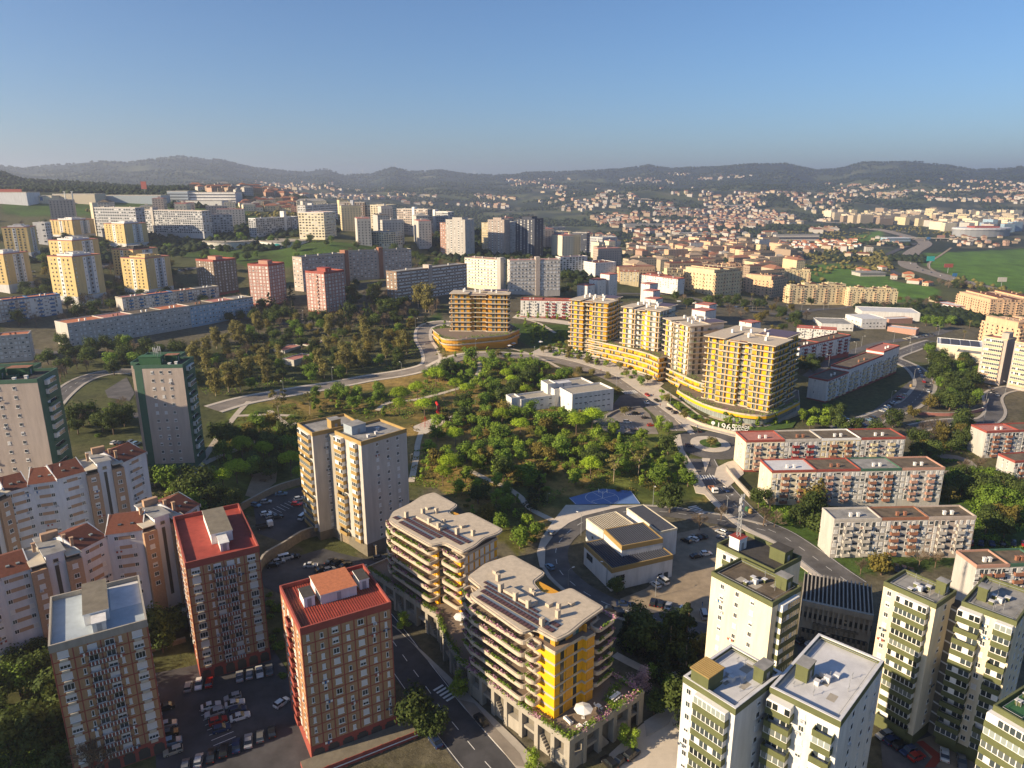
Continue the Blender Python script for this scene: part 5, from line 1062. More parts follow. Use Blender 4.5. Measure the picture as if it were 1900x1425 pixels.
stone_house('yellow and stone terraced building with planted balconies and solar panels, the nearer of the pair', 'nearer terraced building',
  [(-.6, -.6), (8.0, -1.0), (8.0, -2.0), (10.6, -2.2), (10.6, .3), (15.8, .5), (16.2, 31), (3.5, 31), (.4, 24.8), (.4, 6.4), (-.6, 6.2)],
  [(-.2, -.4), (3.6, -.9), (9.5, -.2), (16.8, .0), (17.6, 10.9), (12.6, 11.9), (11.2, 14.2), (13.0, 18.8), (18.2, 19.6), (18.6, 32.0), (10.6, 33.6), (3.0, 31.9), (2.0, 25.6), (-1.5, 25.8), (-2.2, 24.1), (-3.6, 6.6), (-.4, 5.6)],
  [([(-3.9, 6.0), (.6, 6.0), (.6, 24.8), (-3.2, 24.8)], [(-3.8, 6.6), (-3.5, 24.0)]), ([(-1.2, 25.2), (3.0, 25.2), (4.0, 31.5), (0.6, 31.5)], [(-1.0, 25.6), (.2, 31.2)]), ([(-3.2, 2.9), (-.4, 2.9), (-.4, 6.2), (-3.2, 6.2)], [(-3.2, 3.1), (-3.2, 6)])],
  [([(11.2, -2.6), (18.4, -2.3), (18.8, 12), (15.6, 12), (15.6, .6), (11.2, .6)], [(11.6, -2.5), (17.6, -2.2), (18.1, 11.5)])],
  [(4.4, 6.8, 11.5, 20.5, 1.0), (7.4, 8.8, 8.6, 9.8, .9), (8.6, 9.9, 27.5, 28.7, .9), (11.4, 12.8, 5.4, 6.4, .8)],
  [(-1.7, 5.2, -.4, 23.4), (.7, 5.2, 2.0, 24.6), (2.6, 5.2, 3.3, 25.5), (3.9, 9.0, 4.6, 27.0), (.9, 1.8, 2.2, 4.4), (3.0, 2.2, 4.3, 4.6)],
  [(1.5, 5.2, .5, 2.0), (6.2, 4.8, .45, 2.0), (4.2, 12.0, .5, 2.2), (4.3, 16.2, .5, 2.2), (4.4, 21.2, .6, 2.3), (7.2, 25.2, .45, 1.9), (8.8, 6.9, .35, 1.6), (8.6, 14.6, .35, 1.2), (9.4, 16, .35, 1.2)],
  flush={0: ['cg_win', 'cg_wood', 'cg_win', 'cg_win'], 2: ['cg_wood'], 10: [None], 9: [None], 1: [None]})
stone_house('yellow and stone terraced building with planted balconies behind the nearer one, by the twin tower', 'farther terraced building',
  [(11.0, 43.8), (25.4, 45), (26, 61), (25, 76), (11.5, 74.5), (9.2, 69.8), (9.2, 51.6), (12.2, 50.2)],
  [(10.0, 41.8), (14.8, 42.1), (19.6, 43.6), (23.9, 42.9), (26.8, 43.7), (27.2, 58.6), (22.6, 59.9), (22.6, 62.7), (27.9, 64.6), (28.6, 77.1), (24.0, 77.6), (18.2, 75.7), (11.3, 74.7), (7.1, 70.9), (6.4, 68.1), (6.2, 50.5), (9.8, 49.2)],
  [([(5.8, 50.5), (9.6, 50.5), (9.6, 70), (6.4, 70)], [(6.0, 51.2), (6.2, 69.2)]), ([(8.9, 42.2), (12, 42.2), (12.2, 49.8), (8.9, 49.8)], [(9.0, 42.8), (9.0, 49)]), ([(6.6, 70.4), (10, 70.4), (12, 74.8), (8.4, 75.0)], [(6.9, 70.8), (8.5, 74.6)])],
  [], [(13.2, 15.6, 55, 66, 1.0), (19, 20.4, 68, 69.2, .8), (18.6, 20, 52, 53, .8)],
  [(8.0, 52.8, 9.3, 67.5), (10.2, 52.0, 11.5, 68.6), (12.0, 45.0, 13.3, 66.5), (14.0, 44.2, 15.3, 66.0), (8.6, 69, 9.9, 71.2)],
  [(11.5, 68.2, .5, 2.2), (16.2, 66.5, .5, 2.2), (13.6, 60.2, .5, 2.3), (13.6, 56, .5, 2.3), (15.4, 50.2, .5, 2.2), (18.2, 46.8, .45, 1.9), (19.8, 64.8, .45, 1.7), (17.5, 58.5, .3, 1.2)],
  flush={0: ['cg_white', 'cg_white']})
# the plinth they stand on
org = Fr(*f6.P(-3.2, -7.4)[:2], f6.a, 1, 1, 0, 1); B = Bd('concrete_plinth', 'long concrete plinth with planted terraces, stair openings and garages under the terraced buildings', 'retaining building', org, lm='concrete plinth')
ol = [(-3.4, -7.6), (20.2, -9.6), (21, 14), (29.5, 40), (30, 82), (5.2, 82), (5.2, 47), (1.2, 40), (-2.2, 30), (-3.2, 12)]
q = l6(B, ol); mb = MB(); mb.prism(offset(q, -1.6), -6, 7.0, 'concrete_dark'); mb.build('wall', B.o)
mb = MB(); mb.prism(q, 6.9, 7.9, 'concrete', 'deck'); mb.ring(offset(q, .05), .5, 7.9, 8.6, 'concrete'); mb.build('terrace', B.o)
for i in range(len(q)):
    if i in (3, 4, 5 - 1): continue
    a, b = Vector(q[i]), Vector(q[(i + 1) % len(q)]); L_ = (b - a).length; u = (b - a) / L_; rot = math.atan2(u.y, u.x); n = max(1, round(L_ / 5.0))
    def T(x, y, z): return (a.x + u.x * x - u.y * y, a.y + u.y * x + u.x * y, z)
    for k in range(n + 1): x = L_ * k / n; mb = MB(); mb.box(max(0, x - .55), min(L_, x + .55), .02, 1.7, -6, 6.95, 'concrete', T); mb.build('pier', B.o)
    for k in range(n):
        x0, x1 = L_ * k / n + .55, L_ * (k + 1) / n - .55; mb = MB(); v = (k + i) % 3
        if v == 0: mb.box(x0, x1, .3, 1.65, -6, 3.4, 'concrete', T)
        elif v == 1: mb.box(x0, x1, .5, 1.65, 2.9, 3.6, 'concrete', T); mb.box(x0 + .1, x1 - .1, 1.3, 1.58, -3, 2.85, 'dark_frame', T)
        else:
            for j in range(9): mb.box(x0, x0 + (x1 - x0) * (1 - j / 9), .5, 1.6, -1 + j * .55, -1 + j * .55 + .5, 'concrete', T)
        mb.build('bay', B.o)
edge_plants(B, l6(B, [(-2.6, 40 - 10), (-2.8, 12), (-2.9, -6.9), (19.6, -8.9), (20.2, 12)]), 8.4, .4, hgt=1.0, wid=1.1, step=.12, gap=.1); edge_plants(B, l6(B, [(5.9, 81), (5.9, 47.5), (1.9, 40.5), (-1.4, 30.5)]), 8.4, .25, hgt=1.0, wid=1.1, step=.12, gap=.1)
edge_plants(B, l6(B, [(12, -8.0), (12.5, -5), (18, -4)]), 8.0, .2, hgt=1.2, wid=1.4, step=.1, gap=.1)
def terr(x, y, z=7.93): return f6.P(x, y, z)
# terrace furniture
def parasol(p, r, label, h=2.9, group=None):
    o = empty('parasol', p); 
    mb = MB(); mb.tube([(0, 0, 0), (0, 0, h)], [.05, .04], 'metal_grey', 6); mb.build('pole', o); mb = MB(); mb.box(-.35, .35, -.35, .35, 0, .1, 'furn_white'); mb.build('base', o); mb = MB(); n = 8
    for i in range(n):
        a, b = 2 * math.pi * i / n, 2 * math.pi * (i + 1) / n; mb.quad([(r * math.cos(a), r * math.sin(a), h - .45), (r * math.cos(b), r * math.sin(b), h - .45), (0, 0, h + .2)], 'furn_white'); mb.quad([(r * math.cos(b), r * math.sin(b), h - .45), (r * math.cos(a), r * math.sin(a), h - .45), (r * .98 * math.cos(a), r * .98 * math.sin(a), h - .62), (r * .98 * math.cos(b), r * .98 * math.sin(b), h - .62)], 'furn_white')
    mb.build('canopy', o); tag(o, label, 'parasol', group) if label else None; return o
parasol(terr(4.3, -4.8), 2.1, 'large cream parasol on the corner terrace of the nearer terraced building'); parasol(terr(7.6, 43.2 - 3.2), 2.0, 'large cream parasol on the terrace between the two terraced buildings')
def table(p, rz, w_, d_, label, nch, chair_label):
    o = empty('table', p, rz); mb = MB(); mb.box(-w_ / 2, w_ / 2, -d_ / 2, d_ / 2, .7, .77, 'furn_white'); mb.build('tabletop', o)
    for sx in (-1, 1):
        for sy in (-1, 1): mb = MB(); mb.box(sx * (w_ / 2 - .15) - .04, sx * (w_ / 2 - .15) + .04, sy * (d_ / 2 - .12) - .04, sy * (d_ / 2 - .12) + .04, 0, .7, 'furn_white'); mb.build('leg', o)
    tag(o, label, 'table')
    for i in range(nch):
        for s_ in (-1, 1):
            x = -w_ / 2 + w_ * (i + .5) / nch; c = Vector((x, s_ * (d_ / 2 + .35), 0)); c.rotate(Matrix.Rotation(rz, 3, 'Z')); q_ = Vector(p) + c; o2 = empty('chair', q_, rz + (0 if s_ < 0 else math.pi))
            mb = MB(); mb.box(-.23, .23, -.2, .24, .42, .47, 'furn_white'); mb.build('seat', o2); mb = MB(); mb.box(-.22, .22, -.26, -.2, .47, .86, 'furn_white'); mb.build('backrest', o2)
            for ax in (-.2, .2):
                for ay in (-.18, .2): mb = MB(); mb.box(ax - .02, ax + .02, ay - .02, ay + .02, 0, .42, 'metal_grey'); mb.build('leg', o2)
            tag(o2, None, 'chair', 'chairs on the planted terraces'); link_label(o2, 'white chair', chair_label)
def sofa(p, rz, w_, label):
    o = empty('sofa', p, rz); mb = MB(); mb.box(-w_ / 2, w_ / 2, -.45, .45, .12, .42, 'furn_white'); mb.build('seat', o); mb = MB(); mb.box(-w_ / 2, w_ / 2, .3, .45, .42, .78, 'furn_white'); mb.build('backrest', o)
    for s_ in (-1, 1): mb = MB(); mb.box(s_ * w_ / 2 - .1, s_ * w_ / 2 + .1, -.45, .45, .0, .6, 'furn_white'); mb.build('armrest', o)
    tag(o, label, 'sofa')
a6 = f6.a
table(terr(14.2, -5.8), a6, 3.2, 1.0, 'long white dining table on the right corner terrace of the nearer building', 4, 'around the long table on the corner terrace'); table(terr(9.0, -5.2), a6, 1.1, 1.1, 'small dark wood table beside the corner parasol', 1, 'at the small table by the corner parasol')
table(f6.P(23.5, 61.3, 8 + 16.8 + .3), a6, 3.2, 1.0, 'long white table on the roof terrace notch of the farther building', 4, 'around the roof terrace table of the farther building')
sofa(terr(1.2, -3.2), a6 + 1.4, 2.2, 'white sofa left of the parasol on the corner terrace'); sofa(terr(1.4, -6.2), a6 - 1.6, 1.0, 'white armchair nearest the planting on the corner terrace'); sofa(terr(2.9, -6.9), a6 - 1.6, 1.0, 'white armchair beside the other one on the corner terrace')
sofa(f6.P(14.4, 15.8, 25.1), a6, 2.0, 'white sofa in the roof terrace notch of the nearer building'); sofa(f6.P(19.0, 4.5 - 3, 8.0), a6 + 1.5, 1.6, 'white sofa at the right end of the corner terrace')

# ------------------------------------------------------------------ amber towers with stone balcony lines
def hbase(Cp, base):
    x, y, z = ground(*base); best = None
    r = ray(*Cp); t = y / r[1]; return CAMZ + r[2] * t - z, z
def wavy(poly, n=1): return rounded(poly, 1.4, 3)
BX['tw_y'] = [(-.9, .9, -.1, .02, 0, 2.5, 'cgi_yellow')]; BX['tw_w'] = [(-.9, .9, -.1, .02, 0, 2.5, 'cgi_white')]; BX['tw_d'] = [(-.95, .95, -.04, .02, 0, 2.4, 'cgi_white'), (-.85, -.03, -.07, -.03, .05, 2.3, 'glass'), (.03, .85, -.07, -.03, .05, 2.3, 'glass_pale')]; BX['tw_g'] = [(-.95, .95, -.04, .02, 0, 2.4, 'cgi_wood'), (-.5, .6, -.07, -.03, .05, 2.3, 'glass')]
BX['tw_o'] = [(-.9, .9, -.1, .02, 0, 2.5, 'cgi_wood')]
TP = {'tw_y': 'yellow_panel', 'tw_w': 'white_panel', 'tw_d': 'glass_door', 'tw_g': 'glass_door', 'tw_o': 'wood_panel'}
def amber(label, lm, Cp, Rp, Lp, base, nf, wall, pats, steps=3, lim=100, z0=None):
    h, zz = hbase(Cp, base); fr = frame(Cp, Rp, Lp, h, zz if z0 is None else z0); B = Bd('amber_tower', label, 'apartment building', fr, lm=lm); w, d = fr.w, fr.d; h = fr.h; fh = h / (nf + .15)
    # outline with shallow steps along the long left face and the right face
    pts = [(0, 0), (w * .5, 0), (w * .5, 1.8), (w, 1.8), (w, d)]; n = steps
    pts += [(1.0, d)]
    for i in range(n - 1, 0, -1):
        y = d * i / n; o0 = 1.0 if i % 2 == 0 else 0; o1 = 0 if i % 2 == 0 else 1.8
        pts += [(1.0 if (i + 1) % 2 else 2.2, y), (1.0 if i % 2 else 2.2, y)]
    pts += [(0 if n % 2 else 0, d / n * .0 + .01)] if False else []
    out = []; ys = [d * i / n for i in range(n + 1)]; offx = [0, 1.8, .2, 1.8, 0][:n]
    out = [(0, 0), (w * .5, 0), (w * .5, 1.6), (w, 1.6), (w, d), (offx[-1], d)]
    for i in range(n - 1, 0, -1): out += [(offx[i], ys[i]), (offx[i - 1], ys[i])]
    T = B.tf(fr); W_l = [T(x, y, 0)[:2] for x, y in out]
    mb = MB(); mb.prism(W_l, -4, h - fh * .2, wall, 'cgi_stone'); mb.build('wall', B.o)
    for k in range(1, nf):
        q = rounded(offset(W_l, 1.45 + .25 * (k % 2)), 1.3, 3); z = k * fh
        mb = MB(); mb.prism(q, z - .3, z + .0, 'cgi_stone', 'deck'); mb.ring(q, .3, z, z + .38, 'cgi_stone'); mb.build('balcony', B.o)
        e = [T(-1.15, y, 0)[:2] for y in np.linspace(d, 0, 10)]; e2 = [T(x, -1.0, 0)[:2] for x in np.linspace(0, w * .5, 5)] + [T(x, .5, 0)[:2] for x in np.linspace(w * .5, w + 1, 5)]
        edge_plants(B, e + e2, z + .2, .0, step=.5, hgt=.8, gap=.55, wid=.7)
    for k in range(nf):
        ne = len(W_l)
        for i in range(ne): along(B, W_l, k * fh + .06, pats[(i + (0 if k else 0)) % len(pats)], 2.0, TP, ed=[i], inset=.2)
    # roof plates at slightly different heights
    ro = None
    for j, (x0, x1, y0, y1, dz) in enumerate([(-2.1, w * .55, -2.1, d * .36, .0), (-1.2, w * .5, d * .36, d * .68, -.9), (-2.2, w * .55, d * .68, d + 1, .1), (w * .5, w + 1.5, .2, d * .5, .35), (w * .5, w + 1.0, d * .5, d + 1.2, -.3)]):
        mb = MB(); mb.prism([T(*p)[:2] for p in rounded([(x0, y0), (x1, y0), (x1, y1), (x0, y1)], .8, 2)] if False else [T(p[0], p[1], 0)[:2] for p in rounded([(x0, y0), (x1, y0), (x1, y1), (x0, y1)], .8, 2)], h - .45 + dz, h + dz, 'cgi_stone')
        o = mb.build('roof', B.o); ro = ro or o
        if j in (1, 3):
            mb = MB(); mb.box(x0 + 1, x1 - 1, y0 + 1, y1 - 1.5, h + dz + .02, h + dz + .2, 'pv_cell', T); mb.build('solar_panels', o)
    for x, y in ((.2, .2), (.3, .5), (.5, .3), (.6, .6), (.75, .45), (.4, .8), (.7, .8)): mb = MB(); mb.box(w * x - .6, w * x + .6, d * y - .5, d * y + .5, h - .4, h + 2.0, 'trim_white', T); mb.build('chimney', ro)
    B.finish(lim); return B, fr
YP = [['tw_y', 'tw_d', 'tw_o', 'tw_y', 'tw_d'], ['tw_d', 'tw_y', 'tw_d', 'tw_o'], ['tw_y', 'tw_d'], ['tw_d', 'tw_g', 'tw_y']]
WP = [['tw_w', 'tw_d', 'tw_w', 'tw_d'], ['tw_y', 'tw_d', 'tw_w', 'tw_g'], ['tw_w'], ['tw_w', 'tw_d', 'tw_y']]
T0b, t0f = amber('amber terraced tower with planted balconies above the curved coffee shop base', 'amber tower over the coffee shop', (941, 545), (950, 538), (837, 548), (938, 640), 11, 'cgi_wood', [['tw_o', 'tw_d', 'tw_g', 'tw_o', 'tw_d', 'tw_g'], ['tw_o', 'tw_g'], ['tw_d', 'tw_o']])
T1b, t1f = amber('golden terraced tower at the left end of the long stepped complex', 'leftmost golden tower', (1127, 561), (1156, 557), (1060, 555), (1122, 665), 12, 'cgi_yellow', YP)
T2b, t2f = amber('white and gold terraced tower, second along the long stepped complex', 'first white tower of the complex', (1224, 576), (1258, 573), (1157, 567), (1212, 693), 12, 'cgi_white', WP)
T3b, t3f = amber('white terraced tower with gold accents, third along the long stepped complex', 'second white tower of the complex', (1281, 604), (1347, 600), (1236, 590), (1272, 726), 12, 'cgi_white', WP)
T4b, t4f = amber('large golden terraced tower nearest the roundabout at the right end of the complex', 'large golden tower', (1436, 640), (1488, 627), (1312, 625), (1420, 785), 13, 'cgi_yellow', YP, steps=4)
def podium(label, lm, line, z, dep, zb, lev, wallm, pats, fascia='cgi_stone', glass_low=False, name='podium_building', plants=True):
    P = [at(px, py, z) for px, py in line]; a, b = Vector(P[0]), Vector(P[-1]); u = (b - a).normalized(); n = Vector((-u.y, u.x)); n = n if n.y > 0 else -n
    # smooth the front line
    Q = []
    for i in range(len(P) - 1):
        p0, p1, p2, p3 = [Vector(P[max(0, min(len(P) - 1, j))]) for j in (i - 1, i, i + 1, i + 2)]
        for k in range(4): t = k / 4; Q.append(.5 * ((2 * p1) + (-p0 + p2) * t + (2 * p0 - 5 * p1 + 4 * p2 - p3) * t * t + (-p0 + 3 * p1 - 3 * p2 + p3) * t ** 3))
    Q.append(Vector(P[-1])); poly = [(q.x, q.y) for q in Q] + [(Q[-1] + n * dep)[:], (Q[0] + n * dep)[:]]
    if area(poly) < 0: poly = poly[::-1]
    org = Fr(Q[0].x, Q[0].y, 0, 1, 1, 0, z); B = Bd(name, label, 'apartment building', org); landmark(lm, *Q[len(Q) // 2], z); loc = [(x - Q[0].x, y - Q[0].y) for x, y in poly]
    mb = MB(); mb.prism(offset(loc, -1.6), zb - 3, z - .1, wallm); mb.build('wall', B.o)
    for k in range(lev + 1):
        zz = z - k * 3.2; q = offset(loc, .3 if k % 2 else 0); mb = MB(); mb.prism(q, zz - .45, zz, fascia, 'deck'); mb.ring(q, .35, zz, zz + .45, 'cgi_stone'); mb.build('floor_slab', B.o)
        fl = [(q_.x - Q[0].x, q_.y - Q[0].y) for q_ in Q]
        if plants and k == 0:
            for q_ in (3.0, 4.6): edge_plants(B, [(x + n.x * q_, y + n.y * q_) for x, y in fl], zz, 0, step=.35, hgt=1.6, gap=.5, wid=1.6)
        if plants: edge_plants(B, [(x + n.x * .6, y + n.y * .6) for x, y in fl], zz + .3, 0, step=.3, hgt=.9, gap=.4, wid=.9)
    for k in range(lev):
        if glass_low and k == lev - 1: continue
        w2 = offset(loc, -1.6)
        for i in range(len(w2)):
            a_, b_ = Vector(w2[i]), Vector(w2[(i + 1) % len(w2)]); L_ = (b_ - a_).length; u_ = (b_ - a_) / max(L_, .01); nx, ny = u_.y, -u_.x; mid = (a_ + b_) / 2
            if nx * -(mid.x + Q[0].x) + ny * -(mid.y + Q[0].y) < 0: continue
            m = max(1, int(L_ / 2.1)); 
            for j in range(m): p = a_ + u_ * (L_ * (j + .5) / m); key = pats[(i * 3 + j + k) % len(pats)]; B.put(TP[key], key, (p.x + Q[0].x, p.y + Q[0].y, z - (k + 1) * 3.2 + .06), math.atan2(u_.y, u_.x))
    B.finish(); return B, Q, loc, n
podium('wavy stepped gold base with stone lines joining the first two towers', 'upper wavy base', [(1055, 624), (1083, 629), (1110.5, 635), (1158, 645), (1189.5, 653), (1206, 658), (1222, 665)], 21.5, 17, 8, 4, 'cgi_yellow', ['tw_y', 'tw_d', 'tw_o', 'tw_y', 'tw_g'])
podium('lower wavy gold base with planted terraces below the white tower', 'lower wavy base', [(1176, 663), (1190, 668), (1214, 675), (1240, 685), (1270, 699), (1300, 711), (1332, 718)], 14.5, 16, 3, 3, 'cgi_yellow', ['tw_y', 'tw_d', 'tw_y', 'tw_o'])
PB, PQ, PL, Pn_ = podium('curved glazed shop base with yellow fascia under the large golden tower', 'glazed shop base', [(1256, 724), (1276, 736), (1303, 749), (1335, 759.5), (1382, 769), (1422, 771), (1452, 761), (1484, 745)], 8.8, 22, 2, 0, 'glass_pale', ['tw_y'])
mb = MB(); q = offset(PL, .12); mb.prism(q, 7.0, 8.34, 'cgi_yellow'); mb.build('fascia', PB.o); mb = MB(); w2 = offset(PL, -1.6)
for i in range(len(w2)):
    a_, b_ = Vector(w2[i]), Vector(w2[(i + 1) % len(w2)]); L_ = (b_ - a_).length
    for j in range(int(L_ / 1.8) + 1): p = a_ + (b_ - a_) * (j * 1.8 / L_); mb.tube([(p.x, p.y, 0), (p.x, p.y, 7)], [.07, .07], 'dark_frame', 4)
mb.build('mullions', PB.o); mb = MB(); mb.prism(offset(PL, .8), -2, 3.6, 'cgi_stone'); mb.build('base', PB.o)
C0, CQ, CL, Cn = podium('curved wood clad coffee shop base with stone lines under the amber tower', 'coffee shop base', [(815, 622), (818, 627), (828, 630), (850, 630.5), (880, 628), (910, 625), (939, 622), (952, 617), (965, 611.5)], 24.5, 20, 17, 1, 'cgi_wood', ['tw_o', 'tw_o'])
mb = MB(); mb.prism(offset(CL, -.5), 18.6, 24.2, 'cgi_wood'); mb.build('cladding', C0.o)
def words(txt, size, p, rz, m, parent=None, name='lettering', tilt=90, ext=.12, align='LEFT'):
    cu = bpy.data.curves.new(name, 'FONT'); cu.body = txt; cu.size = size; cu.extrude = ext; cu.align_x = align; cu.resolution_u = 2; cu.materials.append(M[m]); o = bpy.data.objects.new(name, cu); C.objects.link(o); o.rotation_euler = (rad(tilt), 0, rz); o.location = p
    bpy.context.view_layer.update(); me = bpy.data.meshes.new_from_object(o.evaluated_get(bpy.context.evaluated_depsgraph_get())); o2 = bpy.data.objects.new(name, me); C.objects.link(o2); o2.rotation_euler = o.rotation_euler; o2.location = p; bpy.data.objects.remove(o)
    if parent: o2.parent = parent
    return o2
# COFFEE SHOP lettering on the base front
p0, p1 = at(905, 637.5, 19.6), at(938, 634.5, 19.6); pr = Vector(C0.o.location); nn = Vector((p1[0] - p0[0], p1[1] - p0[1])).normalized(); off = Vector((nn.y, -nn.x)) * .9
words('COFFEE SHOP', 1.75, (p0[0] - pr.x + off.x * 1.2, p0[1] - pr.y + off.y * 1.2, 19.0), math.atan2(nn.y, nn.x), 'trim_white', C0.o)
# the big garden sign
g0 = ground(1328, 797); g1 = ground(1374, 804); ux = Vector((g1[0] - g0[0], g1[1] - g0[1])).normalized(); rz = math.atan2(ux.y, ux.x); so_ = empty('garden_sign', g0, rz); tag(so_, 'large white standing letters reading 1965 Cidade Jardim on the planted bank by the roundabout', 'sign')
words('1965', 4.8, (0, 0, .5), 0, 'trim_white', so_, 'numerals', ext=.2); words('CIDADE', 2.0, (8.6, .0, 2.3), 0, 'trim_white', so_, ext=.15); words('JARDIM', 2.0, (8.6, 0, .5), 0, 'trim_white', so_, ext=.15)
mb = MB(); n = 12; mb.prism([(-1.5 + .95 * math.cos(2 * math.pi * i / n), 3.3 + .95 * math.sin(2 * math.pi * i / n)) for i in range(n)], -.15, .15, 'trim_white', tf=lambda x, y, z: (x, z, y)); mb.box(-1.62, -1.38, -.15, .15, .5, 3, 'trim_white'); mb.box(-2.3, -.7, -.15, .15, .4, .7, 'trim_white'); mb.build('tree_emblem', so_)
# ------------------------------------------------------------------ roads, pavements, paths
mat('asphalt', (.105, .10, .098), .9, .36, .16); mat('asphalt_dark', (.060, .060, .066), .9, .36, .16); mat('asphalt_warm', (.23, .20, .17), .9, .26, .14); mat('pavement', (.38, .345, .30), .9, .12, .4); mat('pavement_pale', (.52, .46, .385), .9, .1, .4)
mat('path_pale', (.50, .43, .34), .9, .12, .5); mat('sand', (.27, .215, .15), .95, .25, .25); mat('line_white', (.72, .72, .70), .7, .1, 1.); mat('court_blue', (.10, .18, .38), .7, .06); mat('red_path', (.28, .05, .03), .9, .1); mat('grass_lawn', (.06, .11, .018), .95, .35, .5); mat('timber', (.20, .15, .10), .9, .15, 2)
ROADS = []
def smooth(P, k=6):
    Q = []
    for i in range(len(P) - 1):
        p0, p1, p2, p3 = [np.array(P[max(0, min(len(P) - 1, j))][:2]) for j in (i - 1, i, i + 1, i + 2)]
        for t in np.arange(k) / k: Q.append(.5 * ((2 * p1) + (-p0 + p2) * t + (2 * p0 - 5 * p1 + 4 * p2 - p3) * t * t + (-p0 + 3 * p1 - 3 * p2 + p3) * t ** 3))
    Q.append(np.array(P[-1][:2])); return np.array(Q)
def nrm2(Q): t = np.gradient(Q, axis=0); t /= np.linalg.norm(t, axis=1, keepdims=True) + 1e-9; return np.stack([-t[:, 1], t[:, 0]], 1)
def resample(Q, st):
    s = np.concatenate([[0], np.cumsum(np.linalg.norm(np.diff(Q, axis=0), axis=1))]); n = max(2, int(s[-1] / st)); u = np.linspace(0, s[-1], n); return np.stack([np.interp(u, s, Q[:, 0]), np.interp(u, s, Q[:, 1])], 1), s[-1]
def ribbon(name, Q, o0, o1, dz, m, thick=0.0, cross=4, parent=None, st=4.0, kind='structure'):
    Q, _ = resample(Q, st); N_ = nrm2(Q); offs = np.linspace(o0, o1, cross + 1); n = len(Q)
    V = (Q[:, None, :] + N_[:, None, :] * offs[None, :, None]).reshape(-1, 2); Z = zter(V[:, 0], V[:, 1]) + dz
    mb = MB(); mb.v = [(a, b, c) for (a, b), c in zip(V, Z)]; k = mb.mi(m); c1 = cross + 1
    for i in range(n - 1):
        for j in range(cross): a = i * c1 + j; mb.f.append((a, a + c1, a + c1 + 1, a + 1) if o1 < o0 else (a, a + 1, a + c1 + 1, a + c1)[::-1]); mb.m.append(k)
    if thick:
        base = len(mb.v)
        for e in (0, cross):
            b0 = len(mb.v); mb.v += [(mb.v[i * c1 + e][0], mb.v[i * c1 + e][1], mb.v[i * c1 + e][2] - thick) for i in range(n)]
            for i in range(n - 1): mb.f.append((i * c1 + e, (i + 1) * c1 + e, b0 + i + 1, b0 + i)); mb.m.append(k)
    o = mb.build(name, parent); 
    if not parent: tag(o, kind=kind)
    return o
def road(pts, w_, m='asphalt', dz=.14, name='road', side=(0, 0), sm='pavement', dash=True, edge=False, k=6):
    Q = smooth(grounds(pts)[0], k); ROADS.append((Q, w_ / 2 + max(side) + .5)); ribbon(name, Q, w_ / 2, -w_ / 2, dz, m)
    if side[0]: ribbon('pavement', Q, w_ / 2 + side[0], w_ / 2 - .02, dz + .13, sm, .5)
    if side[1]: ribbon('pavement', Q, -w_ / 2 + .02, -w_ / 2 - side[1], dz + .13, sm, .5)
    if dash or edge:
        R2, L_ = resample(Q, 1.0); N_ = nrm2(R2); mb = MB()
        def seg(i0, i1, off, hw):
            for i in range(i0, min(i1, len(R2) - 1)):
                P = [(R2[a] + N_[a] * o_) for a, o_ in ((i, off + hw), (i, off - hw), (i + 1, off - hw), (i + 1, off + hw))]; zz = zter([p[0] for p in P], [p[1] for p in P]) + dz + .02
                mb.quad([(p[0], p[1], z) for p, z in zip(P, zz)], 'line_white')
        if dash:
            for i in range(0, len(R2) - 4, 7): seg(i, i + 3, 0, .08)
        if edge: seg(0, len(R2), w_ / 2 - .5, .07); seg(0, len(R2), -w_ / 2 + .5, .07)
        o = mb.build('road_markings'); tag(o, kind='structure') if o else None
    return Q
def sheet(name, pts, m, dz, kind='structure', cell=5.0, world=False, thick=0.0):
    P = pts if world else wpoly(pts); bm = bmesh.new(); vs_ = [bm.verts.new((x, y, 0)) for x, y in P]; f = bm.faces.new(vs_); bm.normal_update()
    if f.normal.z < 0: f.normal_flip()
    xs = [p[0] for p in P]; ys = [p[1] for p in P]
    for ax, lo, hi in ((0, min(xs), max(xs)), (1, min(ys), max(ys))):
        c = lo + cell
        while c < hi:
            co = [0, 0, 0]; no = [0, 0, 0]; co[ax] = c; no[ax] = 1
            bmesh.ops.bisect_plane(bm, geom=bm.verts[:] + bm.edges[:] + bm.faces[:], plane_co=co, plane_no=no); c += cell
    vv = bm.verts[:]; zz = zter([v.co.x for v in vv], [v.co.y for v in vv])
    for v, z in zip(vv, zz): v.co.z = z + dz
    if thick:
        ed = [e for e in bm.edges if len(e.link_faces) == 1]; r_ = bmesh.ops.extrude_edge_only(bm, edges=ed)
        for v in r_['geom']:
            if isinstance(v, bmesh.types.BMVert): v.co.z -= thick
    me = bpy.data.meshes.new(name); bm.to_mesh(me); bm.free(); me.materials.append(M[m]); o = bpy.data.objects.new(name, me); C.objects.link(o); tag(o, kind=kind); return o
def zebra(p0, p1, wid, n=8):
    """white crossing bars between two picture points"""
    a, b = [np.array(q[:2]) for q in grounds([p0, p1])[0]]; u = (b - a) / np.linalg.norm(b - a); v = np.array([-u[1], u[0]]); L_ = np.linalg.norm(b - a); mb = MB()
    for i in range(n):
        s0 = L_ * i / n; s1 = s0 + L_ / n * .5; P = [a + u * s0 - v * wid / 2, a + u * s1 - v * wid / 2, a + u * s1 + v * wid / 2, a + u * s0 + v * wid / 2]; zz = zter([p[0] for p in P], [p[1] for p in P]) + .175
        mb.quad([(p[0], p[1], z) for p, z in zip(P, zz)], 'line_white')
    tag(mb.build('crosswalk_markings'), kind='structure')
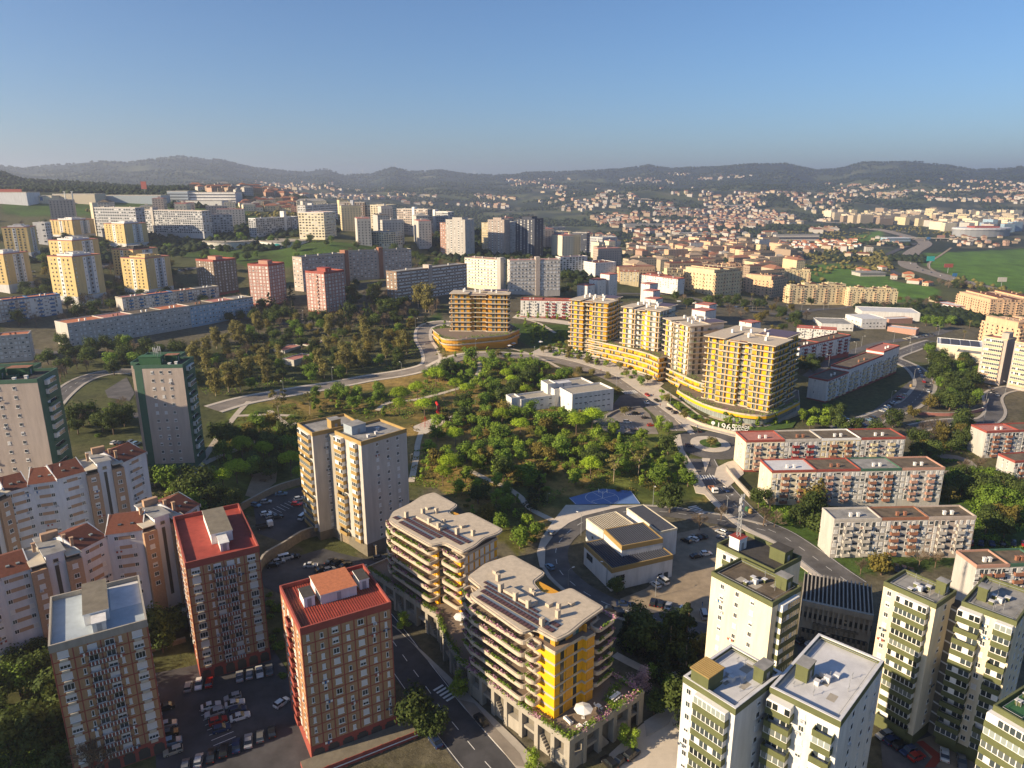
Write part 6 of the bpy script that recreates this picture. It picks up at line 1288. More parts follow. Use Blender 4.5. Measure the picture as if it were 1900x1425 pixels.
def bays(p0, p1, depth, n):
    """parking bay lines along a picture line"""
    a, b = [np.array(q[:2]) for q in grounds([p0, p1])[0]]; u = (b - a) / np.linalg.norm(b - a); v = np.array([-u[1], u[0]]); L_ = np.linalg.norm(b - a); mb = MB()
    for i in range(n + 1):
        c = a + u * (L_ * i / n); P = [c - u * .07, c + u * .07, c + u * .07 + v * depth, c - u * .07 + v * depth]; zz = zter([p[0] for p in P], [p[1] for p in P]) + .175; mb.quad([(p[0], p[1], z) for p, z in zip(P, zz)], 'line_white')
    tag(mb.build('parking_markings'), kind='structure')
rA = road([(690, 1140), (712, 1168), (738, 1203), (768, 1245), (794, 1280), (818, 1315), (845, 1348), (885, 1397), (925, 1443), (985, 1520)], 10.5, 'asphalt_dark', side=(0, 0), edge=True)
sheet('pavement', [(724, 1158), (790, 1215), (870, 1290), (960, 1375), (1010, 1428), (1030, 1500), (985, 1500), (957, 1425), (927, 1388), (877, 1333), (853, 1303), (830, 1268), (800, 1234), (770, 1200), (736, 1165)], 'pavement', .26, thick=.4)
sheet('parking_strip', [(853, 1300), (880, 1306), (912, 1345), (965, 1400), (975, 1425), (957, 1422), (927, 1388), (877, 1333)], 'asphalt_warm', .285)
rB = road([(1420, 985), (1350, 968), (1290, 958), (1231, 950), (1163, 950), (1123.7, 955), (1084, 968), (1052.6, 989.5), (1034, 1013), (1031.6, 1037), (1039.5, 1060.5), (1060.5, 1081.6), (1089.5, 1102.6), (1126, 1121), (1163, 1134), (1202.6, 1144.7), (1255, 1159), (1310, 1174)], 8.0, 'asphalt', side=(0, 1.2))
sheet('plaza', [(1050, 938), (1166, 939), (1124, 948), (1084, 958), (1056, 971), (1030, 990), (1012, 1015), (1010.5, 1055), (1002, 1053), (996, 1026), (1004, 1000), (1026, 968)], 'pavement_pale', .3, thick=.3)
sheet('parking_ground', [(1256, 990), (1330, 975), (1400, 1010), (1345, 1168), (1250, 1150), (1175, 1128), (1150, 1112), (1200, 1092), (1245, 1050)], 'sand', .10)
sheet('sports_court', [(1056, 925), (1118, 908), (1170.5, 912), (1188, 935.5), (1068, 937)], 'court_blue', .30, thick=.2)
cg = ground(1117, 925); mb = MB(); n = 40
for i in range(n):
    for rr_ in (6.4,):
        a, b = 2 * math.pi * i / n, 2 * math.pi * (i + 1) / n; P = [(cg[0] + q * math.cos(t), cg[1] + q * math.sin(t) * .9) for q, t in ((rr_, a), (rr_ + .16, a), (rr_ + .16, b), (rr_, b))]; zz = zter([p[0] for p in P], [p[1] for p in P]) + .33; mb.quad([(p[0], p[1], z) for p, z in zip(P, zz)], 'line_white')
def lineq(mb, p, q, dz=.33, hw=.08):
    a, b = np.array(p), np.array(q); u = (b - a) / np.linalg.norm(b - a); v = np.array([-u[1], u[0]]) * hw; P = [a - v, b - v, b + v, a + v]; zz = zter([k[0] for k in P], [k[1] for k in P]) + dz; mb.quad([(k[0], k[1], z) for k, z in zip(P, zz)], 'line_white')
gp = lambda x, y: ground(x, y)[:2]
lineq(mb, gp(1100, 915), gp(1135, 935)); lineq(mb, gp(1098, 931), gp(1141, 920)); lineq(mb, gp(1097, 931), gp(1108, 936.5)); lineq(mb, gp(1056.5, 925), gp(1068.5, 936.5)); lineq(mb, gp(1170.5, 912.3), gp(1187, 935)); tag(mb.build('court_markings'), kind='structure')
h0 = ground(1118, 926); o = empty('basketball_hoop', h0); tag(o, 'white double basketball hoop post in the middle of the blue court', 'basketball hoop'); mb = MB(); mb.tube([(0, 0, 0), (0, 0, 3.2)], [.12, .1], 'furn_white', 6)
for s_ in (-1, 1): mb.tube([(0, 0, 2.4), (s_ * 1.5, 0, 3.4)], [.07, .06], 'furn_white', 5)
mb.build('post', o)
for s_ in (-1, 1): mb = MB(); mb.box(s_ * 1.6 - .06, s_ * 1.6 + .06, -.9, .9, 2.9, 4.0, 'furn_white'); mb.build('backboard', o); mb = MB(); mb.tube([(s_ * (1.9 + .25 * math.cos(t)), .25 * math.sin(t), 3.05) for t in np.linspace(0, 6.28, 9)], [.03] * 9, 'rust', 4); mb.build('rim', o)
rC = road([(1256, 800), (1240, 778), (1217, 757), (1190, 735), (1160, 715), (1128, 699), (1090, 685), (1050, 673), (1000, 664), (940, 660), (880, 660), (840, 668), (808, 684)], 11, 'asphalt_warm', side=(0, 3.0), sm='pavement_pale')
rD = road([(1302, 852), (1316, 880), (1334, 905), (1362, 935), (1400, 970), (1452, 995), (1505, 1031), (1537, 1055), (1580, 1085)], 12, 'asphalt', side=(0, 2.5), sm='pavement_pale', edge=True)
rE = road([(395, 760), (450, 744), (520, 731), (600, 718), (680, 703), (750, 692), (790, 681), (801, 668), (797, 650), (785, 628), (789, 608), (812, 600), (838, 601)], 8.5, 'asphalt_warm', side=(2.2, 2.2), sm='pavement_pale', dash=False)
rF = road([(90, 760), (112, 735), (140, 712), (172, 698), (212, 690), (250, 690)], 8, 'asphalt', side=(1.5, 1.5)); road([(160, 765), (200, 772), (250, 770), (300, 772)], 7, 'asphalt', dash=False)
rG = road([(1560, 800), (1600, 785), (1640, 770), (1684, 752.6), (1703, 737), (1716, 718), (1713, 702.6), (1697, 684), (1671, 671), (1655, 662), (1690, 648), (1735, 634)], 9.5, 'asphalt', side=(2.2, 2.0))
rH = road([(1700, 795), (1747, 785), (1795, 782), (1831, 781), (1847, 763), (1842, 735), (1870, 722), (1930, 720)], 8, 'asphalt', side=(1.5, 1.5), dash=False)
road([(1710, 885), (1752, 879), (1790, 874), (1801, 862), (1780, 850), (1740, 846)], 5, 'asphalt_warm', dash=False)
rI = road([(-80, 1262), (0, 1232), (50, 1206), (150, 1170), (280, 1130), (330, 1113), (430, 1085)], 9, 'asphalt', side=(2, 2))
road([(1500, 700), (1560, 660), (1620, 640), (1700, 627), (1760, 612)], 8, 'asphalt', dash=False)
road([(1060, 555), (1160, 545), (1260, 548), (1380, 575), (1480, 580), (1600, 562)], 8, 'asphalt', dz=.2, dash=False)
road([(380, 590), (470, 590), (560, 600), (640, 575), (760, 545)], 7, 'asphalt', dz=.2, dash=False); road([(205, 585), (290, 572), (420, 552)], 6, 'asphalt', dz=.25, dash=False); road([(0, 640), (100, 655), (200, 640)], 7, 'asphalt', dz=.2, dash=False)
road([(300, 515), (345, 500), (420, 492)], 7, 'asphalt', dz=.3, dash=False); road([(190, 520), (170, 505), (200, 488), (230, 440)], 7, 'asphalt', dz=.3, dash=False)
ribbon('road', smooth(grounds([(1990, 580), (1900, 553.7), (1821, 532.6), (1734, 509), (1692, 497), (1683, 485), (1694, 468), (1716, 454), (1708, 446), (1684, 439), (1623, 424), (1531, 412)])[0]), 15, -15, .8, 'asphalt_warm', 0, 6, st=12)
ribbon('road', smooth(grounds([(1675, 512), (1652, 503), (1634, 488), (1648, 473), (1670, 462), (1700, 452)])[0]), 6, -6, .9, 'asphalt_dark', 0, 4, st=12)
ribbon('road', smooth(grounds([(1300, 424), (1400, 417), (1500, 410), (1600, 424), (1680, 430)])[0]), 5, -5, 1.2, 'path_pale', 0, 4, st=20); ribbon('road', smooth(grounds([(1080, 361), (1150, 366), (1210, 371)])[0]), 6, -6, 2, 'path_pale', 0, 4, st=25)
ribbon('path', smooth(grounds([(1768, 512), (1735, 505), (1723, 490), (1745, 474), (1765, 460)])[0]), 2.5, -2.5, .6, 'sand', 0, 2, st=10)
# roundabout
rc = ground(1318, 824)
def disc(r, n=40, off=(0, 0)): return [(rc[0] + off[0] + r * math.cos(2 * math.pi * i / n), rc[1] + off[1] + r * math.sin(2 * math.pi * i / n)) for i in range(n)]
sheet('roundabout_road', disc(16.5), 'asphalt', .16, world=True); ROADS.append((np.array([rc[:2], (rc[0] + .1, rc[1])]), 17)); sheet('pavement', disc(9.2), 'pavement_pale', .34, world=True, thick=.3); sheet('grass_verge', disc(5.0), 'grass_lawn', .42, kind='stuff', world=True)
sheet('pavement', [(1248, 812), (1262, 806), (1268, 835), (1290, 870), (1310, 905), (1307, 918), (1291, 915), (1280, 880), (1262, 845)], 'pavement_pale', .30, thick=.3)
sheet('traffic_island', [(1303, 851), (1318, 852), (1309, 877)], 'pavement_pale', .36, thick=.25); sheet('traffic_island', [(1252, 778), (1290, 806), (1281, 807)], 'pavement_pale', .34, thick=.25)
sheet('pavement', [(1325, 885), (1330, 868), (1350, 858), (1375, 852), (1380, 880), (1350, 905)], 'pavement_pale', .28, thick=.25)
zebra((1299, 886), (1338, 886), 4.2, 8); zebra((1157, 729), (1182, 727), 5, 8); zebra((812, 1276), (842, 1300), 3.0, 5); zebra((1284, 940), (1306, 955), 4.0, 6)
# plaza strip before the gold complex and the bank with the sign
sheet('plaza', [(985, 655), (1050, 665), (1100, 678), (1150, 702), (1195, 733), (1232, 762), (1262, 783), (1300, 795), (1368, 812), (1400, 806), (1380, 800), (1330, 786), (1296, 768), (1262, 742), (1225, 718), (1232, 712), (1190, 694), (1122, 668), (1058, 648), (1010, 642)], 'pavement_pale', .26, thick=.3)
sheet('grass_bank', [(1240, 735), (1262, 747), (1300, 775), (1340, 790), (1400, 795), (1480, 780), (1470, 795), (1385, 806), (1320, 792), (1275, 770), (1238, 745)], 'grass_lawn', .45, kind='stuff')
sheet('parking_ground', [(1097, 782), (1129, 766), (1189, 755), (1205, 768), (1222, 806), (1129, 804)], 'asphalt_warm', .15)
for a, b in (((1110, 784), (1140, 768)), ((1140, 797), (1190, 797)), ((1160, 772), (1195, 772)), ((1128, 776), (1150, 802))): bays(a, b, 4.6, 8)
sheet('parking_ground', [(1150, 735), (1172, 727), (1205, 752), (1190, 757), (1128, 767), (1140, 748)], 'asphalt', .145)
sheet('parking_ground', [(285, 1250), (360, 1235), (500, 1195), (530, 1240), (590, 1440), (290, 1440)], 'asphalt_dark', .10); bays((370, 1320), (400, 1395), 4.8, 8)
sheet('parking_ground', [(484, 1060), (510, 1042), (600, 1018), (690, 1040), (725, 1052), (722, 1085), (640, 1085), (540, 1108), (490, 1090)], 'asphalt_dark', .10); sheet('parking_ground', [(468, 925), (560, 903), (572, 990), (520, 1005), (478, 990)], 'asphalt_dark', .10)
bays((515, 955), (558, 935), 4.6, 6)
sheet('parking_ground', [(1632, 1350), (1700, 1330), (1760, 1360), (1880, 1440), (1640, 1460)], 'asphalt', .10); sheet('yard', [(1700, 1375), (1790, 1345), (1860, 1400), (1800, 1440), (1740, 1425)], 'sand', .13); sheet('red_path', [(1700, 1378), (1712, 1375), (1750, 1405), (1735, 1425), (1715, 1425), (1730, 1405)], 'red_path', .16)
sheet('parking_ground', [(1480, 1180), (1600, 1215), (1640, 1240), (1620, 1270), (1480, 1225)], 'asphalt', .10); sheet('plaza', [(1190, 1345), (1262, 1300), (1262, 1440), (1130, 1440), (1130, 1400)], 'pavement_pale', .1); sheet('pavement', [(1195, 1340), (1250, 1305), (1262, 1300), (1240, 1345), (1200, 1368)], 'pavement', .22, thick=.2)
sheet('playground', [(455, 920), (470, 880), (515, 870), (512, 895), (475, 925)], 'sand', .12); sheet('sports_ground', [(195, 725), (235, 700), (250, 730), (240, 745), (200, 738)], 'asphalt', .12)
sheet('parking_ground', [(1590, 785), (1650, 740), (1690, 706), (1712, 700), (1712, 722), (1690, 742), (1640, 770), (1600, 790)], 'asphalt', .11)
sheet('plaza', [(960, 553 + 30), (1075, 600), (1070, 606), (950, 590)], 'pavement_pale', .2)
def path(pts, w_=2.6, m='path_pale'): Q = smooth(grounds(pts)[0], 5); ROADS.append((Q, w_ / 2 + .8)); ribbon('path', Q, w_ / 2, -w_ / 2, .16, m, 0, 2, st=3)
for P_ in ([(352, 885), (375, 855), (405, 812), (440, 768), (462, 745)], [(365, 868), (430, 838), (500, 808), (552, 785)], [(438, 772), (500, 770), (545, 772)], [(500, 762), (535, 790), (552, 800)], [(763, 895), (772, 850), (776, 820), (786, 792)], [(786, 790), (820, 780), (848, 771)], [(700, 762), (720, 748), (770, 742), (830, 727), (872, 712), (888, 690), (890, 668)], [(862, 868), (905, 890), (940, 905), (965, 922), (985, 945), (1030, 968)], [(905, 640), (960, 650), (1010, 668), (1050, 690)], [(965, 590), (1000, 600), (1030, 618)], [(1140, 1215), (1200, 1245), (1250, 1255), (1300, 1235)]): path(P_)
sheet('playground', [(766, 792), (800, 778), (838, 772), (842, 776), (815, 792), (790, 806), (768, 800)], 'pavement_pale', .2)
# stone retaining walls and low walls
def wall_run(name, label, pts, h, t=.6, m='stone', dz=0, cat='wall'):
    Q = smooth(grounds(pts)[0], 4); Q, _ = resample(Q, 3); N_ = nrm2(Q); z = zter(Q[:, 0], Q[:, 1]); c = Q.mean(0); z0 = float(z.min()); o = empty(name, (c[0], c[1], z0)); tag(o, label, cat); mb = MB()
    for i in range(len(Q) - 1):
        P = [Q[i] - N_[i] * t / 2, Q[i + 1] - N_[i + 1] * t / 2, Q[i + 1] + N_[i + 1] * t / 2, Q[i] + N_[i] * t / 2]; zb = [z[i], z[i + 1], z[i + 1], z[i]]; k = len(mb.v)
        mb.v += [(p[0] - c[0], p[1] - c[1], q - 1.5 - z0) for p, q in zip(P, zb)] + [(p[0] - c[0], p[1] - c[1], q + h + dz - z0) for p, q in zip(P, zb)]; mi = mb.mi(m)
        for f in BOXF: mb.f.append(tuple(k + a for a in f)); mb.m.append(mi)
    mb.build('masonry', o); mb = MB()
    for i in range(len(Q) - 1):
        P = [Q[i] - N_[i] * (t / 2 + .08), Q[i + 1] - N_[i + 1] * (t / 2 + .08), Q[i + 1] + N_[i + 1] * (t / 2 + .08), Q[i] + N_[i] * (t / 2 + .08)]; zb = [z[i], z[i + 1], z[i + 1], z[i]]; k = len(mb.v)
        mb.v += [(p[0] - c[0], p[1] - c[1], q + h + dz - z0 - .02) for p, q in zip(P, zb)] + [(p[0] - c[0], p[1] - c[1], q + h + .15 + dz - z0) for p, q in zip(P, zb)]; mi = mb.mi('concrete')
        for f in BOXF: mb.f.append(tuple(k + a for a in f)); mb.m.append(mi)
    mb.build('coping', o)
wall_run('retaining_wall', 'long mossy stone retaining wall below the grey white twin tower', [(482, 1068), (492, 1045), (530, 1022), (565, 1000), (610, 992), (650, 1010), (700, 1030)], 3.4)
wall_run('retaining_wall', 'stone retaining wall above the small upper car park', [(430, 958), (470, 935), (515, 912), (560, 898)], 2.6)
wall_run('garden_wall', 'low cream wall along the planted bank by the roundabout', [(1238, 752), (1262, 770), (1296, 788), (1330, 798), (1370, 808)], 1.5, .4, 'cgi_stone')
wall_run('retaining_wall', 'pink painted wall below the pine grove on the right', [(1705, 770), (1760, 772), (1800, 768), (1826, 760), (1833, 745)], 1.8, .4, 'tile_pink')
wall_run('retaining_wall', 'graffiti covered pale wall beside the car park below the roundabout', [(1347, 872), (1362, 892), (1380, 912), (1392, 925)], 2.0, .4, 'pink_grey'); wall_run('garden_wall', 'low stone wall beside the tan brick towers', [(278, 1210), (310, 1200), (345, 1190)], 1.2, .5)
wall_run('garden_wall', 'low concrete steps wall in front of the civic building car park', [(1125, 775), (1150, 762), (1188, 757)], .9, .4, 'concrete')

# ------------------------------------------------------------------ trees
def crown_lobes(kind, r_, n):
    L_ = []
    for i in range(n):
        a = r_.random() * 2 * math.pi; u = math.sqrt(r_.random())
        if kind == 'round': q = .62 * u; z = .30 + .5 * r_.random(); L_.append((q * math.cos(a), q * math.sin(a), z, .26 + .16 * r_.random(), .8))
        elif kind == 'tall': q = .42 * u; z = .22 + .66 * r_.random(); L_.append((q * math.cos(a), q * math.sin(a), z, .22 + .16 * r_.random(), .85))
        elif kind == 'pine': q = .72 * u; z = .64 + .24 * (1 - u * u) + .04 * r_.random(); L_.append((q * math.cos(a), q * math.sin(a), z, .24 + .1 * r_.random(), .7))
        elif kind == 'open': q = .75 * u; z = .45 + .5 * r_.random(); L_.append((q * math.cos(a), q * math.sin(a), z, .14 + .12 * r_.random(), .5))
        elif kind == 'cone': z = .12 + .84 * (i + .5) / n; q = .62 * (1 - z) * (.5 + .5 * r_.random()); L_.append((q * math.cos(a), q * math.sin(a), z, .06 + .20 * (1 - z), .6))
        elif kind == 'cypress': z = .08 + .88 * (i + .5) / n; L_.append((.03 * math.cos(a), .03 * math.sin(a), z, .12 * math.sin(math.pi * min(.97, z * .85 + .12)) + .03, 1.3))
        elif kind == 'shrub': q = .5 * u; L_.append((q * math.cos(a), q * math.sin(a), .25 + .3 * r_.random(), .3 + .2 * r_.random(), .7))
    return L_
def crown_mesh(kind, m, seed, n, nl, h, wd, leaf):
    """crown in metres, wd = width, h = height of the tree"""
    wd *= {'pine': .72, 'shrub': 1}.get(kind, .8); r_ = random.Random(seed); L_ = crown_lobes(kind, r_, nl); k = n // nl; cs, ns, ts = [], [], []
    for (x, y, z, r, f) in L_:
        d = rng.normal(size=(k, 3)); d /= np.linalg.norm(d, axis=1, keepdims=True); rad_ = (rng.random(k) ** .35)[:, None]
        jit = 1 + .25 * (vnoise(d[:, 0] * 3 + seed, d[:, 1] * 3 + d[:, 2] * 2, seed)[:, None] - .5) * 2
        p = d * rad_ * jit * r; s_ = wd if kind not in ('cone', 'cypress') else h * .9
        cen = np.column_stack([x * wd * .5 / .62 * .8 + p[:, 0] * wd * .8, y * wd * .5 / .62 * .8 + p[:, 1] * wd * .8, z * h + p[:, 2] * wd * f * .8]) if kind not in ('cone', 'cypress') else np.column_stack([x * h * .55 + p[:, 0] * h * .6, y * h * .55 + p[:, 1] * h * .6, z * h + p[:, 2] * h * .25 * f])
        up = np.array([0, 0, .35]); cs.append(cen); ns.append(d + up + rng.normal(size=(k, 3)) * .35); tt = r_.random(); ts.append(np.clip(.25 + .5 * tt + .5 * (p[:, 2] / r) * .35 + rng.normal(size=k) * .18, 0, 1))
    cen = np.concatenate(cs); keep = cen[:, 2] > .05 * h; sz = rng.uniform(.7, 1.35, len(cen)) * leaf
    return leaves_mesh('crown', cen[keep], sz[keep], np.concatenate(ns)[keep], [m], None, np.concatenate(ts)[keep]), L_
def trunk_mesh(kind, L_, h, wd, tr, m='bark', seed=0):
    r_ = random.Random(seed); mb = MB(); top = {'round': .5, 'tall': .75, 'pine': .72, 'open': .6, 'cone': .95, 'cypress': .9, 'shrub': .2}[kind]; bend = (r_.uniform(-.03, .03) * h, r_.uniform(-.03, .03) * h)
    mb.tube([(0, 0, -.6), (bend[0] * .4, bend[1] * .4, h * top * .5), (bend[0], bend[1], h * top)], [tr, tr * .75, tr * .45], m, 7)
    if kind in ('round', 'tall', 'pine', 'open'):
        for (x, y, z, r, f) in L_[::max(1, len(L_) // 8)]:
            X, Y, Z = x * wd * .6, y * wd * .6, z * h; s_ = h * top * r_.uniform(.55, .9); mb.tube([(bend[0] * .7, bend[1] * .7, s_), ((X + bend[0]) * .5, (Y + bend[1]) * .5, (s_ + Z) * .5), (X, Y, Z)], [tr * .4, tr * .28, tr * .1], m, 5)
    me = mb.mesh('trunk'); me.polygons.foreach_set('use_smooth', [True] * len(me.polygons)); return me
def bare_meshes(seed, h, wd):
    r_ = random.Random(seed); mb = MB(); mt = MB(); segs = []
    def grow(p, d, L_, r, lev):
        q = p + d * L_
        (mb if lev < 2 else mt).tube([tuple(p), tuple((p + q) / 2 + Vector((r_.uniform(-.05, .05), r_.uniform(-.05, .05), 0)) * L_), tuple(q)], [r, r * .8, r * .6], 'bark' if lev < 2 else 'twig', 5 if lev < 2 else 3)
        if lev >= 5: return
        for _ in range([5, 4, 4, 3, 3][lev]):
            nd = (d + Vector((r_.gauss(0, .55), r_.gauss(0, .55), r_.gauss(.12, .35)))).normalized(); grow(p + d * L_ * r_.uniform(.55, 1), nd, L_ * r_.uniform(.6, .8), max(r * .55, .03), lev + 1)
    grow(Vector((0, 0, -.4)), Vector((0, 0, 1)), h * .30, h * .022, 0)
    a, b = mb.mesh('trunk'), mt.mesh('branches'); at_ = b.attributes.new('tint', 'FLOAT', 'FACE'); at_.data.foreach_set('value', np.repeat(rng.random(len(b.polygons) // 7 + 1), 7)[:len(b.polygons)].astype(np.float32)); return a, b
TK = {}
def kind_(key, name, shape, leafm, h, wd, n, nl, leaf, tr, bark='bark', var=3):
    V = []
    for i in range(var):
        cm, L_ = crown_mesh(shape, leafm, sum(map(ord, key)) * 7 + i * 13, n, nl, h, wd, leaf); V.append((cm, trunk_mesh(shape, L_, h, wd, tr, bark, i)))
    TK[key] = (name, V, h, shape)
kind_('oak', 'leafy_tree', 'round', 'leaf_broad', 9, 8.5, 1500, 16, .62, .3); kind_('dark', 'evergreen_tree', 'round', 'leaf_dark', 10, 10, 1700, 18, .68, .35); kind_('fresh', 'lime_green_tree', 'round', 'leaf_fresh', 7, 6, 1300, 14, .5, .2)
kind_('euca', 'eucalyptus_tree', 'tall', 'leaf_olive', 15, 10, 1900, 22, .7, .3, 'bark_pale'); kind_('gold', 'golden_tree', 'round', 'leaf_gold', 8, 8, 1400, 16, .6, .25); kind_('pine', 'umbrella_pine', 'pine', 'leaf_pine', 10, 11, 3000, 30, .42, .25); kind_('open', 'open_pine', 'open', 'leaf_olive', 13, 9, 900, 22, .5, .22, 'bark_pale')
kind_('young', 'young_tree', 'tall', 'leaf_fresh', 5.5, 3.6, 700, 10, .42, .1); kind_('conifer', 'conifer_tree', 'cone', 'leaf_conifer', 12, 6, 1700, 26, .5, .22); kind_('cyp', 'cypress_tree', 'cypress', 'leaf_conifer', 10, 3, 900, 16, .4, .15); kind_('shrub', 'shrub', 'shrub', 'leaf_broad', 2.0, 3.0, 320, 6, .42, .08); kind_('bshrub', 'shrub', 'shrub', 'leaf_gold', 1.6, 2.6, 300, 6, .4, .08)
kind_('street', 'street_tree', 'round', 'leaf_fresh', 6.5, 5, 1500, 14, .36, .1); kind_('bloom', 'blossom_tree', 'round', 'blossom', 6, 5.5, 1300, 14, .36, .12); kind_('olive', 'olive_tree', 'round', 'leaf_olive', 4.5, 5, 1000, 12, .4, .2)
bm_ = [bare_meshes(40 + i, 11, 9) for i in range(3)]; TK['bare'] = ('bare_tree', [(b, a) for a, b in bm_], 11, 'bare')
def palm_mesh(seed):
    mb = MB(); mt = MB(); r_ = random.Random(seed); mt.tube([(0, 0, -.4), (.1, 0, 4), (0, .1, 8)], [.28, .22, .2], 'bark', 7)
    for i in range(22):
        a = i * 2.4; e = r_.uniform(-.3, 1.0); L_ = r_.uniform(2.0, 2.8); P = []
        for k in range(5): t = k / 4; P.append((math.cos(a) * L_ * t, math.sin(a) * L_ * t, 8 + L_ * (e * t - .75 * t * t)))
        for k in range(4):
            w_ = .35 * (1 - k / 4.5); sx, sy = -math.sin(a) * w_, math.cos(a) * w_; mb.quad([(P[k][0] - sx, P[k][1] - sy, P[k][2] - .1), P[k], P[k + 1], (P[k + 1][0] - sx * .7, P[k + 1][1] - sy * .7, P[k + 1][2] - .1)], 'leaf_olive'); mb.quad([(P[k][0] + sx, P[k][1] + sy, P[k][2] - .1), (P[k + 1][0] + sx * .7, P[k + 1][1] + sy * .7, P[k + 1][2] - .1), P[k + 1], P[k]], 'leaf_olive')
    c = mb.mesh('fronds'); a_ = c.attributes.new('tint', 'FLOAT', 'FACE'); a_.data.foreach_set('value', rng.random(len(c.polygons)).astype(np.float32)); return c, mt.mesh('trunk')
TK['palm'] = ('palm_tree', [palm_mesh(1), palm_mesh(2)], 8.5, 'palm')
TDESC = {'oak': 'leafy green tree', 'dark': 'dark dense evergreen tree', 'fresh': 'bright fresh green tree', 'euca': 'tall olive brown eucalyptus', 'gold': 'yellow green bushy tree', 'pine': 'umbrella pine with lime green dome', 'open': 'thin airy pine with pale trunk', 'young': 'slim young green tree', 'conifer': 'dark pointed conifer', 'cyp': 'narrow dark cypress', 'shrub': 'round green shrub', 'bshrub': 'golden green shrub', 'street': 'neat round street tree', 'bloom': 'pink blossoming tree', 'olive': 'grey green olive tree', 'bare': 'bare brown winter tree', 'palm': 'palm tree with drooping fronds'}
TCAT = {'shrub': 'shrub', 'bshrub': 'shrub'}
TPOS = []
def tree(key, x, y, z, h=None, where=None, rot=None):
    name, V, h0, shape = TK[key]; cm, tm = R.choice(V); s = (h or h0) / h0; o = bpy.data.objects.new(name, None); C.objects.link(o); o.location = (x, y, z); o.rotation_euler = (0, 0, R.random() * 6.28); sx = s * R.uniform(.9, 1.12); o.scale = (sx, sx, s)
    o['category'] = TCAT.get(key, 'tree'); o['kind'] = 'thing'; o['group'] = {'shrub': 'shrubs in the park', 'bshrub': 'shrubs in the park', 'pine': 'umbrella pines', 'bare': 'bare winter trees', 'palm': 'palm trees'}.get(key, 'trees around the estate')
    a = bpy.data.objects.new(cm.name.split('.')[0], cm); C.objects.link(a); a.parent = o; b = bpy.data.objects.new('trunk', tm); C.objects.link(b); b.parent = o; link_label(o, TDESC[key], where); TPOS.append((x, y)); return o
def blocked(x, y, m_=2.0, road_=True):
    for f in FOOT:
        dx, dy = x - f.x, y - f.y
        if abs(dx) > 130 or abs(dy) > 130: continue
        u, v = dx * f.c + dy * f.s, -dx * f.s + dy * f.c
        if -m_ < u < f.w + m_ and -m_ < v < f.d + m_: return True
    if road_:
        for Q, hw in ROADS:
            if np.min(np.hypot(Q[:, 0] - x, Q[:, 1] - y)) < hw + .8: return True
    return False
def tree_c(key, px, py, h=None, where=None):
    """a tree whose crown centre shows at this picture point"""
    h = h or TK[key][2]; k = {'pine': .78, 'shrub': .3, 'bshrub': .3, 'cone': .5}.get(key, .62); z = rayup(px, py, h * k); p = at(px, py, z + h * k); return tree(key, p[0], p[1], zt(*p), h, where)
def scatter(poly, mix, n, dmin, where=None, world=False, m_=2.0, hs=(.75, 1.25)):
    P = poly if world else wpoly(poly); xs = [p[0] for p in P]; ys = [p[1] for p in P]; tot = sum(mix.values()); done = 0; tries = 0
    while done < n and tries < n * 25:
        tries += 1; x = R.uniform(min(xs), max(xs)); y = R.uniform(min(ys), max(ys))
        if not bool(inpoly(np.array([x]), np.array([y]), P)[0]): continue
        if any((x - a) ** 2 + (y - b) ** 2 < 49 for a, b in PINES) or any((x - a) ** 2 + (y - b) ** 2 < dmin * dmin for a, b in TPOS[-400:]) or blocked(x, y, m_): continue
        q = R.random() * tot; key = None
        for k, v in mix.items():
            q -= v
            if q <= 0: key = k; break
        key = key or k
        tree(key, x, y, zt(x, y) - .1, TK[key][2] * R.uniform(*hs), where); done += 1
# umbrella pines placed one by one
for px, py, h in [(808, 689, 11), (742, 726, 11), (774, 716, 11), (845, 708, 10), (866, 718, 10), (740, 745, 9), (787, 747, 10), (845, 800, 9.5), (832, 853, 10), (821, 872, 9), (931, 765, 10), (966, 782, 9), (1097, 857, 10), (1100, 766, 11), (1070, 775, 11), (950, 702, 9), (939, 689, 9), (537, 848, 11), (447, 820, 11), (437, 862, 10), (487, 828, 10), (412, 880, 9), (560, 870, 8), (975, 720, 8)]: tree_c('pine', px, py, h)
PINES = list(TPOS)
for px, py, h in [(515, 742, 15), (573, 742, 12), (820, 655, 13), (1140, 860, 13), (1186, 850, 13), (1160, 690, 7), (1245, 700, 7)]: tree_c('open', px, py, h)
for px, py, h in [(1225, 780, 8), (1240, 790, 8), (748, 1148, 6), (850, 1265, 7), (990, 1408, 6.5), (1168, 1360, 6)]: tree_c('street', px, py, h)
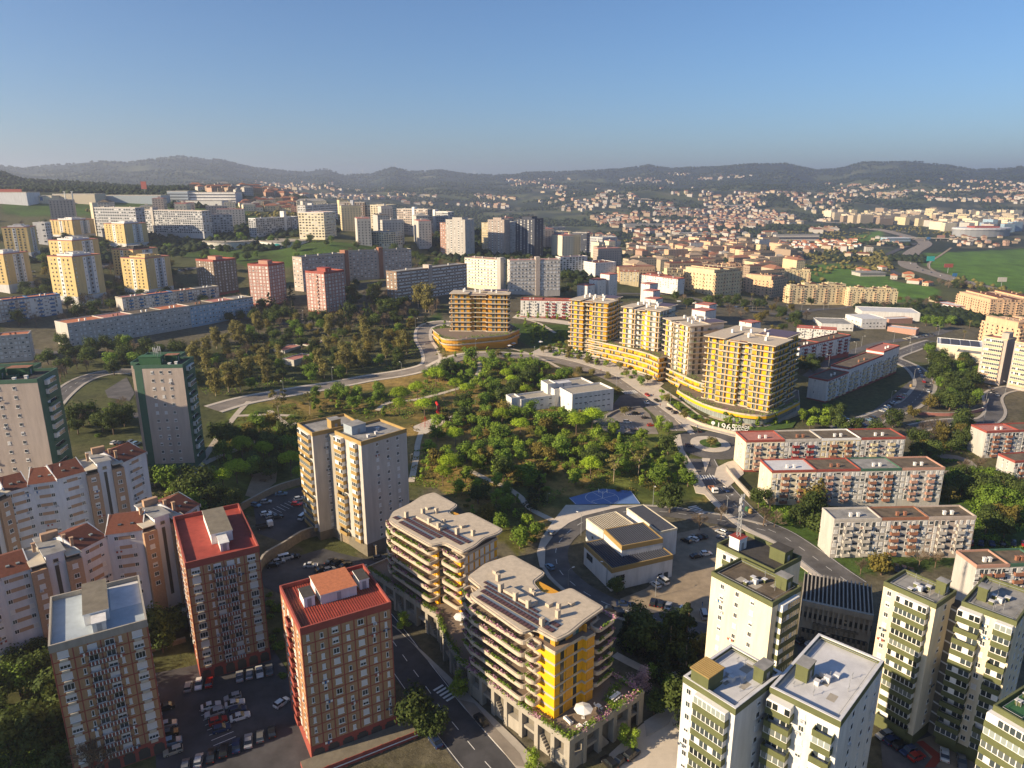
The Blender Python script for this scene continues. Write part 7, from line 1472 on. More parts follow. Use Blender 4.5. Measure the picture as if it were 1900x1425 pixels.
for px, py, k, h in [(1275, 1150, 'conifer', 15), (1163, 1165, 'conifer', 11), (1195, 1180, 'conifer', 9), (1215, 1190, 'conifer', 11), (1245, 1185, 'conifer', 12), (1300, 1190, 'gold', 7), (1188, 1255, 'bloom', 6.5), (1215, 1300, 'dark', 6), (1240, 1265, 'oak', 6), (1216, 1245, 'oak', 5), (1245, 915, 'dark', 13), (1000, 900, 'conifer', 12), (985, 920, 'conifer', 10), (1145, 1080, 'dark', 6.5), (1320, 817, 'olive', 5.5), (775, 1310, 'dark', 12), (800, 1330, 'dark', 9), (1340, 940, 'bare', 9), (1300, 955, 'bare', 10), (1410, 915, 'dark', 10), (1420, 945, 'bare', 11), (1500, 895, 'gold', 14), (1640, 1035, 'gold', 10), (1600, 1040, 'bare', 8), (1710, 1020, 'bare', 10), (1740, 1025, 'bare', 9), (150, 760, 'bare', 13), (125, 780, 'bare', 10), (160, 1385, 'bare', 14), (115, 1400, 'dark', 9), (230, 630, 'oak', 13), (905, 1045 - 100, 'gold', 9), (930, 960, 'oak', 9), (965, 990, 'oak', 9), (1440, 950, 'bare', 10), (1530, 935, 'bare', 8), (1290, 600, 'dark', 9), (1255, 545, 'dark', 12), (1275, 560, 'dark', 10), (1060, 510, 'dark', 13), (1010, 530, 'bare', 14), (775, 540, 'euca', 22), (795, 545, 'euca', 24), (790, 590, 'conifer', 9), (1370, 690, 'oak', 5), (155, 545, 'bare', 15), (180, 555, 'bare', 12), (940, 560, 'bare', 13), (1750, 670, 'dark', 14), (1735, 690, 'dark', 13), (1770, 700, 'dark', 14), (1790, 715, 'dark', 13), (1800, 740, 'dark', 12), (1760, 735, 'dark', 12), (1725, 740, 'gold', 10), (1720, 590, 'oak', 12), (1740, 595, 'oak', 13), (1765, 590, 'oak', 11), (1625, 790, 'dark', 10), (1660, 770, 'dark', 11), (1560, 780, 'dark', 10), (1590, 785, 'dark', 9), (1530, 778, 'fresh', 8), (1850, 790, 'bare', 10), (1880, 780, 'bare', 9), (1820, 850, 'bare', 11), (1790, 855, 'bare', 10), (1730, 830, 'dark', 11), (1700, 845, 'dark', 10), (1750, 815, 'gold', 9), (1640, 770, 'bare', 7), (1705, 800, 'bare', 9)]: tree_c(k, px, py, h)
TK['hill'] = ('hillside_tree',) + TK['dark'][1:]; TDESC['hill'] = 'dark green hillside tree'
# the park
PARK = [(400, 850), (440, 770), (560, 745), (700, 735), (800, 700), (860, 668), (960, 672), (1060, 700), (1150, 790), (1250, 830), (1290, 900), (1230, 925), (1060, 905), (985, 960), (1000, 1010), (930, 980), (800, 905), (760, 900), (770, 800), (740, 770), (560, 790), (480, 850), (420, 900)]
scatter([(820, 660), (960, 672), (1060, 700), (1000, 760), (900, 730), (800, 720), (790, 700)], {'fresh': 3, 'oak': 4, 'young': 3, 'dark': 1}, 60, 4.2); scatter([(780, 900), (800, 800), (900, 740), (1020, 780), (1060, 740), (1100, 800), (1240, 830), (1285, 905), (1180, 905), (1060, 900), (1000, 950), (1005, 1010), (930, 990)], {'oak': 5, 'fresh': 4, 'dark': 1, 'young': 4, 'gold': 2}, 135, 5.0)
scatter([(560, 740), (700, 730), (780, 745), (770, 780), (640, 770), (560, 775)], {'oak': 3, 'young': 2, 'fresh': 1}, 22, 5); scatter([(380, 870), (430, 800), (540, 790), (550, 880), (470, 900), (400, 930)], {'oak': 3, 'dark': 2, 'young': 2, 'gold': 1}, 26, 5); scatter(PARK, {'shrub': 3, 'bshrub': 2}, 170, 2.2)
scatter([(1290, 1440), (1262, 1310), (1150, 1210), (1180, 1150), (1310, 1180), (1300, 1240)], {'dark': 2, 'shrub': 3, 'conifer': 1}, 26, 3)
# the wood left of the upper road
scatter([(380, 640), (480, 600), (640, 610), (760, 600), (780, 630), (788, 670), (700, 690), (560, 712), (450, 728), (370, 740), (300, 700)], {'euca': 5, 'gold': 3, 'oak': 3, 'dark': 4, 'bare': 1}, 135, 5.5, hs=(.7, 1.15))
scatter([(380, 590), (500, 575), (620, 600), (700, 575), (780, 590), (760, 606), (500, 610)], {'dark': 4, 'conifer': 2, 'bare': 2, 'oak': 1}, 46, 6); scatter([(640, 560), (700, 540), (760, 560), (830, 580), (760, 600), (640, 590)], {'bare': 5, 'dark': 2, 'euca': 1}, 26, 7)
scatter([(60, 680), (110, 640), (240, 650), (330, 660), (380, 740), (250, 700), (150, 700), (110, 720)], {'dark': 4, 'bare': 2, 'oak': 1}, 34, 6); scatter([(130, 810), (140, 760), (240, 740), (240, 790), (200, 815)], {'dark': 3, 'shrub': 2, 'bare': 1}, 14, 5)
scatter([(280, 900), (340, 900), (420, 930), (460, 960), (400, 990), (300, 940)], {'dark': 4, 'oak': 2, 'shrub': 2, 'gold': 1}, 24, 4); scatter([(290, 1060), (340, 1000), (335, 1180), (300, 1240), (280, 1180)], {'dark': 3, 'shrub': 2}, 12, 4); scatter([(-20, 1290), (60, 1230), (100, 1260), (125, 1425), (-20, 1425)], {'dark': 4, 'oak': 1, 'shrub': 1}, 26, 4.5); scatter([(485, 1110), (515, 1100), (525, 1260), (505, 1260)], {'shrub': 3, 'dark': 2}, 8, 3)
# right side greens
scatter([(1680, 900), (1760, 890), (1900, 900), (1900, 1010), (1820, 1000), (1830, 930), (1760, 940)], {'dark': 3, 'oak': 3, 'gold': 1, 'shrub': 2}, 36, 5); scatter([(1420, 930), (1500, 920), (1530, 1000), (1480, 1020), (1430, 970)], {'dark': 2, 'shrub': 2, 'bare': 2}, 12, 5); scatter([(1690, 770), (1800, 790), (1800, 840), (1700, 850)], {'dark': 3, 'bare': 2, 'gold': 1}, 16, 6)
scatter([(1720, 650), (1800, 660), (1830, 740), (1760, 765), (1710, 745), (1722, 700)], {'dark': 6, 'oak': 2, 'gold': 1}, 34, 6); scatter([(1470, 690), (1500, 660), (1560, 660), (1500, 700)], {'dark': 2, 'gold': 1}, 8, 5); scatter([(1480, 780), (1560, 765), (1600, 800), (1500, 800)], {'fresh': 3, 'dark': 1}, 10, 5)
scatter([(1060, 640), (1120, 690), (1180, 715), (1240, 740), (1250, 755), (1180, 722), (1050, 668), (1000, 655)], {'olive': 3, 'young': 3, 'shrub': 3, 'fresh': 1}, 34, 3.0); scatter([(1240, 742), (1290, 772), (1370, 792), (1460, 785), (1380, 800), (1300, 785), (1245, 755)], {'shrub': 4, 'bshrub': 3, 'young': 2}, 40, 2.2, m_=1)
scatter([(800, 610), (830, 590), (850, 650), (820, 650)], {'young': 3, 'shrub': 3, 'fresh': 1}, 16, 3.2); scatter([(965, 600), (1050, 612), (1055, 640), (990, 640)], {'shrub': 4, 'young': 2, 'fresh': 1}, 34, 3.4)
for i in range(6): tree_c('young', 962 + i * 18, 582 + i * .8, 6)
for i in range(7): tree_c('palm', 1395 + i * 30 + R.uniform(-6, 6), 552 + R.uniform(-3, 6), 9)
for px, py in ((1800, 600), (1790, 620), (1480, 545), (1690, 560), (1303, 1195)): tree_c('palm', px, py, 8)
# slopes behind
scatter([(620, 480), (760, 470), (830, 500), (760, 530), (640, 500), (700, 450)], {'hill': 4, 'bare': 3, 'oak': 1}, 44, 8); scatter([(280, 440), (550, 440), (700, 470), (620, 500), (400, 505), (300, 480)], {'hill': 3, 'oak': 2, 'shrub': 2}, 40, 8, m_=3)
scatter([(0, 620), (60, 590), (200, 560), (230, 590), (120, 600)], {'bare': 3, 'hill': 2}, 16, 7); scatter([(60, 480), (240, 470), (360, 520), (350, 560), (200, 540), (90, 560)], {'hill': 3, 'bare': 2}, 30, 8, m_=3)
scatter([(560, 545), (640, 520), (735, 560), (700, 600), (640, 600)], {'bare': 5, 'hill': 2}, 18, 7); scatter([(1260, 560), (1420, 560), (1500, 590), (1450, 640), (1400, 600), (1300, 590)], {'hill': 3, 'bare': 2, 'gold': 1}, 34, 7, m_=3); scatter([(1000, 500), (1090, 490), (1150, 520), (1060, 550), (960, 545)], {'hill': 4, 'bare': 3}, 26, 7); scatter([(1430, 560), (1600, 550), (1760, 560), (1700, 600), (1600, 570)], {'hill': 3, 'bare': 3, 'gold': 1}, 44, 7)
scatter([(1730, 520), (1900, 560), (1900, 585), (1750, 535)], {'bare': 4, 'hill': 1}, 34, 9)

for px, py, k, h in [(1075, 683, 'olive', 5), (1098, 688, 'olive', 5), (1128, 694, 'olive', 5), (1150, 676, 'olive', 5.5), (1163, 690, 'fresh', 5), (1178, 690, 'fresh', 6), (1190, 704, 'oak', 6), (1202, 700, 'olive', 5), (1228, 730, 'young', 7), (1170, 700, 'shrub', 2.2), (1155, 694, 'shrub', 2.2), (1108, 668, 'olive', 5), (1092, 664, 'young', 5), (1125, 672, 'fresh', 5), (1240, 742, 'shrub', 2.2), (1255, 752, 'fresh', 4), (1270, 765, 'olive', 5), (1285, 772, 'young', 4), (925, 652, 'olive', 5), (905, 648, 'young', 5), (968, 655, 'young', 6), (985, 660, 'young', 6), (1145, 722, 'olive', 5), (1160, 760, 'olive', 5), (870, 640, 'young', 5), (895, 645, 'shrub', 2), (845, 655, 'young', 5)]: tree_c(k, px, py, h, 'on the plaza')
scatter([(30, 505), (330, 492), (350, 560), (60, 600)], {'bare': 3, 'hill': 3, 'gold': 1}, 46, 8); scatter([(320, 560), (560, 555), (560, 600), (480, 600)], {'hill': 3, 'bare': 2, 'conifer': 1}, 22, 7); scatter([(0, 420), (130, 420), (300, 440), (300, 470), (0, 480)], {'hill': 3, 'bare': 2}, 30, 9); scatter([(760, 440), (900, 440), (1000, 490), (850, 500)], {'hill': 4, 'bare': 3}, 40, 9)
# low growth under the trees: one mass
def undergrowth(name, polys, n, mats, size, hh=.5):
    ps = []
    for pl in polys:
        P = wpoly(pl); q = rng.uniform([min(p[0] for p in P), min(p[1] for p in P)], [max(p[0] for p in P), max(p[1] for p in P)], (n * 3 // len(polys), 2)); q = q[inpoly(q[:, 0], q[:, 1], P)]; ps.append(q[:n // len(polys)])
    q = np.concatenate(ps); q = q[fbm(q[:, 0] / 9, q[:, 1] / 9, 91, 3) > .47]
    for Q, hw in ROADS: k = Q[::2]; q = q[np.min(np.hypot(q[:, 0][:, None] - k[None, :, 0], q[:, 1][:, None] - k[None, :, 1]), 1) > hw + .3]
    for f in FOOT: dx, dy = q[:, 0] - f.x, q[:, 1] - f.y; u, v = dx * f.c + dy * f.s, -dx * f.s + dy * f.c; q = q[~((u > -1) & (u < f.w + 1) & (v > -1) & (v < f.d + 1))]
    cen = np.column_stack([q, zter(q[:, 0], q[:, 1]) + rng.random(len(q)) * hh]); mi = (fbm(q[:, 0] / 14, q[:, 1] / 14, 95, 3) > .5).astype(int)
    o = bpy.data.objects.new(name, leaves_mesh(name, cen, rng.uniform(.5, 1, len(q)) * size, rng.normal(size=(len(q), 3)) + [0, 0, 1.2], mats, mi)); C.objects.link(o); tag(o, kind='stuff')
undergrowth('undergrowth', [PARK], 60000, ['leaf_broad', 'leaf_gold'], .8); undergrowth('undergrowth', [[(380, 640), (480, 600), (760, 600), (788, 670), (560, 712), (370, 740)], [(1400, 930), (1530, 920), (1530, 1000), (1470, 1040)], [(1680, 880), (1900, 890), (1900, 1020), (1700, 1000)], [(1700, 780), (1800, 790), (1800, 850), (1680, 880)]], 40000, ['leaf_dark', 'leaf_broad'], 1.1)
undergrowth('undergrowth', [[(280, 900), (340, 900), (480, 950), (400, 990), (290, 1180), (275, 1240)], [(-20, 1290), (60, 1230), (125, 1425), (-20, 1425)], [(1290, 1300), (1150, 1210), (1180, 1150), (1310, 1180)]], 24000, ['leaf_dark', 'leaf_broad'], .7)
# ------------------------------------------------------------------ cars
def bodymat():
    m, N, L, p = newmat('car_paint'); oi = N.new('ShaderNodeObjectInfo'); L.new(oi.outputs['Color'], p.inputs['Base Color']); p.inputs['Roughness'].default_value = .28; p.inputs['Metallic'].default_value = .25; p.inputs['Coat Weight'].default_value = .6; M['car_paint'] = m
bodymat(); mat('tyre', (.015, .015, .015), .9, 0); mat('car_glass', (.02, .025, .03), .08, 0, spec=.7); mat('rim', (.35, .35, .36), .4, 0, metal=.6); mat('lamp_red', (.4, .01, .01), .4, 0); mat('lamp_clear', (.7, .7, .68), .3, 0)
def loft(secs, m, mb, tf=None):
    """join cross-sections (lists of points) into a closed body"""
    n = len(secs[0]); i = len(mb.v); k = mb.mi(m)
    for s_ in secs: mb.v += s_
    for a in range(len(secs) - 1):
        for j in range(n): mb.f.append((i + a * n + j, i + a * n + (j + 1) % n, i + (a + 1) * n + (j + 1) % n, i + (a + 1) * n + j)); mb.m.append(k)
    mb.f.append(tuple(i + j for j in reversed(range(n)))); mb.f.append(tuple(i + (len(secs) - 1) * n + j for j in range(n))); mb.m += [k, k]
def car_set(kind):
    L_, w_, h = {'hatch': (4.0, 1.74, 1.46), 'sedan': (4.5, 1.8, 1.42), 'van': (4.9, 1.9, 1.95), 'suv': (4.4, 1.85, 1.66)}[kind]; hw = w_ / 2
    def sec(x, z0, z1, k=1.0, t=.93): return [(x, -hw * k, z0), (x, hw * k, z0), (x, hw * k, z0 + (z1 - z0) * .62), (x, hw * t * k, z1), (x, -hw * t * k, z1), (x, -hw * k, z0 + (z1 - z0) * .62)]
    b = MB(); hood = .86 if kind != 'van' else 1.05; tail = {'hatch': .95, 'sedan': .92, 'van': 1.15, 'suv': 1.05}[kind]
    loft([sec(-L_ / 2, .35, tail - .12, .9), sec(-L_ / 2 + .12, .22, tail, .97), sec(-L_ * .25, .2, tail + .02), sec(0, .2, .95 if kind != 'van' else 1.1), sec(L_ * .22, .2, hood + .06), sec(L_ / 2 - .2, .22, hood - .12, .96), sec(L_ / 2, .35, hood - .25, .86)], 'car_paint', b)
    r = MB(); g = MB(); x0, x1, x2, x3 = {'hatch': (-L_ * .47, -L_ * .40, L_ * .04, L_ * .22), 'sedan': (-L_ * .38, -L_ * .22, L_ * .05, L_ * .22), 'van': (-L_ * .49, -L_ * .47, L_ * .22, L_ * .36), 'suv': (-L_ * .47, -L_ * .42, L_ * .06, L_ * .22)}[kind]; zb = tail - .04
    def s2(x, z, k): return [(x, -hw * k, zb - .1), (x, hw * k, zb - .1), (x, hw * (k - .12 * (z > zb + .1)), z), (x, -hw * (k - .12 * (z > zb + .1)), z)]
    loft([s2(x0, zb, .92), s2(x1, h - .05, .93), s2(x2, h - .04, .93), s2(x3, zb + .02, .9)], 'car_glass', g)
    loft([[(x1 + .02, -hw * .80, h - .12), (x1 + .02, hw * .80, h - .12), (x1 + .02, hw * .74, h), (x1 + .02, -hw * .74, h)], [(x2 - .02, -hw * .80, h - .12), (x2 - .02, hw * .80, h - .12), (x2 - .02, hw * .74, h), (x2 - .02, -hw * .74, h)]], 'car_paint', r)
    for px_ in ((x1 + x2) / 2,):
        for s_ in (-1, 1): r.box(px_ - .05, px_ + .05, s_ * hw * .86 - .05, s_ * hw * .86 + .05, zb, h - .08, 'car_paint')
    wm = MB(); n = 12
    for ss in ((-.1, .1),): wm.prism([(.31 * math.cos(2 * math.pi * i / n), .31 * math.sin(2 * math.pi * i / n)) for i in range(n)], -.1, .1, 'tyre', tf=lambda x, y, z: (x, z, y)); wm.prism([(.18 * math.cos(2 * math.pi * i / n), .18 * math.sin(2 * math.pi * i / n)) for i in range(n)], -.11, .11, 'rim', tf=lambda x, y, z: (x, z, y))
    hl = MB(); hl.box(-.05, .03, -.18, .18, -.07, .07, 'lamp_clear'); tl = MB(); tl.box(-.03, .03, -.13, .13, -.09, .09, 'lamp_red')
    bm_ = b.mesh('body'); return dict(body=bm_, windows=g.mesh('windows'), roof=r.mesh('roof'), wheel=wm.mesh('wheel'), headlight=hl.mesh('headlight'), tail=tl.mesh('tail_light'), L=L_, hw=hw, hood=hood, tl=tail)
CARS = {k: car_set(k) for k in ('hatch', 'sedan', 'van', 'suv')}
CCOL = {'white': (.72, .72, .70), 'silver': (.40, .41, .42), 'grey': (.15, .155, .16), 'black': (.015, .015, .018), 'dark blue': (.02, .04, .11), 'light blue': (.16, .27, .38), 'red': (.42, .02, .015), 'beige': (.38, .33, .25), 'teal': (.04, .20, .20)}
CW = ['white'] * 3 + ['silver'] * 4 + ['grey'] * 3 + ['black'] * 5 + ['dark blue'] * 2 + ['light blue', 'red', 'beige']
def near_tangent(x, y):
    best = (1e9, 0)
    for Q, hw in ROADS:
        d = np.hypot(Q[:, 0] - x, Q[:, 1] - y); i = int(np.argmin(d))
        if d[i] < best[0]: j = min(i + 1, len(Q) - 1); k = max(j - 1, 0); t = Q[j] - Q[k]; best = (d[i], math.atan2(t[1], t[0]))
    return best[1]
CARPOS = []
def car(px, py, ang=None, kind=None, col=None, dz=.17, small=False, where=None, world=None):
    x, y, z = world or ground(px, py)
    if any((x - a) ** 2 + (y - b) ** 2 < 3.2 for a, b in CARPOS): return
    CARPOS.append((x, y))
    if ang is None: ang = near_tangent(x, y) + (math.pi if R.random() < .5 else 0)
    k = kind or R.choice(['hatch', 'hatch', 'sedan', 'suv', 'hatch', 'van' if R.random() < .25 else 'sedan']); c = col or R.choice(CW); S = CARS[k]; o = empty('parked_car' if k != 'van' else 'van', (x, y, z + dz), ang); tag(o, None, 'car' if k != 'van' else 'van', 'cars around the estate')
    nm = {'hatch': 'hatchback', 'sedan': 'saloon car', 'van': 'van', 'suv': 'tall car'}[k]; link_label(o, f'{c} {nm}', where)
    def part(n_, me, loc=(0, 0, 0), rz=0): q = bpy.data.objects.new(n_, me); C.objects.link(q); q.parent = o; q.location = loc; q.rotation_euler = (0, 0, rz); q.color = (*CCOL[c], 1)
    part('body', S['body']); part('windows', S['windows']); part('roof', S['roof'])
    for sx in (-1, 1):
        for sy in (-1, 1): part('wheel', S['wheel'], (sx * S['L'] * .31, sy * (S['hw'] - .06), .31))
    if not small:
        for sy in (-1, 1): part('headlight', S['headlight'], (S['L'] / 2 - .06, sy * S['hw'] * .66, S['hood'] - .36)); part('tail_light', S['tail'], (-S['L'] / 2 + .02, sy * S['hw'] * .72, S['tl'] - .35))
    return o
def crow(p0, p1, n, rel=90, skip=.0, small=False, where=None):
    a, b = [np.array(q[:2]) for q in grounds([p0, p1])[0]]; t = math.atan2(b[1] - a[1], b[0] - a[0])
    for i in range(n):
        if R.random() < skip: continue
        p = a + (b - a) * (i / max(n - 1, 1)); car(0, 0, t + rad(rel) + R.uniform(-.06, .06) + (math.pi if R.random() < .4 else 0), small=small, where=where, world=(p[0], p[1], zt(*p)))
W1 = 'in the row below the red roofed tower'; crow((350, 1278), (500, 1247), 9, 90, .1, where=W1)
crow((303, 1302), (322, 1398), 7, 85, .1, where='beside the blue grey roofed tower'); crow((392, 1314), (412, 1356), 4, 80, where='in the middle of the lower left car park'); crow((432, 1298), (446, 1334), 4, 80, where='in the middle of the lower left car park'); crow((345, 1425), (505, 1362), 8, 75, .1, where='in the front row of the lower left car park'); car(523, 1308, 1.0, 'hatch', 'white', where='alone left of the red ribbed roof tower')
for px, py, a, k, c in [(507, 1052, .5, 'hatch', 'black'), (518, 1045, .4, 'hatch', 'silver'), (530, 1038, .5, 'van', 'white'), (545, 1036, .5, 'sedan', 'black'), (577, 1052, .1, 'sedan', 'white'), (598, 1060, .6, 'sedan', 'black'), (612, 1060, .6, 'hatch', 'silver'), (615, 1045, .9, 'sedan', 'black'), (628, 1047, .9, 'suv', 'black'), (641, 1051, .9, 'sedan', 'black'), (680, 1057, .2, 'hatch', 'light blue'), (704, 1038, .3, 'hatch', 'grey'), (715, 1052, 1.1, 'sedan', 'black'), (522, 919, .2, 'sedan', 'light blue'), (494, 934, .2, 'hatch', 'silver'), (475, 940, -.4, 'hatch', 'light blue'), (551, 938, 0, 'hatch', 'red'), (556, 928, .6, 'hatch', 'white'), (494, 956, .5, 'hatch', 'white'), (504, 961, .5, 'hatch', 'silver'), (514, 962, .5, 'sedan', 'black'), (563, 962, 1.3, 'van', 'white')]: car(px, py, a, k, c, where='in the walled lots below the twin tower')
for px, py, a, k, c in [(1026, 992, .9, 'hatch', 'silver'), (1020, 1055, 2.1, 'hatch', 'light blue'), (1157, 1124, -.1, 'sedan', 'dark blue'), (1133, 1134, -.2, 'sedan', 'black'), (1157, 1144, -.15, 'suv', 'black'), (1190, 1152, -.15, 'sedan', 'black'), (1212, 1121, 1.2, 'suv', 'black'), (1226, 1124, 1.2, 'hatch', 'black'), (1240, 1128, 1.2, 'sedan', 'silver'), (1266, 1133, 1.1, 'hatch', 'white'), (1306, 1144, 1.5, 'van', 'silver'), (1216, 1088, 2.1, 'hatch', 'white'), (1229, 1081, 2.1, 'van', 'white'), (1286, 1003, 2.3, 'hatch', 'white'), (1293, 999, 2.3, 'sedan', 'black'), (1303, 998, 2.3, 'hatch', 'black'), (1273, 1006, 2.3, 'hatch', 'black'), (1338, 990, 2.4, 'suv', 'silver'), (1340, 1001, 2.4, 'sedan', 'grey'), (1310, 1030, .2, 'hatch', 'white'), (1292, 1035, .3, 'sedan', 'black')]: car(px, py, a, k, c, where='around the dark roofed market hall')
for px, py, k, c in [(1201, 735, 'hatch', 'red'), (1218, 745, 'sedan', 'black'), (1200, 749, 'sedan', 'white'), (1240, 760, 'sedan', 'black'), (1250, 767, 'suv', 'black'), (1296, 801, 'sedan', 'black'), (1279, 829, 'hatch', 'dark blue'), (1347, 912, 'hatch', 'dark blue'), (1344, 950, 'suv', 'black'), (893, 1341, 'sedan', 'black'), (808, 1380, 'sedan', 'dark blue'), (1130, 1390 + 30, 'suv', 'black')]: car(px, py, None, k, c, where='on the road')
for px, py in [(1160, 763), (1168, 760), (1180, 769), (1197, 777), (1164, 785), (1208, 791), (1176, 800)]: car(px, py, R.choice([.1, .2]), where='in the civic building car park')
car(1172, 1404, .75, 'suv', 'black', where='at the bottom edge right of the plinth'); car(1152, 1414, .75, 'sedan', 'black', where='at the bottom edge right of the plinth')
crow((1640, 1368), (1700, 1408), 5, 80, where='below the cream twin tower'); crow((1752, 1405), (1800, 1425), 4, 100, where='below the cream twin tower'); crow((1488, 1192), (1540, 1212), 4, 70, where='in front of the ribbed hall'); car(1597, 1229, .4, 'sedan', 'black', where='in front of the ribbed hall')
crow((1600, 790), (1676, 735), 15, 70, .1, True, 'in the row along the curving road'); crow((1703, 684), (1722, 728), 6, 0, .1, True, 'on the outer side of the curving road'); crow((1772, 805), (1802, 814), 5, 80, 0, True, 'by the pink roofed row'); crow((1660, 672), (1640, 655), 3, 0, 0, True, 'on the outer side of the curving road')
crow((213, 824), (253, 826), 4, 80, 0, where='between the two green sided towers'); crow((303, 852), (322, 848), 2, 60, 0, where='at the foot of the green sided tower with aerials'); crow((1680, 630), (1730, 622), 9, 80, .2, True, 'near the supermarket'); crow((1835, 722), (1850, 735), 3, 0, 0, True, 'near the peach tower'); crow((1800, 1010), (1900, 1012), 6, 60, .2, True, 'behind the streaked roof row'); crow((1650, 1058), (1690, 1062), 4, 80, .1, True, 'behind the ribbed hall')
crow((20, 640), (80, 645), 7, 60, .2, True, 'below the blue and white row'); crow((60, 505), (75, 560), 8, 80, .2, True, 'between the yellow towers'); crow((315, 505), (350, 500), 5, 80, .2, True, 'right of the yellow towers'); crow((1560, 775), (1590, 790), 3, 40, 0, True, 'at the end of the stepped white row')
crow((1460, 595), (1500, 575), 6, 0, .2, True, 'on the palm avenue'); crow((1260, 560), (1380, 572), 9, 0, .3, True, 'on the palm avenue'); crow((560, 597), (640, 580), 6, 0, .4, True, 'behind the wood')
for i, (px, py) in enumerate([(1684, 478), (1688, 470), (1697, 463), (1702, 498), (1712, 503), (1728, 507), (1680, 484), (1705, 455), (1690, 490), (1745, 513), (1770, 519), (1800, 527)]): car(px, py, near_tangent(*ground(px, py)[:2]), small=True, where='on the far motorway', dz=.9)
# open truck in the avenue and the tipper in the upper lot
def truck(px, py, ang, bed, label, dz=.17):
    x, y, z = ground(px, py); o = empty('truck', (x, y, z + dz), ang); tag(o, label, 'truck'); mb = MB(); mb.box(.9, 2.7, -1.05, 1.05, .6, 2.3, 'furn_white'); mb.box(2.0, 2.75, -.95, .95, 1.4, 2.1, 'car_glass'); mb.build('cab', o); mb = MB(); mb.box(-3, .8, -1.1, 1.1, .75, .95, bed); mb.box(-3, .8, -1.1, -1.02, .95, 1.5, bed); mb.box(-3, .8, 1.02, 1.1, .95, 1.5, bed); mb.box(-3, -2.9, -1.0, 1.0, .95, 1.5, bed); mb.build('bed', o)
    mb = MB(); mb.box(-2.9, 2.5, -.5, .5, .45, .7, 'dark_frame'); mb.build('chassis', o)
    for sx in (-2.1, 1.8):
        for sy in (-1, 1): q = bpy.data.objects.new('wheel', CARS['van']['wheel']); C.objects.link(q); q.parent = o; q.location = (sx, sy * .95, .42); q.scale = (1.35, 1.3, 1.35)
truck(1323, 913, near_tangent(*ground(1323, 913)[:2]), 'rust', 'white truck with an orange brown open bed on the avenue'); truck(492, 980, .55, 'dark_frame', 'white cabbed tipper truck with dark bed in the upper walled lot', .1)

# ------------------------------------------------------------------ lamps
lm_ = MB(); lm_.tube([(0, 0, 0), (0, 0, 8.2)], [.11, .07], 'metal_grey', 6); lp = lm_.mesh('pole'); lm_ = MB(); lm_.tube([(0, 0, 8.1), (.5, 0, 8.6), (1.6, 0, 8.8)], [.06, .05, .05], 'metal_grey', 5); la = lm_.mesh('arm'); lm_ = MB(); lm_.box(1.3, 2.1, -.16, .16, 8.74, 8.9, 'trim_white'); lh = lm_.mesh('lamp_head')
def lamp(x, y, z, ang, s=1.0, where=None):
    o = empty('street_lamp', (x, y, z), ang); o.scale = (s, s, s); tag(o, None, 'street lamp', 'street lamps'); link_label(o, 'grey street lamp with single arm' if s > .8 else 'short park lamp', where)
    for n_, me in (('pole', lp), ('arm', la), ('lamp_head', lh)): q = bpy.data.objects.new(n_, me); C.objects.link(q); q.parent = o
for Q, hw in ROADS:
    if hw < 4 or hw > 12: continue
    P, L_ = resample(Q, 30); N_ = nrm2(P)
    for i in range(1, len(P) - 1):
        s_ = -1 if i % 2 else 1; x, y = P[i] + N_[i] * s_ * (hw - .9); px, py = proj(x, y, zt(x, y))
        if 0 < px < 1900 and 560 < py < 1425 and not blocked(x, y, .5, False): lamp(x, y, zt(x, y), math.atan2(-N_[i][1] * s_, -N_[i][0] * s_))
for px, py in [(388, 870), (480, 825), (530, 790), (720, 760), (842, 760), (882, 750), (823, 745), (762, 860), (1015, 935), (1120, 905 + 60)]: lamp(*ground(px, py), 0, .5)
lamp(*ground(1125, 1090), 3.0, 1.0); lamp(*ground(1216, 1108), 1, .7)
# ------------------------------------------------------------------ recycling bins, playground, signs, masts, turbines
for i, (px, py, m_, cn) in enumerate([(1222, 1164, 'ochre', 'orange'), (1231, 1168, 'green_box', 'green'), (1243, 1171, 'ochre', 'orange'), (1386, 948, 'green_box', 'green'), (1392, 952, 'ochre', 'orange'), (1690, 718, 'ochre', 'orange')]):
    x, y, z = ground(px, py); o = empty('recycling_bin', (x, y, z)); tag(o, f"{cn} domed recycling bin " + ['leftmost of three by the bend road', 'in the middle of three by the bend road', 'rightmost of three by the bend road', 'at the avenue corner beside an orange one', 'at the avenue corner beside a green one', 'by the parked cars on the curving road'][i], 'recycling bin')
    mb = MB(); n = 12; mt_ = M[m_]
    for z0_, z1_, r0, r1 in ((.1, 1.3, .8, .85), (1.3, 1.8, .85, .5)): mb.tube([(0, 0, z0_), (0, 0, z1_)], [r0, r1], m_, n)
    mb.build('bin_body', o); mb = MB(); mb.box(-.3, .3, -.86, -.8, 1.0, 1.25, 'dark_frame'); mb.build('slot', o)
mat('play_red', (.45, .02, .015), .5, .05); g = ground(812, 775); o = empty('slide', g); tag(o, 'long bright red tube slide between pines in the park playground', 'slide'); mb = MB(); mb.tube([(-1.5, 10, 5.0), (-.5, 8, 4.0), (.2, 6, 3.4), (-.4, 4, 2.2), (.8, 1.5, 1.0), (1.8, 0, .5)], [.75, .75, .8, .8, .8, .85], 'play_red', 10); mb.build('tube', o, smooth=True); mb = MB(); mb.tube([(-1.5, 10, -1), (-1.5, 10, 5)], [.15, .12], 'metal_grey'); mb.tube([(-.4, 4, -1), (-.4, 4, 1.6)], [.12, .12], 'metal_grey'); mb.build('support', o)
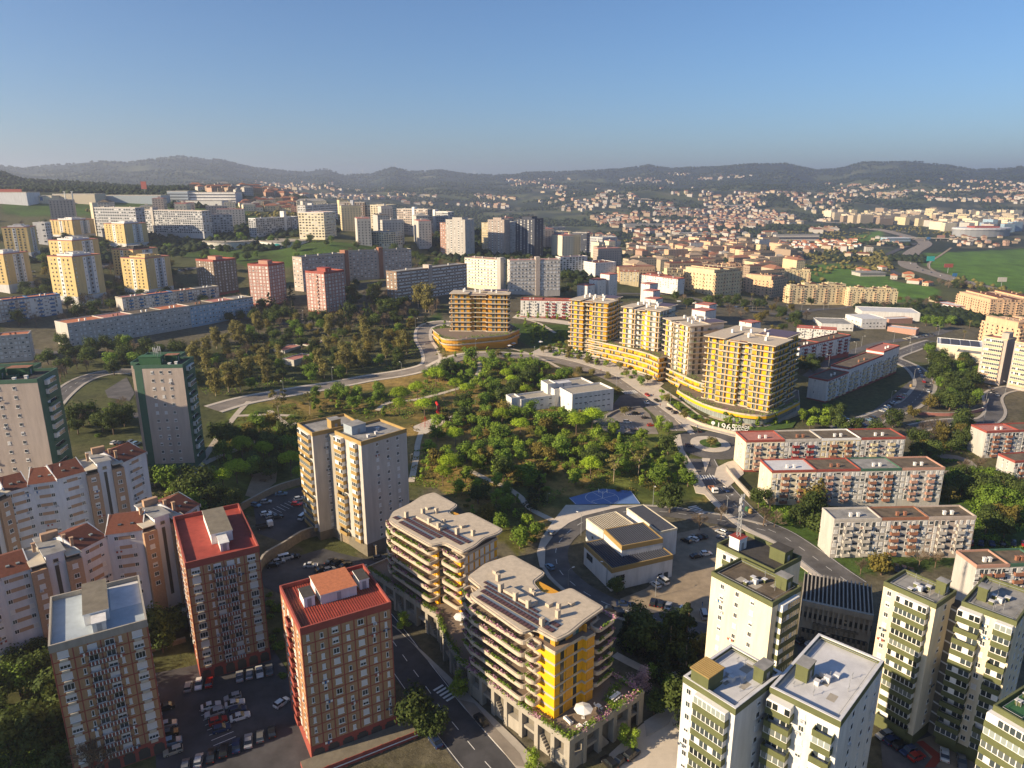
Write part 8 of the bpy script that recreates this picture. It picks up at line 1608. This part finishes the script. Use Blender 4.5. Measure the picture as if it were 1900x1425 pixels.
g = ground(789, 792); o = empty('climbing_net', g); tag(o, 'red rope pyramid climbing net beside the red tube slide', 'climbing net'); mb = MB(); mb.tube([(0, 0, 0), (0, 0, 5.5)], [.1, .08], 'play_red', 6); mb.build('mast', o); mb = MB()
for i in range(8):
    a = i * math.pi / 4; mb.tube([(0, 0, 5.4), (3.2 * math.cos(a), 3.2 * math.sin(a), .1)], [.04, .04], 'play_red', 3)
    for k in range(1, 5): t = k / 5; b = a + math.pi / 4; mb.tube([(3.2 * t * math.cos(a), 3.2 * t * math.sin(a), 5.4 - 5.3 * t), (3.2 * t * math.cos(b), 3.2 * t * math.sin(b), 5.4 - 5.3 * t)], [.03, .03], 'play_red', 3)
mb.build('net', o)
g = ground(488, 893); o = empty('picnic_table', g); tag(o, 'wooden picnic table on the small sandy playground', 'table'); mb = MB(); mb.box(-1.2, 1.2, -.4, .4, .7, .78, 'timber'); mb.build('tabletop', o); 
for s_ in (-1, 1): mb = MB(); mb.box(-1.2, 1.2, s_ * .8 - .15, s_ * .8 + .15, .4, .46, 'timber'); mb.build('bench', o); mb = MB(); mb.box(s_ * .9 - .06, s_ * .9 + .06, -.8, .8, 0, .7, 'timber'); mb.build('leg', o)
parasol(f6.P(6, 30, 25.1), 1.0, None) if False else None
for i, (px, py) in enumerate([(1003, 640), (945, 647), (953, 643), (1070, 655), (1075, 650)]): parasol(ground(px, py), 1.8, ['cream parasol by the young trees right of the coffee shop', 'cream parasol nearest the coffee shop base', 'cream parasol just right of the one nearest the coffee shop', 'cream parasol at the left foot of the golden complex', 'rear cream parasol at the left foot of the golden complex'][i], 2.8)
def billboard(px, py, hpx, w_, hh, m_, label, pole=True):
    x, y, z = ground(px, py); d = math.hypot(x, y); o = empty('billboard', (x, y, z)); tag(o, label, 'billboard'); H_ = hpx * d / FPX; mb = MB(); mb.tube([(0, 0, 0), (0, 0, H_ - hh)], [.35, .3], 'metal_grey', 6); mb.build('post', o); mb = MB(); mb.box(-w_ / 2, w_ / 2, -.3, .3, H_ - hh, H_, m_); mb.build('panel', o)
billboard(1724, 499, 20, 13, 8, 'teal_paint', 'blue billboard on a post beside the far motorway'); billboard(1758, 507, 15, 14, 6, 'red_paint', 'red and white billboard at the edge of the green field'); billboard(1857, 534, 16, 12, 6, 'grey_wall', 'pale grey billboard near the right edge of the field'); billboard(1771, 514, 6, 7, 5, 'blue_paint', 'small blue sign at the foot of the green field'); billboard(1745, 446, 8, 20, 8, 'salmon', 'pale pink billboard beyond the motorway bridge'); billboard(1722, 448, 7, 9, 6, 'blue_paint', 'small blue motorway sign panel near the bridge')
billboard(269, 362, 21, 9, 12, 'red_paint', 'tall red pylon sign on the left hill top'); 
for px, lb in ((125, 'left of the two tall floodlight masts below the warehouse'), (139, 'right of the two tall floodlight masts below the warehouse')):
    x, y, z = ground(px, 392); d = math.hypot(x, y); o = empty('floodlight_mast', (x, y, z)); tag(o, lb, 'mast'); mb = MB(); mb.tube([(0, 0, 0), (0, 0, 30 * d / FPX)], [.9, .6], 'trim_white', 6); mb.build('pole', o); mb = MB(); mb.box(-1.6, 1.6, -.6, .6, 30 * d / FPX - 1.5, 30 * d / FPX, 'metal_grey'); mb.build('lamp_rack', o)
tm = MB(); tm.tube([(0, 0, 0), (0, 0, 70)], [2.2, 1.2], 'trim_white', 8); tp = tm.mesh('tower'); tm = MB(); tm.box(-1.5, 1.5, -2, 4, 69, 72, 'trim_white'); tn = tm.mesh('nacelle'); tm = MB(); tm.quad([(-1.0, -2.6, 0), (1.2, -2.6, 0), (.8, -2.4, 34), (.1, -2.4, 38)], 'trim_white'); tm.quad([(.1, -2.2, 38), (.8, -2.2, 34), (1.2, -2.0, 0), (-1.0, -2.0, 0)], 'trim_white'); tb = tm.mesh('blade')
for px, py, hp in [(150, 313, 17), (210, 313, 18), (274, 318, 14), (324, 321, 14), (379, 318, 14), (413, 310, 10), (430, 310, 9), (446, 311, 8), (503, 319, 12), (652, 326, 12), (673, 326, 13), (734, 322, 12), (793, 326, 11), (880, 326, 9), (1793, 323, 14), (1855, 321, 13), (1875, 320, 15)]:
    r_ = ray(px, py); d = 7150.; x, y = r_[0] / r_[1] * d, d; z = zt(x, y); s_ = hp * d / FPX / 100; o = empty('wind_turbine', (x, y, z - 3), R.uniform(-.5, .5)); o.scale = (s_, s_, s_); tag(o, None, 'wind turbine', 'wind turbines on the ridge'); link_label(o, 'white wind turbine', 'on the far ridge')
    for n_, me in (('tower', tp), ('nacelle', tn)): q = bpy.data.objects.new(n_, me); C.objects.link(q); q.parent = o
    a0 = R.random() * 2
    for k in range(3): q = bpy.data.objects.new('blade', tb); C.objects.link(q); q.parent = o; q.location = (0, 0, 70.5); q.rotation_euler = (0, a0 + k * 2.094, 0)
# people
def person_mesh(top, leg):
    me = bpy.data.meshes.new('person'); V = [(0, 0, .95), (0, 0, 1.2), (0, 0, 1.42), (0, 0, 1.52), (0, .02, 1.66), (.1, 0, .9), (.12, .08, .5), (.12, 0, .06), (.12, .16, .03), (-.1, 0, .9), (-.12, -.12, .52), (-.12, -.22, .1), (-.12, -.08, .03), (.19, 0, 1.42), (.25, -.04, 1.15), (.26, .1, .92), (-.19, 0, 1.42), (-.25, .05, 1.15), (-.26, .14, .92), (.27, .14, .84), (-.27, .18, .84)]
    E_ = [(0, 1), (1, 2), (2, 3), (3, 4), (0, 5), (5, 6), (6, 7), (7, 8), (0, 9), (9, 10), (10, 11), (11, 12), (2, 13), (13, 14), (14, 15), (2, 16), (16, 17), (17, 18), (15, 19), (18, 20)]; me.from_pydata(V, E_, []); o = bpy.data.objects.new('t', me); C.objects.link(o); md = o.modifiers.new('s', 'SKIN'); rr_ = [.13, .13, .14, .06, .11, .09, .065, .045, .04, .09, .065, .045, .04, .06, .045, .035, .06, .045, .035, .03, .03]
    for i, v_ in enumerate(me.skin_vertices[0].data): v_.radius = (rr_[i], rr_[i])
    me.skin_vertices[0].data[0].use_root = True; o.modifiers.new('b', 'SUBSURF').levels = 1; bpy.context.view_layer.update(); m2 = bpy.data.meshes.new_from_object(o.evaluated_get(bpy.context.evaluated_depsgraph_get())); bpy.data.objects.remove(o)
    for k in (top, leg, 'skin'): m2.materials.append(M[k])
    for p in m2.polygons: z = p.center.z; x = abs(p.center.x); p.material_index = 2 if z > 1.5 or (x > .24 and z < .95) else (0 if z > .95 else 1)
    return m2
mat('skin', (.42, .25, .17), .6, 0); PM = [(person_mesh('trim_white', 'dark_frame'), 'in white top and dark trousers'), (person_mesh('slate_wall', 'blue_paint'), 'in dark top and blue trousers'), (person_mesh('red_paint', 'dark_frame'), 'in red top and dark trousers')]
for i, (px, py) in enumerate([(1289, 794), (1294, 795), (1212, 737), (1188, 727), (1303, 1126), (1115, 690), (1086, 660), (1255, 768), (1225, 755), (1248, 770)]):
    x, y, z = ground(px, py); me, ds = PM[i % 3]; o = bpy.data.objects.new('person', me); C.objects.link(o); o.location = (x, y, z + .3); o.rotation_euler = (0, 0, R.random() * 6); tag(o, None, 'person', 'people walking on the pavements'); link_label(o, 'person ' + ds + ' walking')

# ------------------------------------------------------------------ far town
WALLS = ['far_white', 'far_cream', 'far_pink', 'far_tan', 'far_white', 'far_cream']; ROOFS = ['far_roof', 'tile_dark', 'far_roof', 'far_roof', 'far_grey', 'brown_roof']
def house_mb(mb, x, y, z, a, w_, d_, h, wm, rm, flat=False, win_=True):
    c, s_ = math.cos(a), math.sin(a); T = lambda X, Y, Z: (x + X * c - Y * s_, y + X * s_ + Y * c, z + Z); mb.box(-w_ / 2, w_ / 2, -d_ / 2, d_ / 2, -3, h, wm, T)
    if flat: mb.box(-w_ / 2 + .4, w_ / 2 - .4, -d_ / 2 + .4, d_ / 2 - .4, h, h + .6, rm, T); mb.box(-1.5, 1.5, -1.5, 1.5, h + .6, h + 2.8, wm, T)
    else:
        e, rh = .5, min(w_, d_) * .24; q = min(w_, d_) / 2; A = [(-w_ / 2 - e, -d_ / 2 - e, h), (w_ / 2 + e, -d_ / 2 - e, h), (w_ / 2 + e, d_ / 2 + e, h), (-w_ / 2 - e, d_ / 2 + e, h)]
        r0, r1 = ((-w_ / 2 + q * .8, 0, h + rh), (w_ / 2 - q * .8, 0, h + rh)) if w_ >= d_ else ((0, -d_ / 2 + q * .8, h + rh), (0, d_ / 2 - q * .8, h + rh)); A = [T(*p) for p in A]; r0, r1 = T(*r0), T(*r1)
        for f in (((A[0], A[1], r1, r0), (A[1], A[2], r1), (A[2], A[3], r0, r1), (A[3], A[0], r0)) if w_ >= d_ else ((A[0], A[1], r0), (A[1], A[2], r1, r0), (A[2], A[3], r1), (A[3], A[0], r0, r1))): mb.quad(f, rm)
    if win_:
        nf = max(1, int(h / 3))
        for k in range(nf):
            for i in range(max(2, int(w_ / 3.4))): X = -w_ / 2 + w_ * (i + .5) / max(2, int(w_ / 3.4)); mb.quad([T(X - .6, -d_ / 2 - .04, k * 3 + 1), T(X + .6, -d_ / 2 - .04, k * 3 + 1), T(X + .6, -d_ / 2 - .04, k * 3 + 2.3), T(X - .6, -d_ / 2 - .04, k * 3 + 2.3)], 'glass')
            for i in range(max(2, int(d_ / 3.4))): Y = -d_ / 2 + d_ * (i + .5) / max(2, int(d_ / 3.4)); mb.quad([T(-w_ / 2 - .04, Y + .6, k * 3 + 1), T(-w_ / 2 - .04, Y - .6, k * 3 + 1), T(-w_ / 2 - .04, Y - .6, k * 3 + 2.3), T(-w_ / 2 - .04, Y + .6, k * 3 + 2.3)], 'glass')
TOWN = []   # (x, y, a, w, d, h, wall, roof, flat, where)
def cluster(poly, n, size, dmin, where, ang=None, flat=.15, walls=WALLS, roofs=ROOFS, clump=0.0):
    px_ = [p[0] for p in poly]; py_ = [p[1] for p in poly]; k = 0; got = []
    cand = np.column_stack([rng.uniform(min(px_), max(px_), n * 14), rng.uniform(min(py_), max(py_), n * 14)]); cand = cand[inpoly(cand[:, 0], cand[:, 1], poly)][: n * 8]; G, ok = grounds(cand)
    for (x, y, z), g_ in zip(G, ok):
        if not g_ or len(got) >= n: continue
        if clump and vnoise(np.array([x / 130]), np.array([y / 130]), 77)[0] < clump: continue
        if got and min((x - a) ** 2 + (y - b) ** 2 for a, b in got[-250:]) < dmin * dmin: continue
        if blocked(x, y, 4, True): continue
        got.append((x, y)); w_, d_, h = [R.uniform(*q) for q in size]; TOWN.append((x, y, (ang if ang is not None else vnoise(np.array([x / 300]), np.array([y / 300]), 5)[0] * 3) + R.choice([0, math.pi / 2]) + R.uniform(-.08, .08), w_, d_, h, R.choice(walls), R.choice(roofs), R.random() < flat, where))
S_, B_, A_ = ((8, 13), (8, 11), (4, 7)), ((14, 28), (11, 15), (8, 14)), ((24, 50), (13, 18), (17, 27))
cluster([(1150, 475), (1260, 455), (1440, 452), (1480, 498), (1430, 530), (1250, 545), (1160, 525)], 60, ((24, 46), (13, 17), (15, 20)), 27, 'behind the gold complex', ang=.3, flat=.6, walls=['white_wall', 'peach', 'yellow_pale', 'far_cream', 'peach', 'far_tan'], roofs=['tile_dark', 'rust', 'far_tan', 'brown_roof'])
for pl, n_, wh_ in (([(560, 402), (830, 405), (850, 440), (700, 440), (640, 425), (560, 412)], 15, 'on the upper hill'), ([(880, 430), (1010, 430), (1060, 445), (1000, 468), (890, 455)], 9, 'behind the three high towers'), ([(120, 408), (430, 403), (440, 430), (300, 430), (120, 424)], 9, 'on the far left slope'), ([(640, 446), (820, 452), (800, 462), (660, 458)], 4, 'above the broad slab'), ([(1030, 470), (1150, 470), (1150, 500), (1060, 500)], 7, 'left of the beige quarter')): cluster(pl, n_, ((22, 44), (13, 16), (24, 33)), 34, wh_, ang=.35, flat=.85, walls=['cream_wall', 'pink_grey', 'grey_wall', 'yellow_pale', 'pale_wall'], roofs=['far_grey', 'tile_pink', 'brown_roof'])
cluster([(1140, 455), (1250, 445), (1400, 455), (1420, 490), (1300, 497), (1160, 480)], 62, B_, 17, 'in the town behind', flat=.3); cluster([(1150, 470), (1240, 450), (1330, 470), (1400, 490), (1200, 492)], 70, S_, 11, 'in the town behind')
cluster([(1410, 452), (1590, 447), (1600, 462), (1500, 466), (1420, 462)], 75, S_, 11, 'in the white quarter', flat=.05, walls=['white_wall', 'white_wall', 'cream_wall', 'salmon'], roofs=['tile_orange', 'tile_orange', 'rust'])
cluster([(1400, 475), (1480, 478), (1480, 492), (1400, 495)], 14, S_, 14, 'by the meadow behind the beige blocks'); cluster([(440, 377), (550, 373), (550, 394), (450, 392)], 34, ((10, 20), (9, 12), (5, 9)), 15, 'on the hill behind the pale slabs', flat=.1, walls=['cream_wall', 'salmon', 'beige_brick', 'yellow_pale'])
cluster([(1630, 500), (1730, 515), (1740, 540), (1640, 515), (1560, 505)], 10, ((9, 18), (8, 11), (4, 6)), 14, 'beside the bend of the motorway', flat=0, roofs=['tile_orange']); cluster([(1620, 440), (1680, 442), (1680, 462), (1600, 455)], 16, S_, 16, 'left of the motorway')
cluster([(1760, 440), (1900, 442), (1900, 462), (1780, 458)], 26, S_, 16, 'beyond the green field'); cluster([(1760, 540 + 10), (1745, 560), (1730, 560)], 1, S_, 16, 'beside the arched white hall')
cluster([(1140, 430), (1300, 425), (1420, 440), (1400, 455), (1180, 450)], 80, B_, 20, 'x', flat=.4)
cluster([(1530, 397), (1900, 400), (1900, 424), (1700, 420), (1540, 412)], 110, A_, 30, 'y', ang=.25, flat=.95, walls=['cream_wall', 'far_cream', 'yellow_pale', 'far_tan', 'far_cream'], roofs=['grey_roof', 'brown_roof', 'far_grey']); cluster([(1720, 420), (1900, 424), (1900, 434), (1740, 430)], 16, A_, 34, 'y', ang=.25, flat=1, walls=['grey_wall', 'cream_wall', 'blue_pale'])
cluster([(1090, 400), (1300, 392), (1400, 398), (1430, 425), (1150, 425), (1080, 410)], 260, ((9, 26), (9, 14), (6, 14)), 17, 'z', flat=.25, clump=.25, walls=['far_pink', 'far_pink', 'far_white', 'far_cream', 'far_tan'])
for pl, n_ in (([(470, 336), (620, 340), (640, 372), (500, 366)], 130), ([(620, 352), (800, 352), (960, 370), (950, 388), (650, 375)], 100), ([(940, 333), (1060, 333), (1060, 350), (950, 350)], 70), ([(1150, 330), (1250, 331), (1250, 345), (1150, 343)], 36), ([(1530, 342), (1720, 345), (1700, 372), (1560, 365)], 95), ([(1700, 332), (1900, 340), (1900, 378), (1720, 372)], 130), ([(1000, 352), (1300, 350), (1320, 395), (1000, 392)], 120), ([(1300, 355), (1560, 360), (1600, 395), (1320, 398)], 170), ([(1400, 398), (1530, 402), (1560, 430), (1420, 440)], 110), ([(350, 350), (480, 350), (480, 365), (400, 365)], 40), ([(1240, 322), (1400, 326), (1400, 335), (1250, 333)], 40), ([(1050, 435), (1140, 440), (1150, 470), (1090, 440)], 40), ([(1420, 468), (1620, 462), (1600, 490), (1430, 490)], 16)): cluster(pl, n_, ((10, 30), (9, 15), (6, 13)), 18, 'z', flat=.3, clump=.5)
TOWN.sort(key=lambda q: math.hypot(q[0], q[1])); far_mb = MB()
for i, (x, y, a, w_, d_, h, wm, rm, fl, wh) in enumerate(TOWN):
    near = i < 298 and len(wh) > 2
    if near:
        z = zt(x, y); o = empty('house' if h < 8 else 'apartment_house', (x, y, z), a); tag(o, None, 'house', 'houses of the town'); link_label(o, ('low ' if h < 5.5 else 'tall ' if h > 9 else '') + {'white_wall': 'white', 'far_white': 'pale', 'far_cream': 'cream', 'far_pink': 'pink', 'far_tan': 'tan', 'cream_wall': 'cream', 'peach': 'peach', 'yellow_pale': 'yellow', 'lilac_white': 'pale', 'salmon': 'pink', 'beige_brick': 'brown', 'pink_grey': 'tan'}.get(wm, 'grey') + (' block with ' if h > 14 else ' house with ') + ('flat' if fl else 'tiled') + ' roof', wh)
        t = MB(); house_mb(t, 0, 0, 0, 0, w_, d_, h, wm, rm, fl)
        wl, rf_ = MB(), MB()   # split walls and roof
        for f, mi in zip(t.f, t.m):
            mb = rf_ if t.mats[mi] == rm and rm != wm else wl; k = len(mb.v); mb.v += [t.v[j] for j in f]; mb.f.append(tuple(range(k, k + len(f)))); mb.m.append(mb.mi(t.mats[mi]))
        wl.build('wall', o); rf_.build('roof', o)
    else: house_mb(far_mb, x, y, zt(x, y), a, w_, d_, h, wm, rm, fl, math.hypot(x, y) < 2600)
tag(far_mb.build('far_town'), kind='stuff')
# arena beyond the field, big sheds
for px, py, w_, d_, h, rm, lb in [(1840, 440, 150, 80, 22, 'white_roof', 'large round white sports arena with red roof section beyond the green field'), (1668, 448, 60, 30, 8, 'white_roof', 'white shed with a blue front left of the motorway'), (1350, 385, 190, 60, 9, 'white_roof', 'long pale shed roof in the far valley'), (1380, 412, 260, 40, 9, 'grey_roof', 'long grey warehouse before the pink town'), (1210, 422, 170, 40, 9, 'grey_roof', 'long flat warehouse left of the pink town'), (1080, 385 - 6, 60, 40, 9, 'white_roof', 'small white shed in the middle of the far valley'), (1480, 448, 110, 20, 16, 'grey_roof', 'pale office block behind the white and red quarter'), (1290, 440, 90, 40, 10, 'grey_roof', 'dark glazed hall in the town'), (1620, 513, 40, 26, 5, 'grey_roof', 'grey farm sheds beside the meadow')]:
    x, y, z = ground(px, py); fr = Fr(x - w_ / 2, y, 0.05, w_, d_, z, h); B = Bd('large_hall', lb, 'hall', fr, lm=lb.split(' with')[0][:40].rsplit(' ', 1)[0] if False else None); mb = MB(); T = B.tf(fr)
    if 'round' in lb:
        n = 30; P = [(w_ / 2 + w_ / 2 * math.cos(2 * math.pi * i / n), d_ / 2 + d_ / 2 * math.sin(2 * math.pi * i / n)) for i in range(n)]; mb.prism(P, -3, h * .8, 'metal_grey', tf=T); mb.build('wall', B.o); mb = MB(); mb.prism(offset(P, 2), h * .8, h, 'white_roof', tf=T); mb.build('roof', B.o); mb = MB(); mb.box(w_ * .3, w_ * .75, d_ * .3, d_ * .7, h, h + 4, 'red_paint', T); mb.build('roof_section', B.o)
    else: mb.box(0, w_, 0, d_, -3, h, 'blue_pale' if 'blue' in lb else 'grey_wall', T); mb.build('wall', B.o); mb = MB(); mb.box(-1, w_ + 1, -1, d_ + 1, h, h + .8, rm, T); mb.build('roof', B.o); B.lines(fr, 0, 'slate_wall', [h * .5], (), t=h * .3, name='window_band', out=.15)
# motorway bridge
g0, g1 = ground(1640, 446), ground(1770, 448); o = empty('road_bridge', g0); tag(o, 'low grey road bridge crossing the far motorway', 'bridge'); v_ = Vector((g1[0] - g0[0], g1[1] - g0[1])); mb = MB(); a = math.atan2(v_.y, v_.x); mb.box(0, v_.length, -5, 5, 7, 8.4, 'concrete', lambda x, y, z: (x * math.cos(a) - y * math.sin(a), x * math.sin(a) + y * math.cos(a), z)); mb.build('deck', o)
for k in range(6): mb = MB(); t = (k + .5) / 6; mb.tube([(v_.x * t, v_.y * t, -3), (v_.x * t, v_.y * t, 7)], [1, 1], 'concrete', 6); mb.build('pier', o)

# ------------------------------------------------------------------ far woods: one mass of tree clumps
def woods(name, pts, size, m_='leaf_conifer'):
    ico = np.array([(0, 0, 1), (.9, 0, .25), (.28, .86, .2), (-.73, .53, .25), (-.73, -.53, .2), (.28, -.86, .25), (0, 0, -.4)]); F_ = [(0, 1, 2), (0, 2, 3), (0, 3, 4), (0, 4, 5), (0, 5, 1), (6, 2, 1), (6, 3, 2), (6, 4, 3), (6, 5, 4), (6, 1, 5)]
    n = len(pts); s = size[:, None, None] * rng.uniform(.7, 1.3, (n, 7, 1)); V = ico[None] * s * np.array([1, 1, .85]) + pts[:, None, :] + np.array([0, 0, .35]) * size[:, None, None]
    F = (np.array(F_)[None] + (np.arange(n) * 7)[:, None, None]).reshape(-1, 3); me = bpy.data.meshes.new(name); me.vertices.add(n * 7); me.vertices.foreach_set('co', V.ravel()); me.loops.add(F.size); me.loops.foreach_set('vertex_index', F.ravel()); me.polygons.add(len(F)); me.polygons.foreach_set('loop_start', np.arange(0, F.size, 3)); me.polygons.foreach_set('loop_total', np.full(len(F), 3)); me.update(calc_edges=True)
    me.materials.append(M[m_]); a = me.attributes.new('tint', 'FLOAT', 'FACE'); a.data.foreach_set('value', np.repeat(rng.random(n), 10).astype(np.float32)); o = bpy.data.objects.new(name, me); C.objects.link(o); tag(o, kind='stuff'); return o
n = 90000; aa = rng.uniform(-.72, .72, n); rr2 = 700 * np.exp(rng.random(n) * math.log(7200 / 700)); X = np.sin(aa) * rr2; Y = np.cos(aa) * rr2
dn = fbm(X / 170, Y / 170, 63, 4); hi = sstep(3000, 5000, rr2); keep = dn > (.56 - .12 * hi); X, Y, rr2 = X[keep], Y[keep], rr2[keep]
keep = rr2 > 780
for pl in COVER['field']: keep &= ~inpoly(X, Y, wpoly(pl))
tx = np.array([(t[0], t[1]) for t in TOWN]); cell = {}
for a_, b_ in tx: cell[(int(a_ // 16), int(b_ // 16))] = 1
keep &= np.array([(int(a_ // 16), int(b_ // 16)) not in cell for a_, b_ in zip(X, Y)])
for f in FOOT:
    dx, dy = X - f.x, Y - f.y; u, v_ = dx * f.c + dy * f.s, -dx * f.s + dy * f.c; keep &= ~((u > -9) & (u < f.w + 9) & (v_ > -9) & (v_ < f.d + 9))
X, Y, rr2 = X[keep], Y[keep], rr2[keep]; woods('far_woods', np.column_stack([X, Y, zter(X, Y) - 1]), 3.2 + rr2 / 900 + rng.random(len(X)) * 3)
# tree lined strips: motorway, edge of the fields
st = []
for pl, k in (([(1140, 448), (1440, 442), (1600, 470), (1500, 545), (1200, 548)], 900), ([(1590, 470), (1640, 472), (1660, 500), (1610, 492)], 160), ([(1400, 465), (1640, 466), (1630, 485), (1420, 482)], 260), ([(1780, 515), (1900, 548), (1900, 560), (1760, 530)], 90), ([(1560, 495), (1660, 498), (1650, 505), (1560, 500)], 60), ([(1600, 420), (1800, 425), (1800, 440), (1700, 436)], 120), ([(1440, 430), (1620, 432), (1600, 446), (1450, 446)], 160), ([(150, 392), (560, 398), (560, 408), (420, 404), (180, 400)], 160)):
    c_ = np.column_stack([rng.uniform(min(p[0] for p in pl), max(p[0] for p in pl), k * 3), rng.uniform(min(p[1] for p in pl), max(p[1] for p in pl), k * 3)]); c_ = c_[inpoly(c_[:, 0], c_[:, 1], pl)][:k]; G, ok = grounds(c_); st.append(G[ok])
st = np.concatenate(st); k_ = np.array([(int(a_ // 16), int(b_ // 16)) not in cell and not blocked(a_, b_, 5) for a_, b_ in st[:, :2]]); st = st[k_]; woods('tree_belt', st, rng.uniform(2.5, 5.5, len(st)), 'leaf_olive')
# ------------------------------------------------------------------ the air
m = bpy.data.materials.new('haze_air'); m.use_nodes = True; N = m.node_tree.nodes; N.clear(); v = N.new('ShaderNodeVolumePrincipled'); v.inputs['Color'].default_value = (.72, .81, 1, 1); v.inputs['Density'].default_value = HAZE; v.inputs['Anisotropy'].default_value = .4
oo = N.new('ShaderNodeOutputMaterial'); m.node_tree.links.new(v.outputs[0], oo.inputs['Volume']); M['haze_air'] = m
mb = MB(); mb.box(-12500, 12500, -12500, 12500, -1300, 420, 'haze_air'); o = mb.build('haze'); tag(o, kind='stuff')
finish_labels()
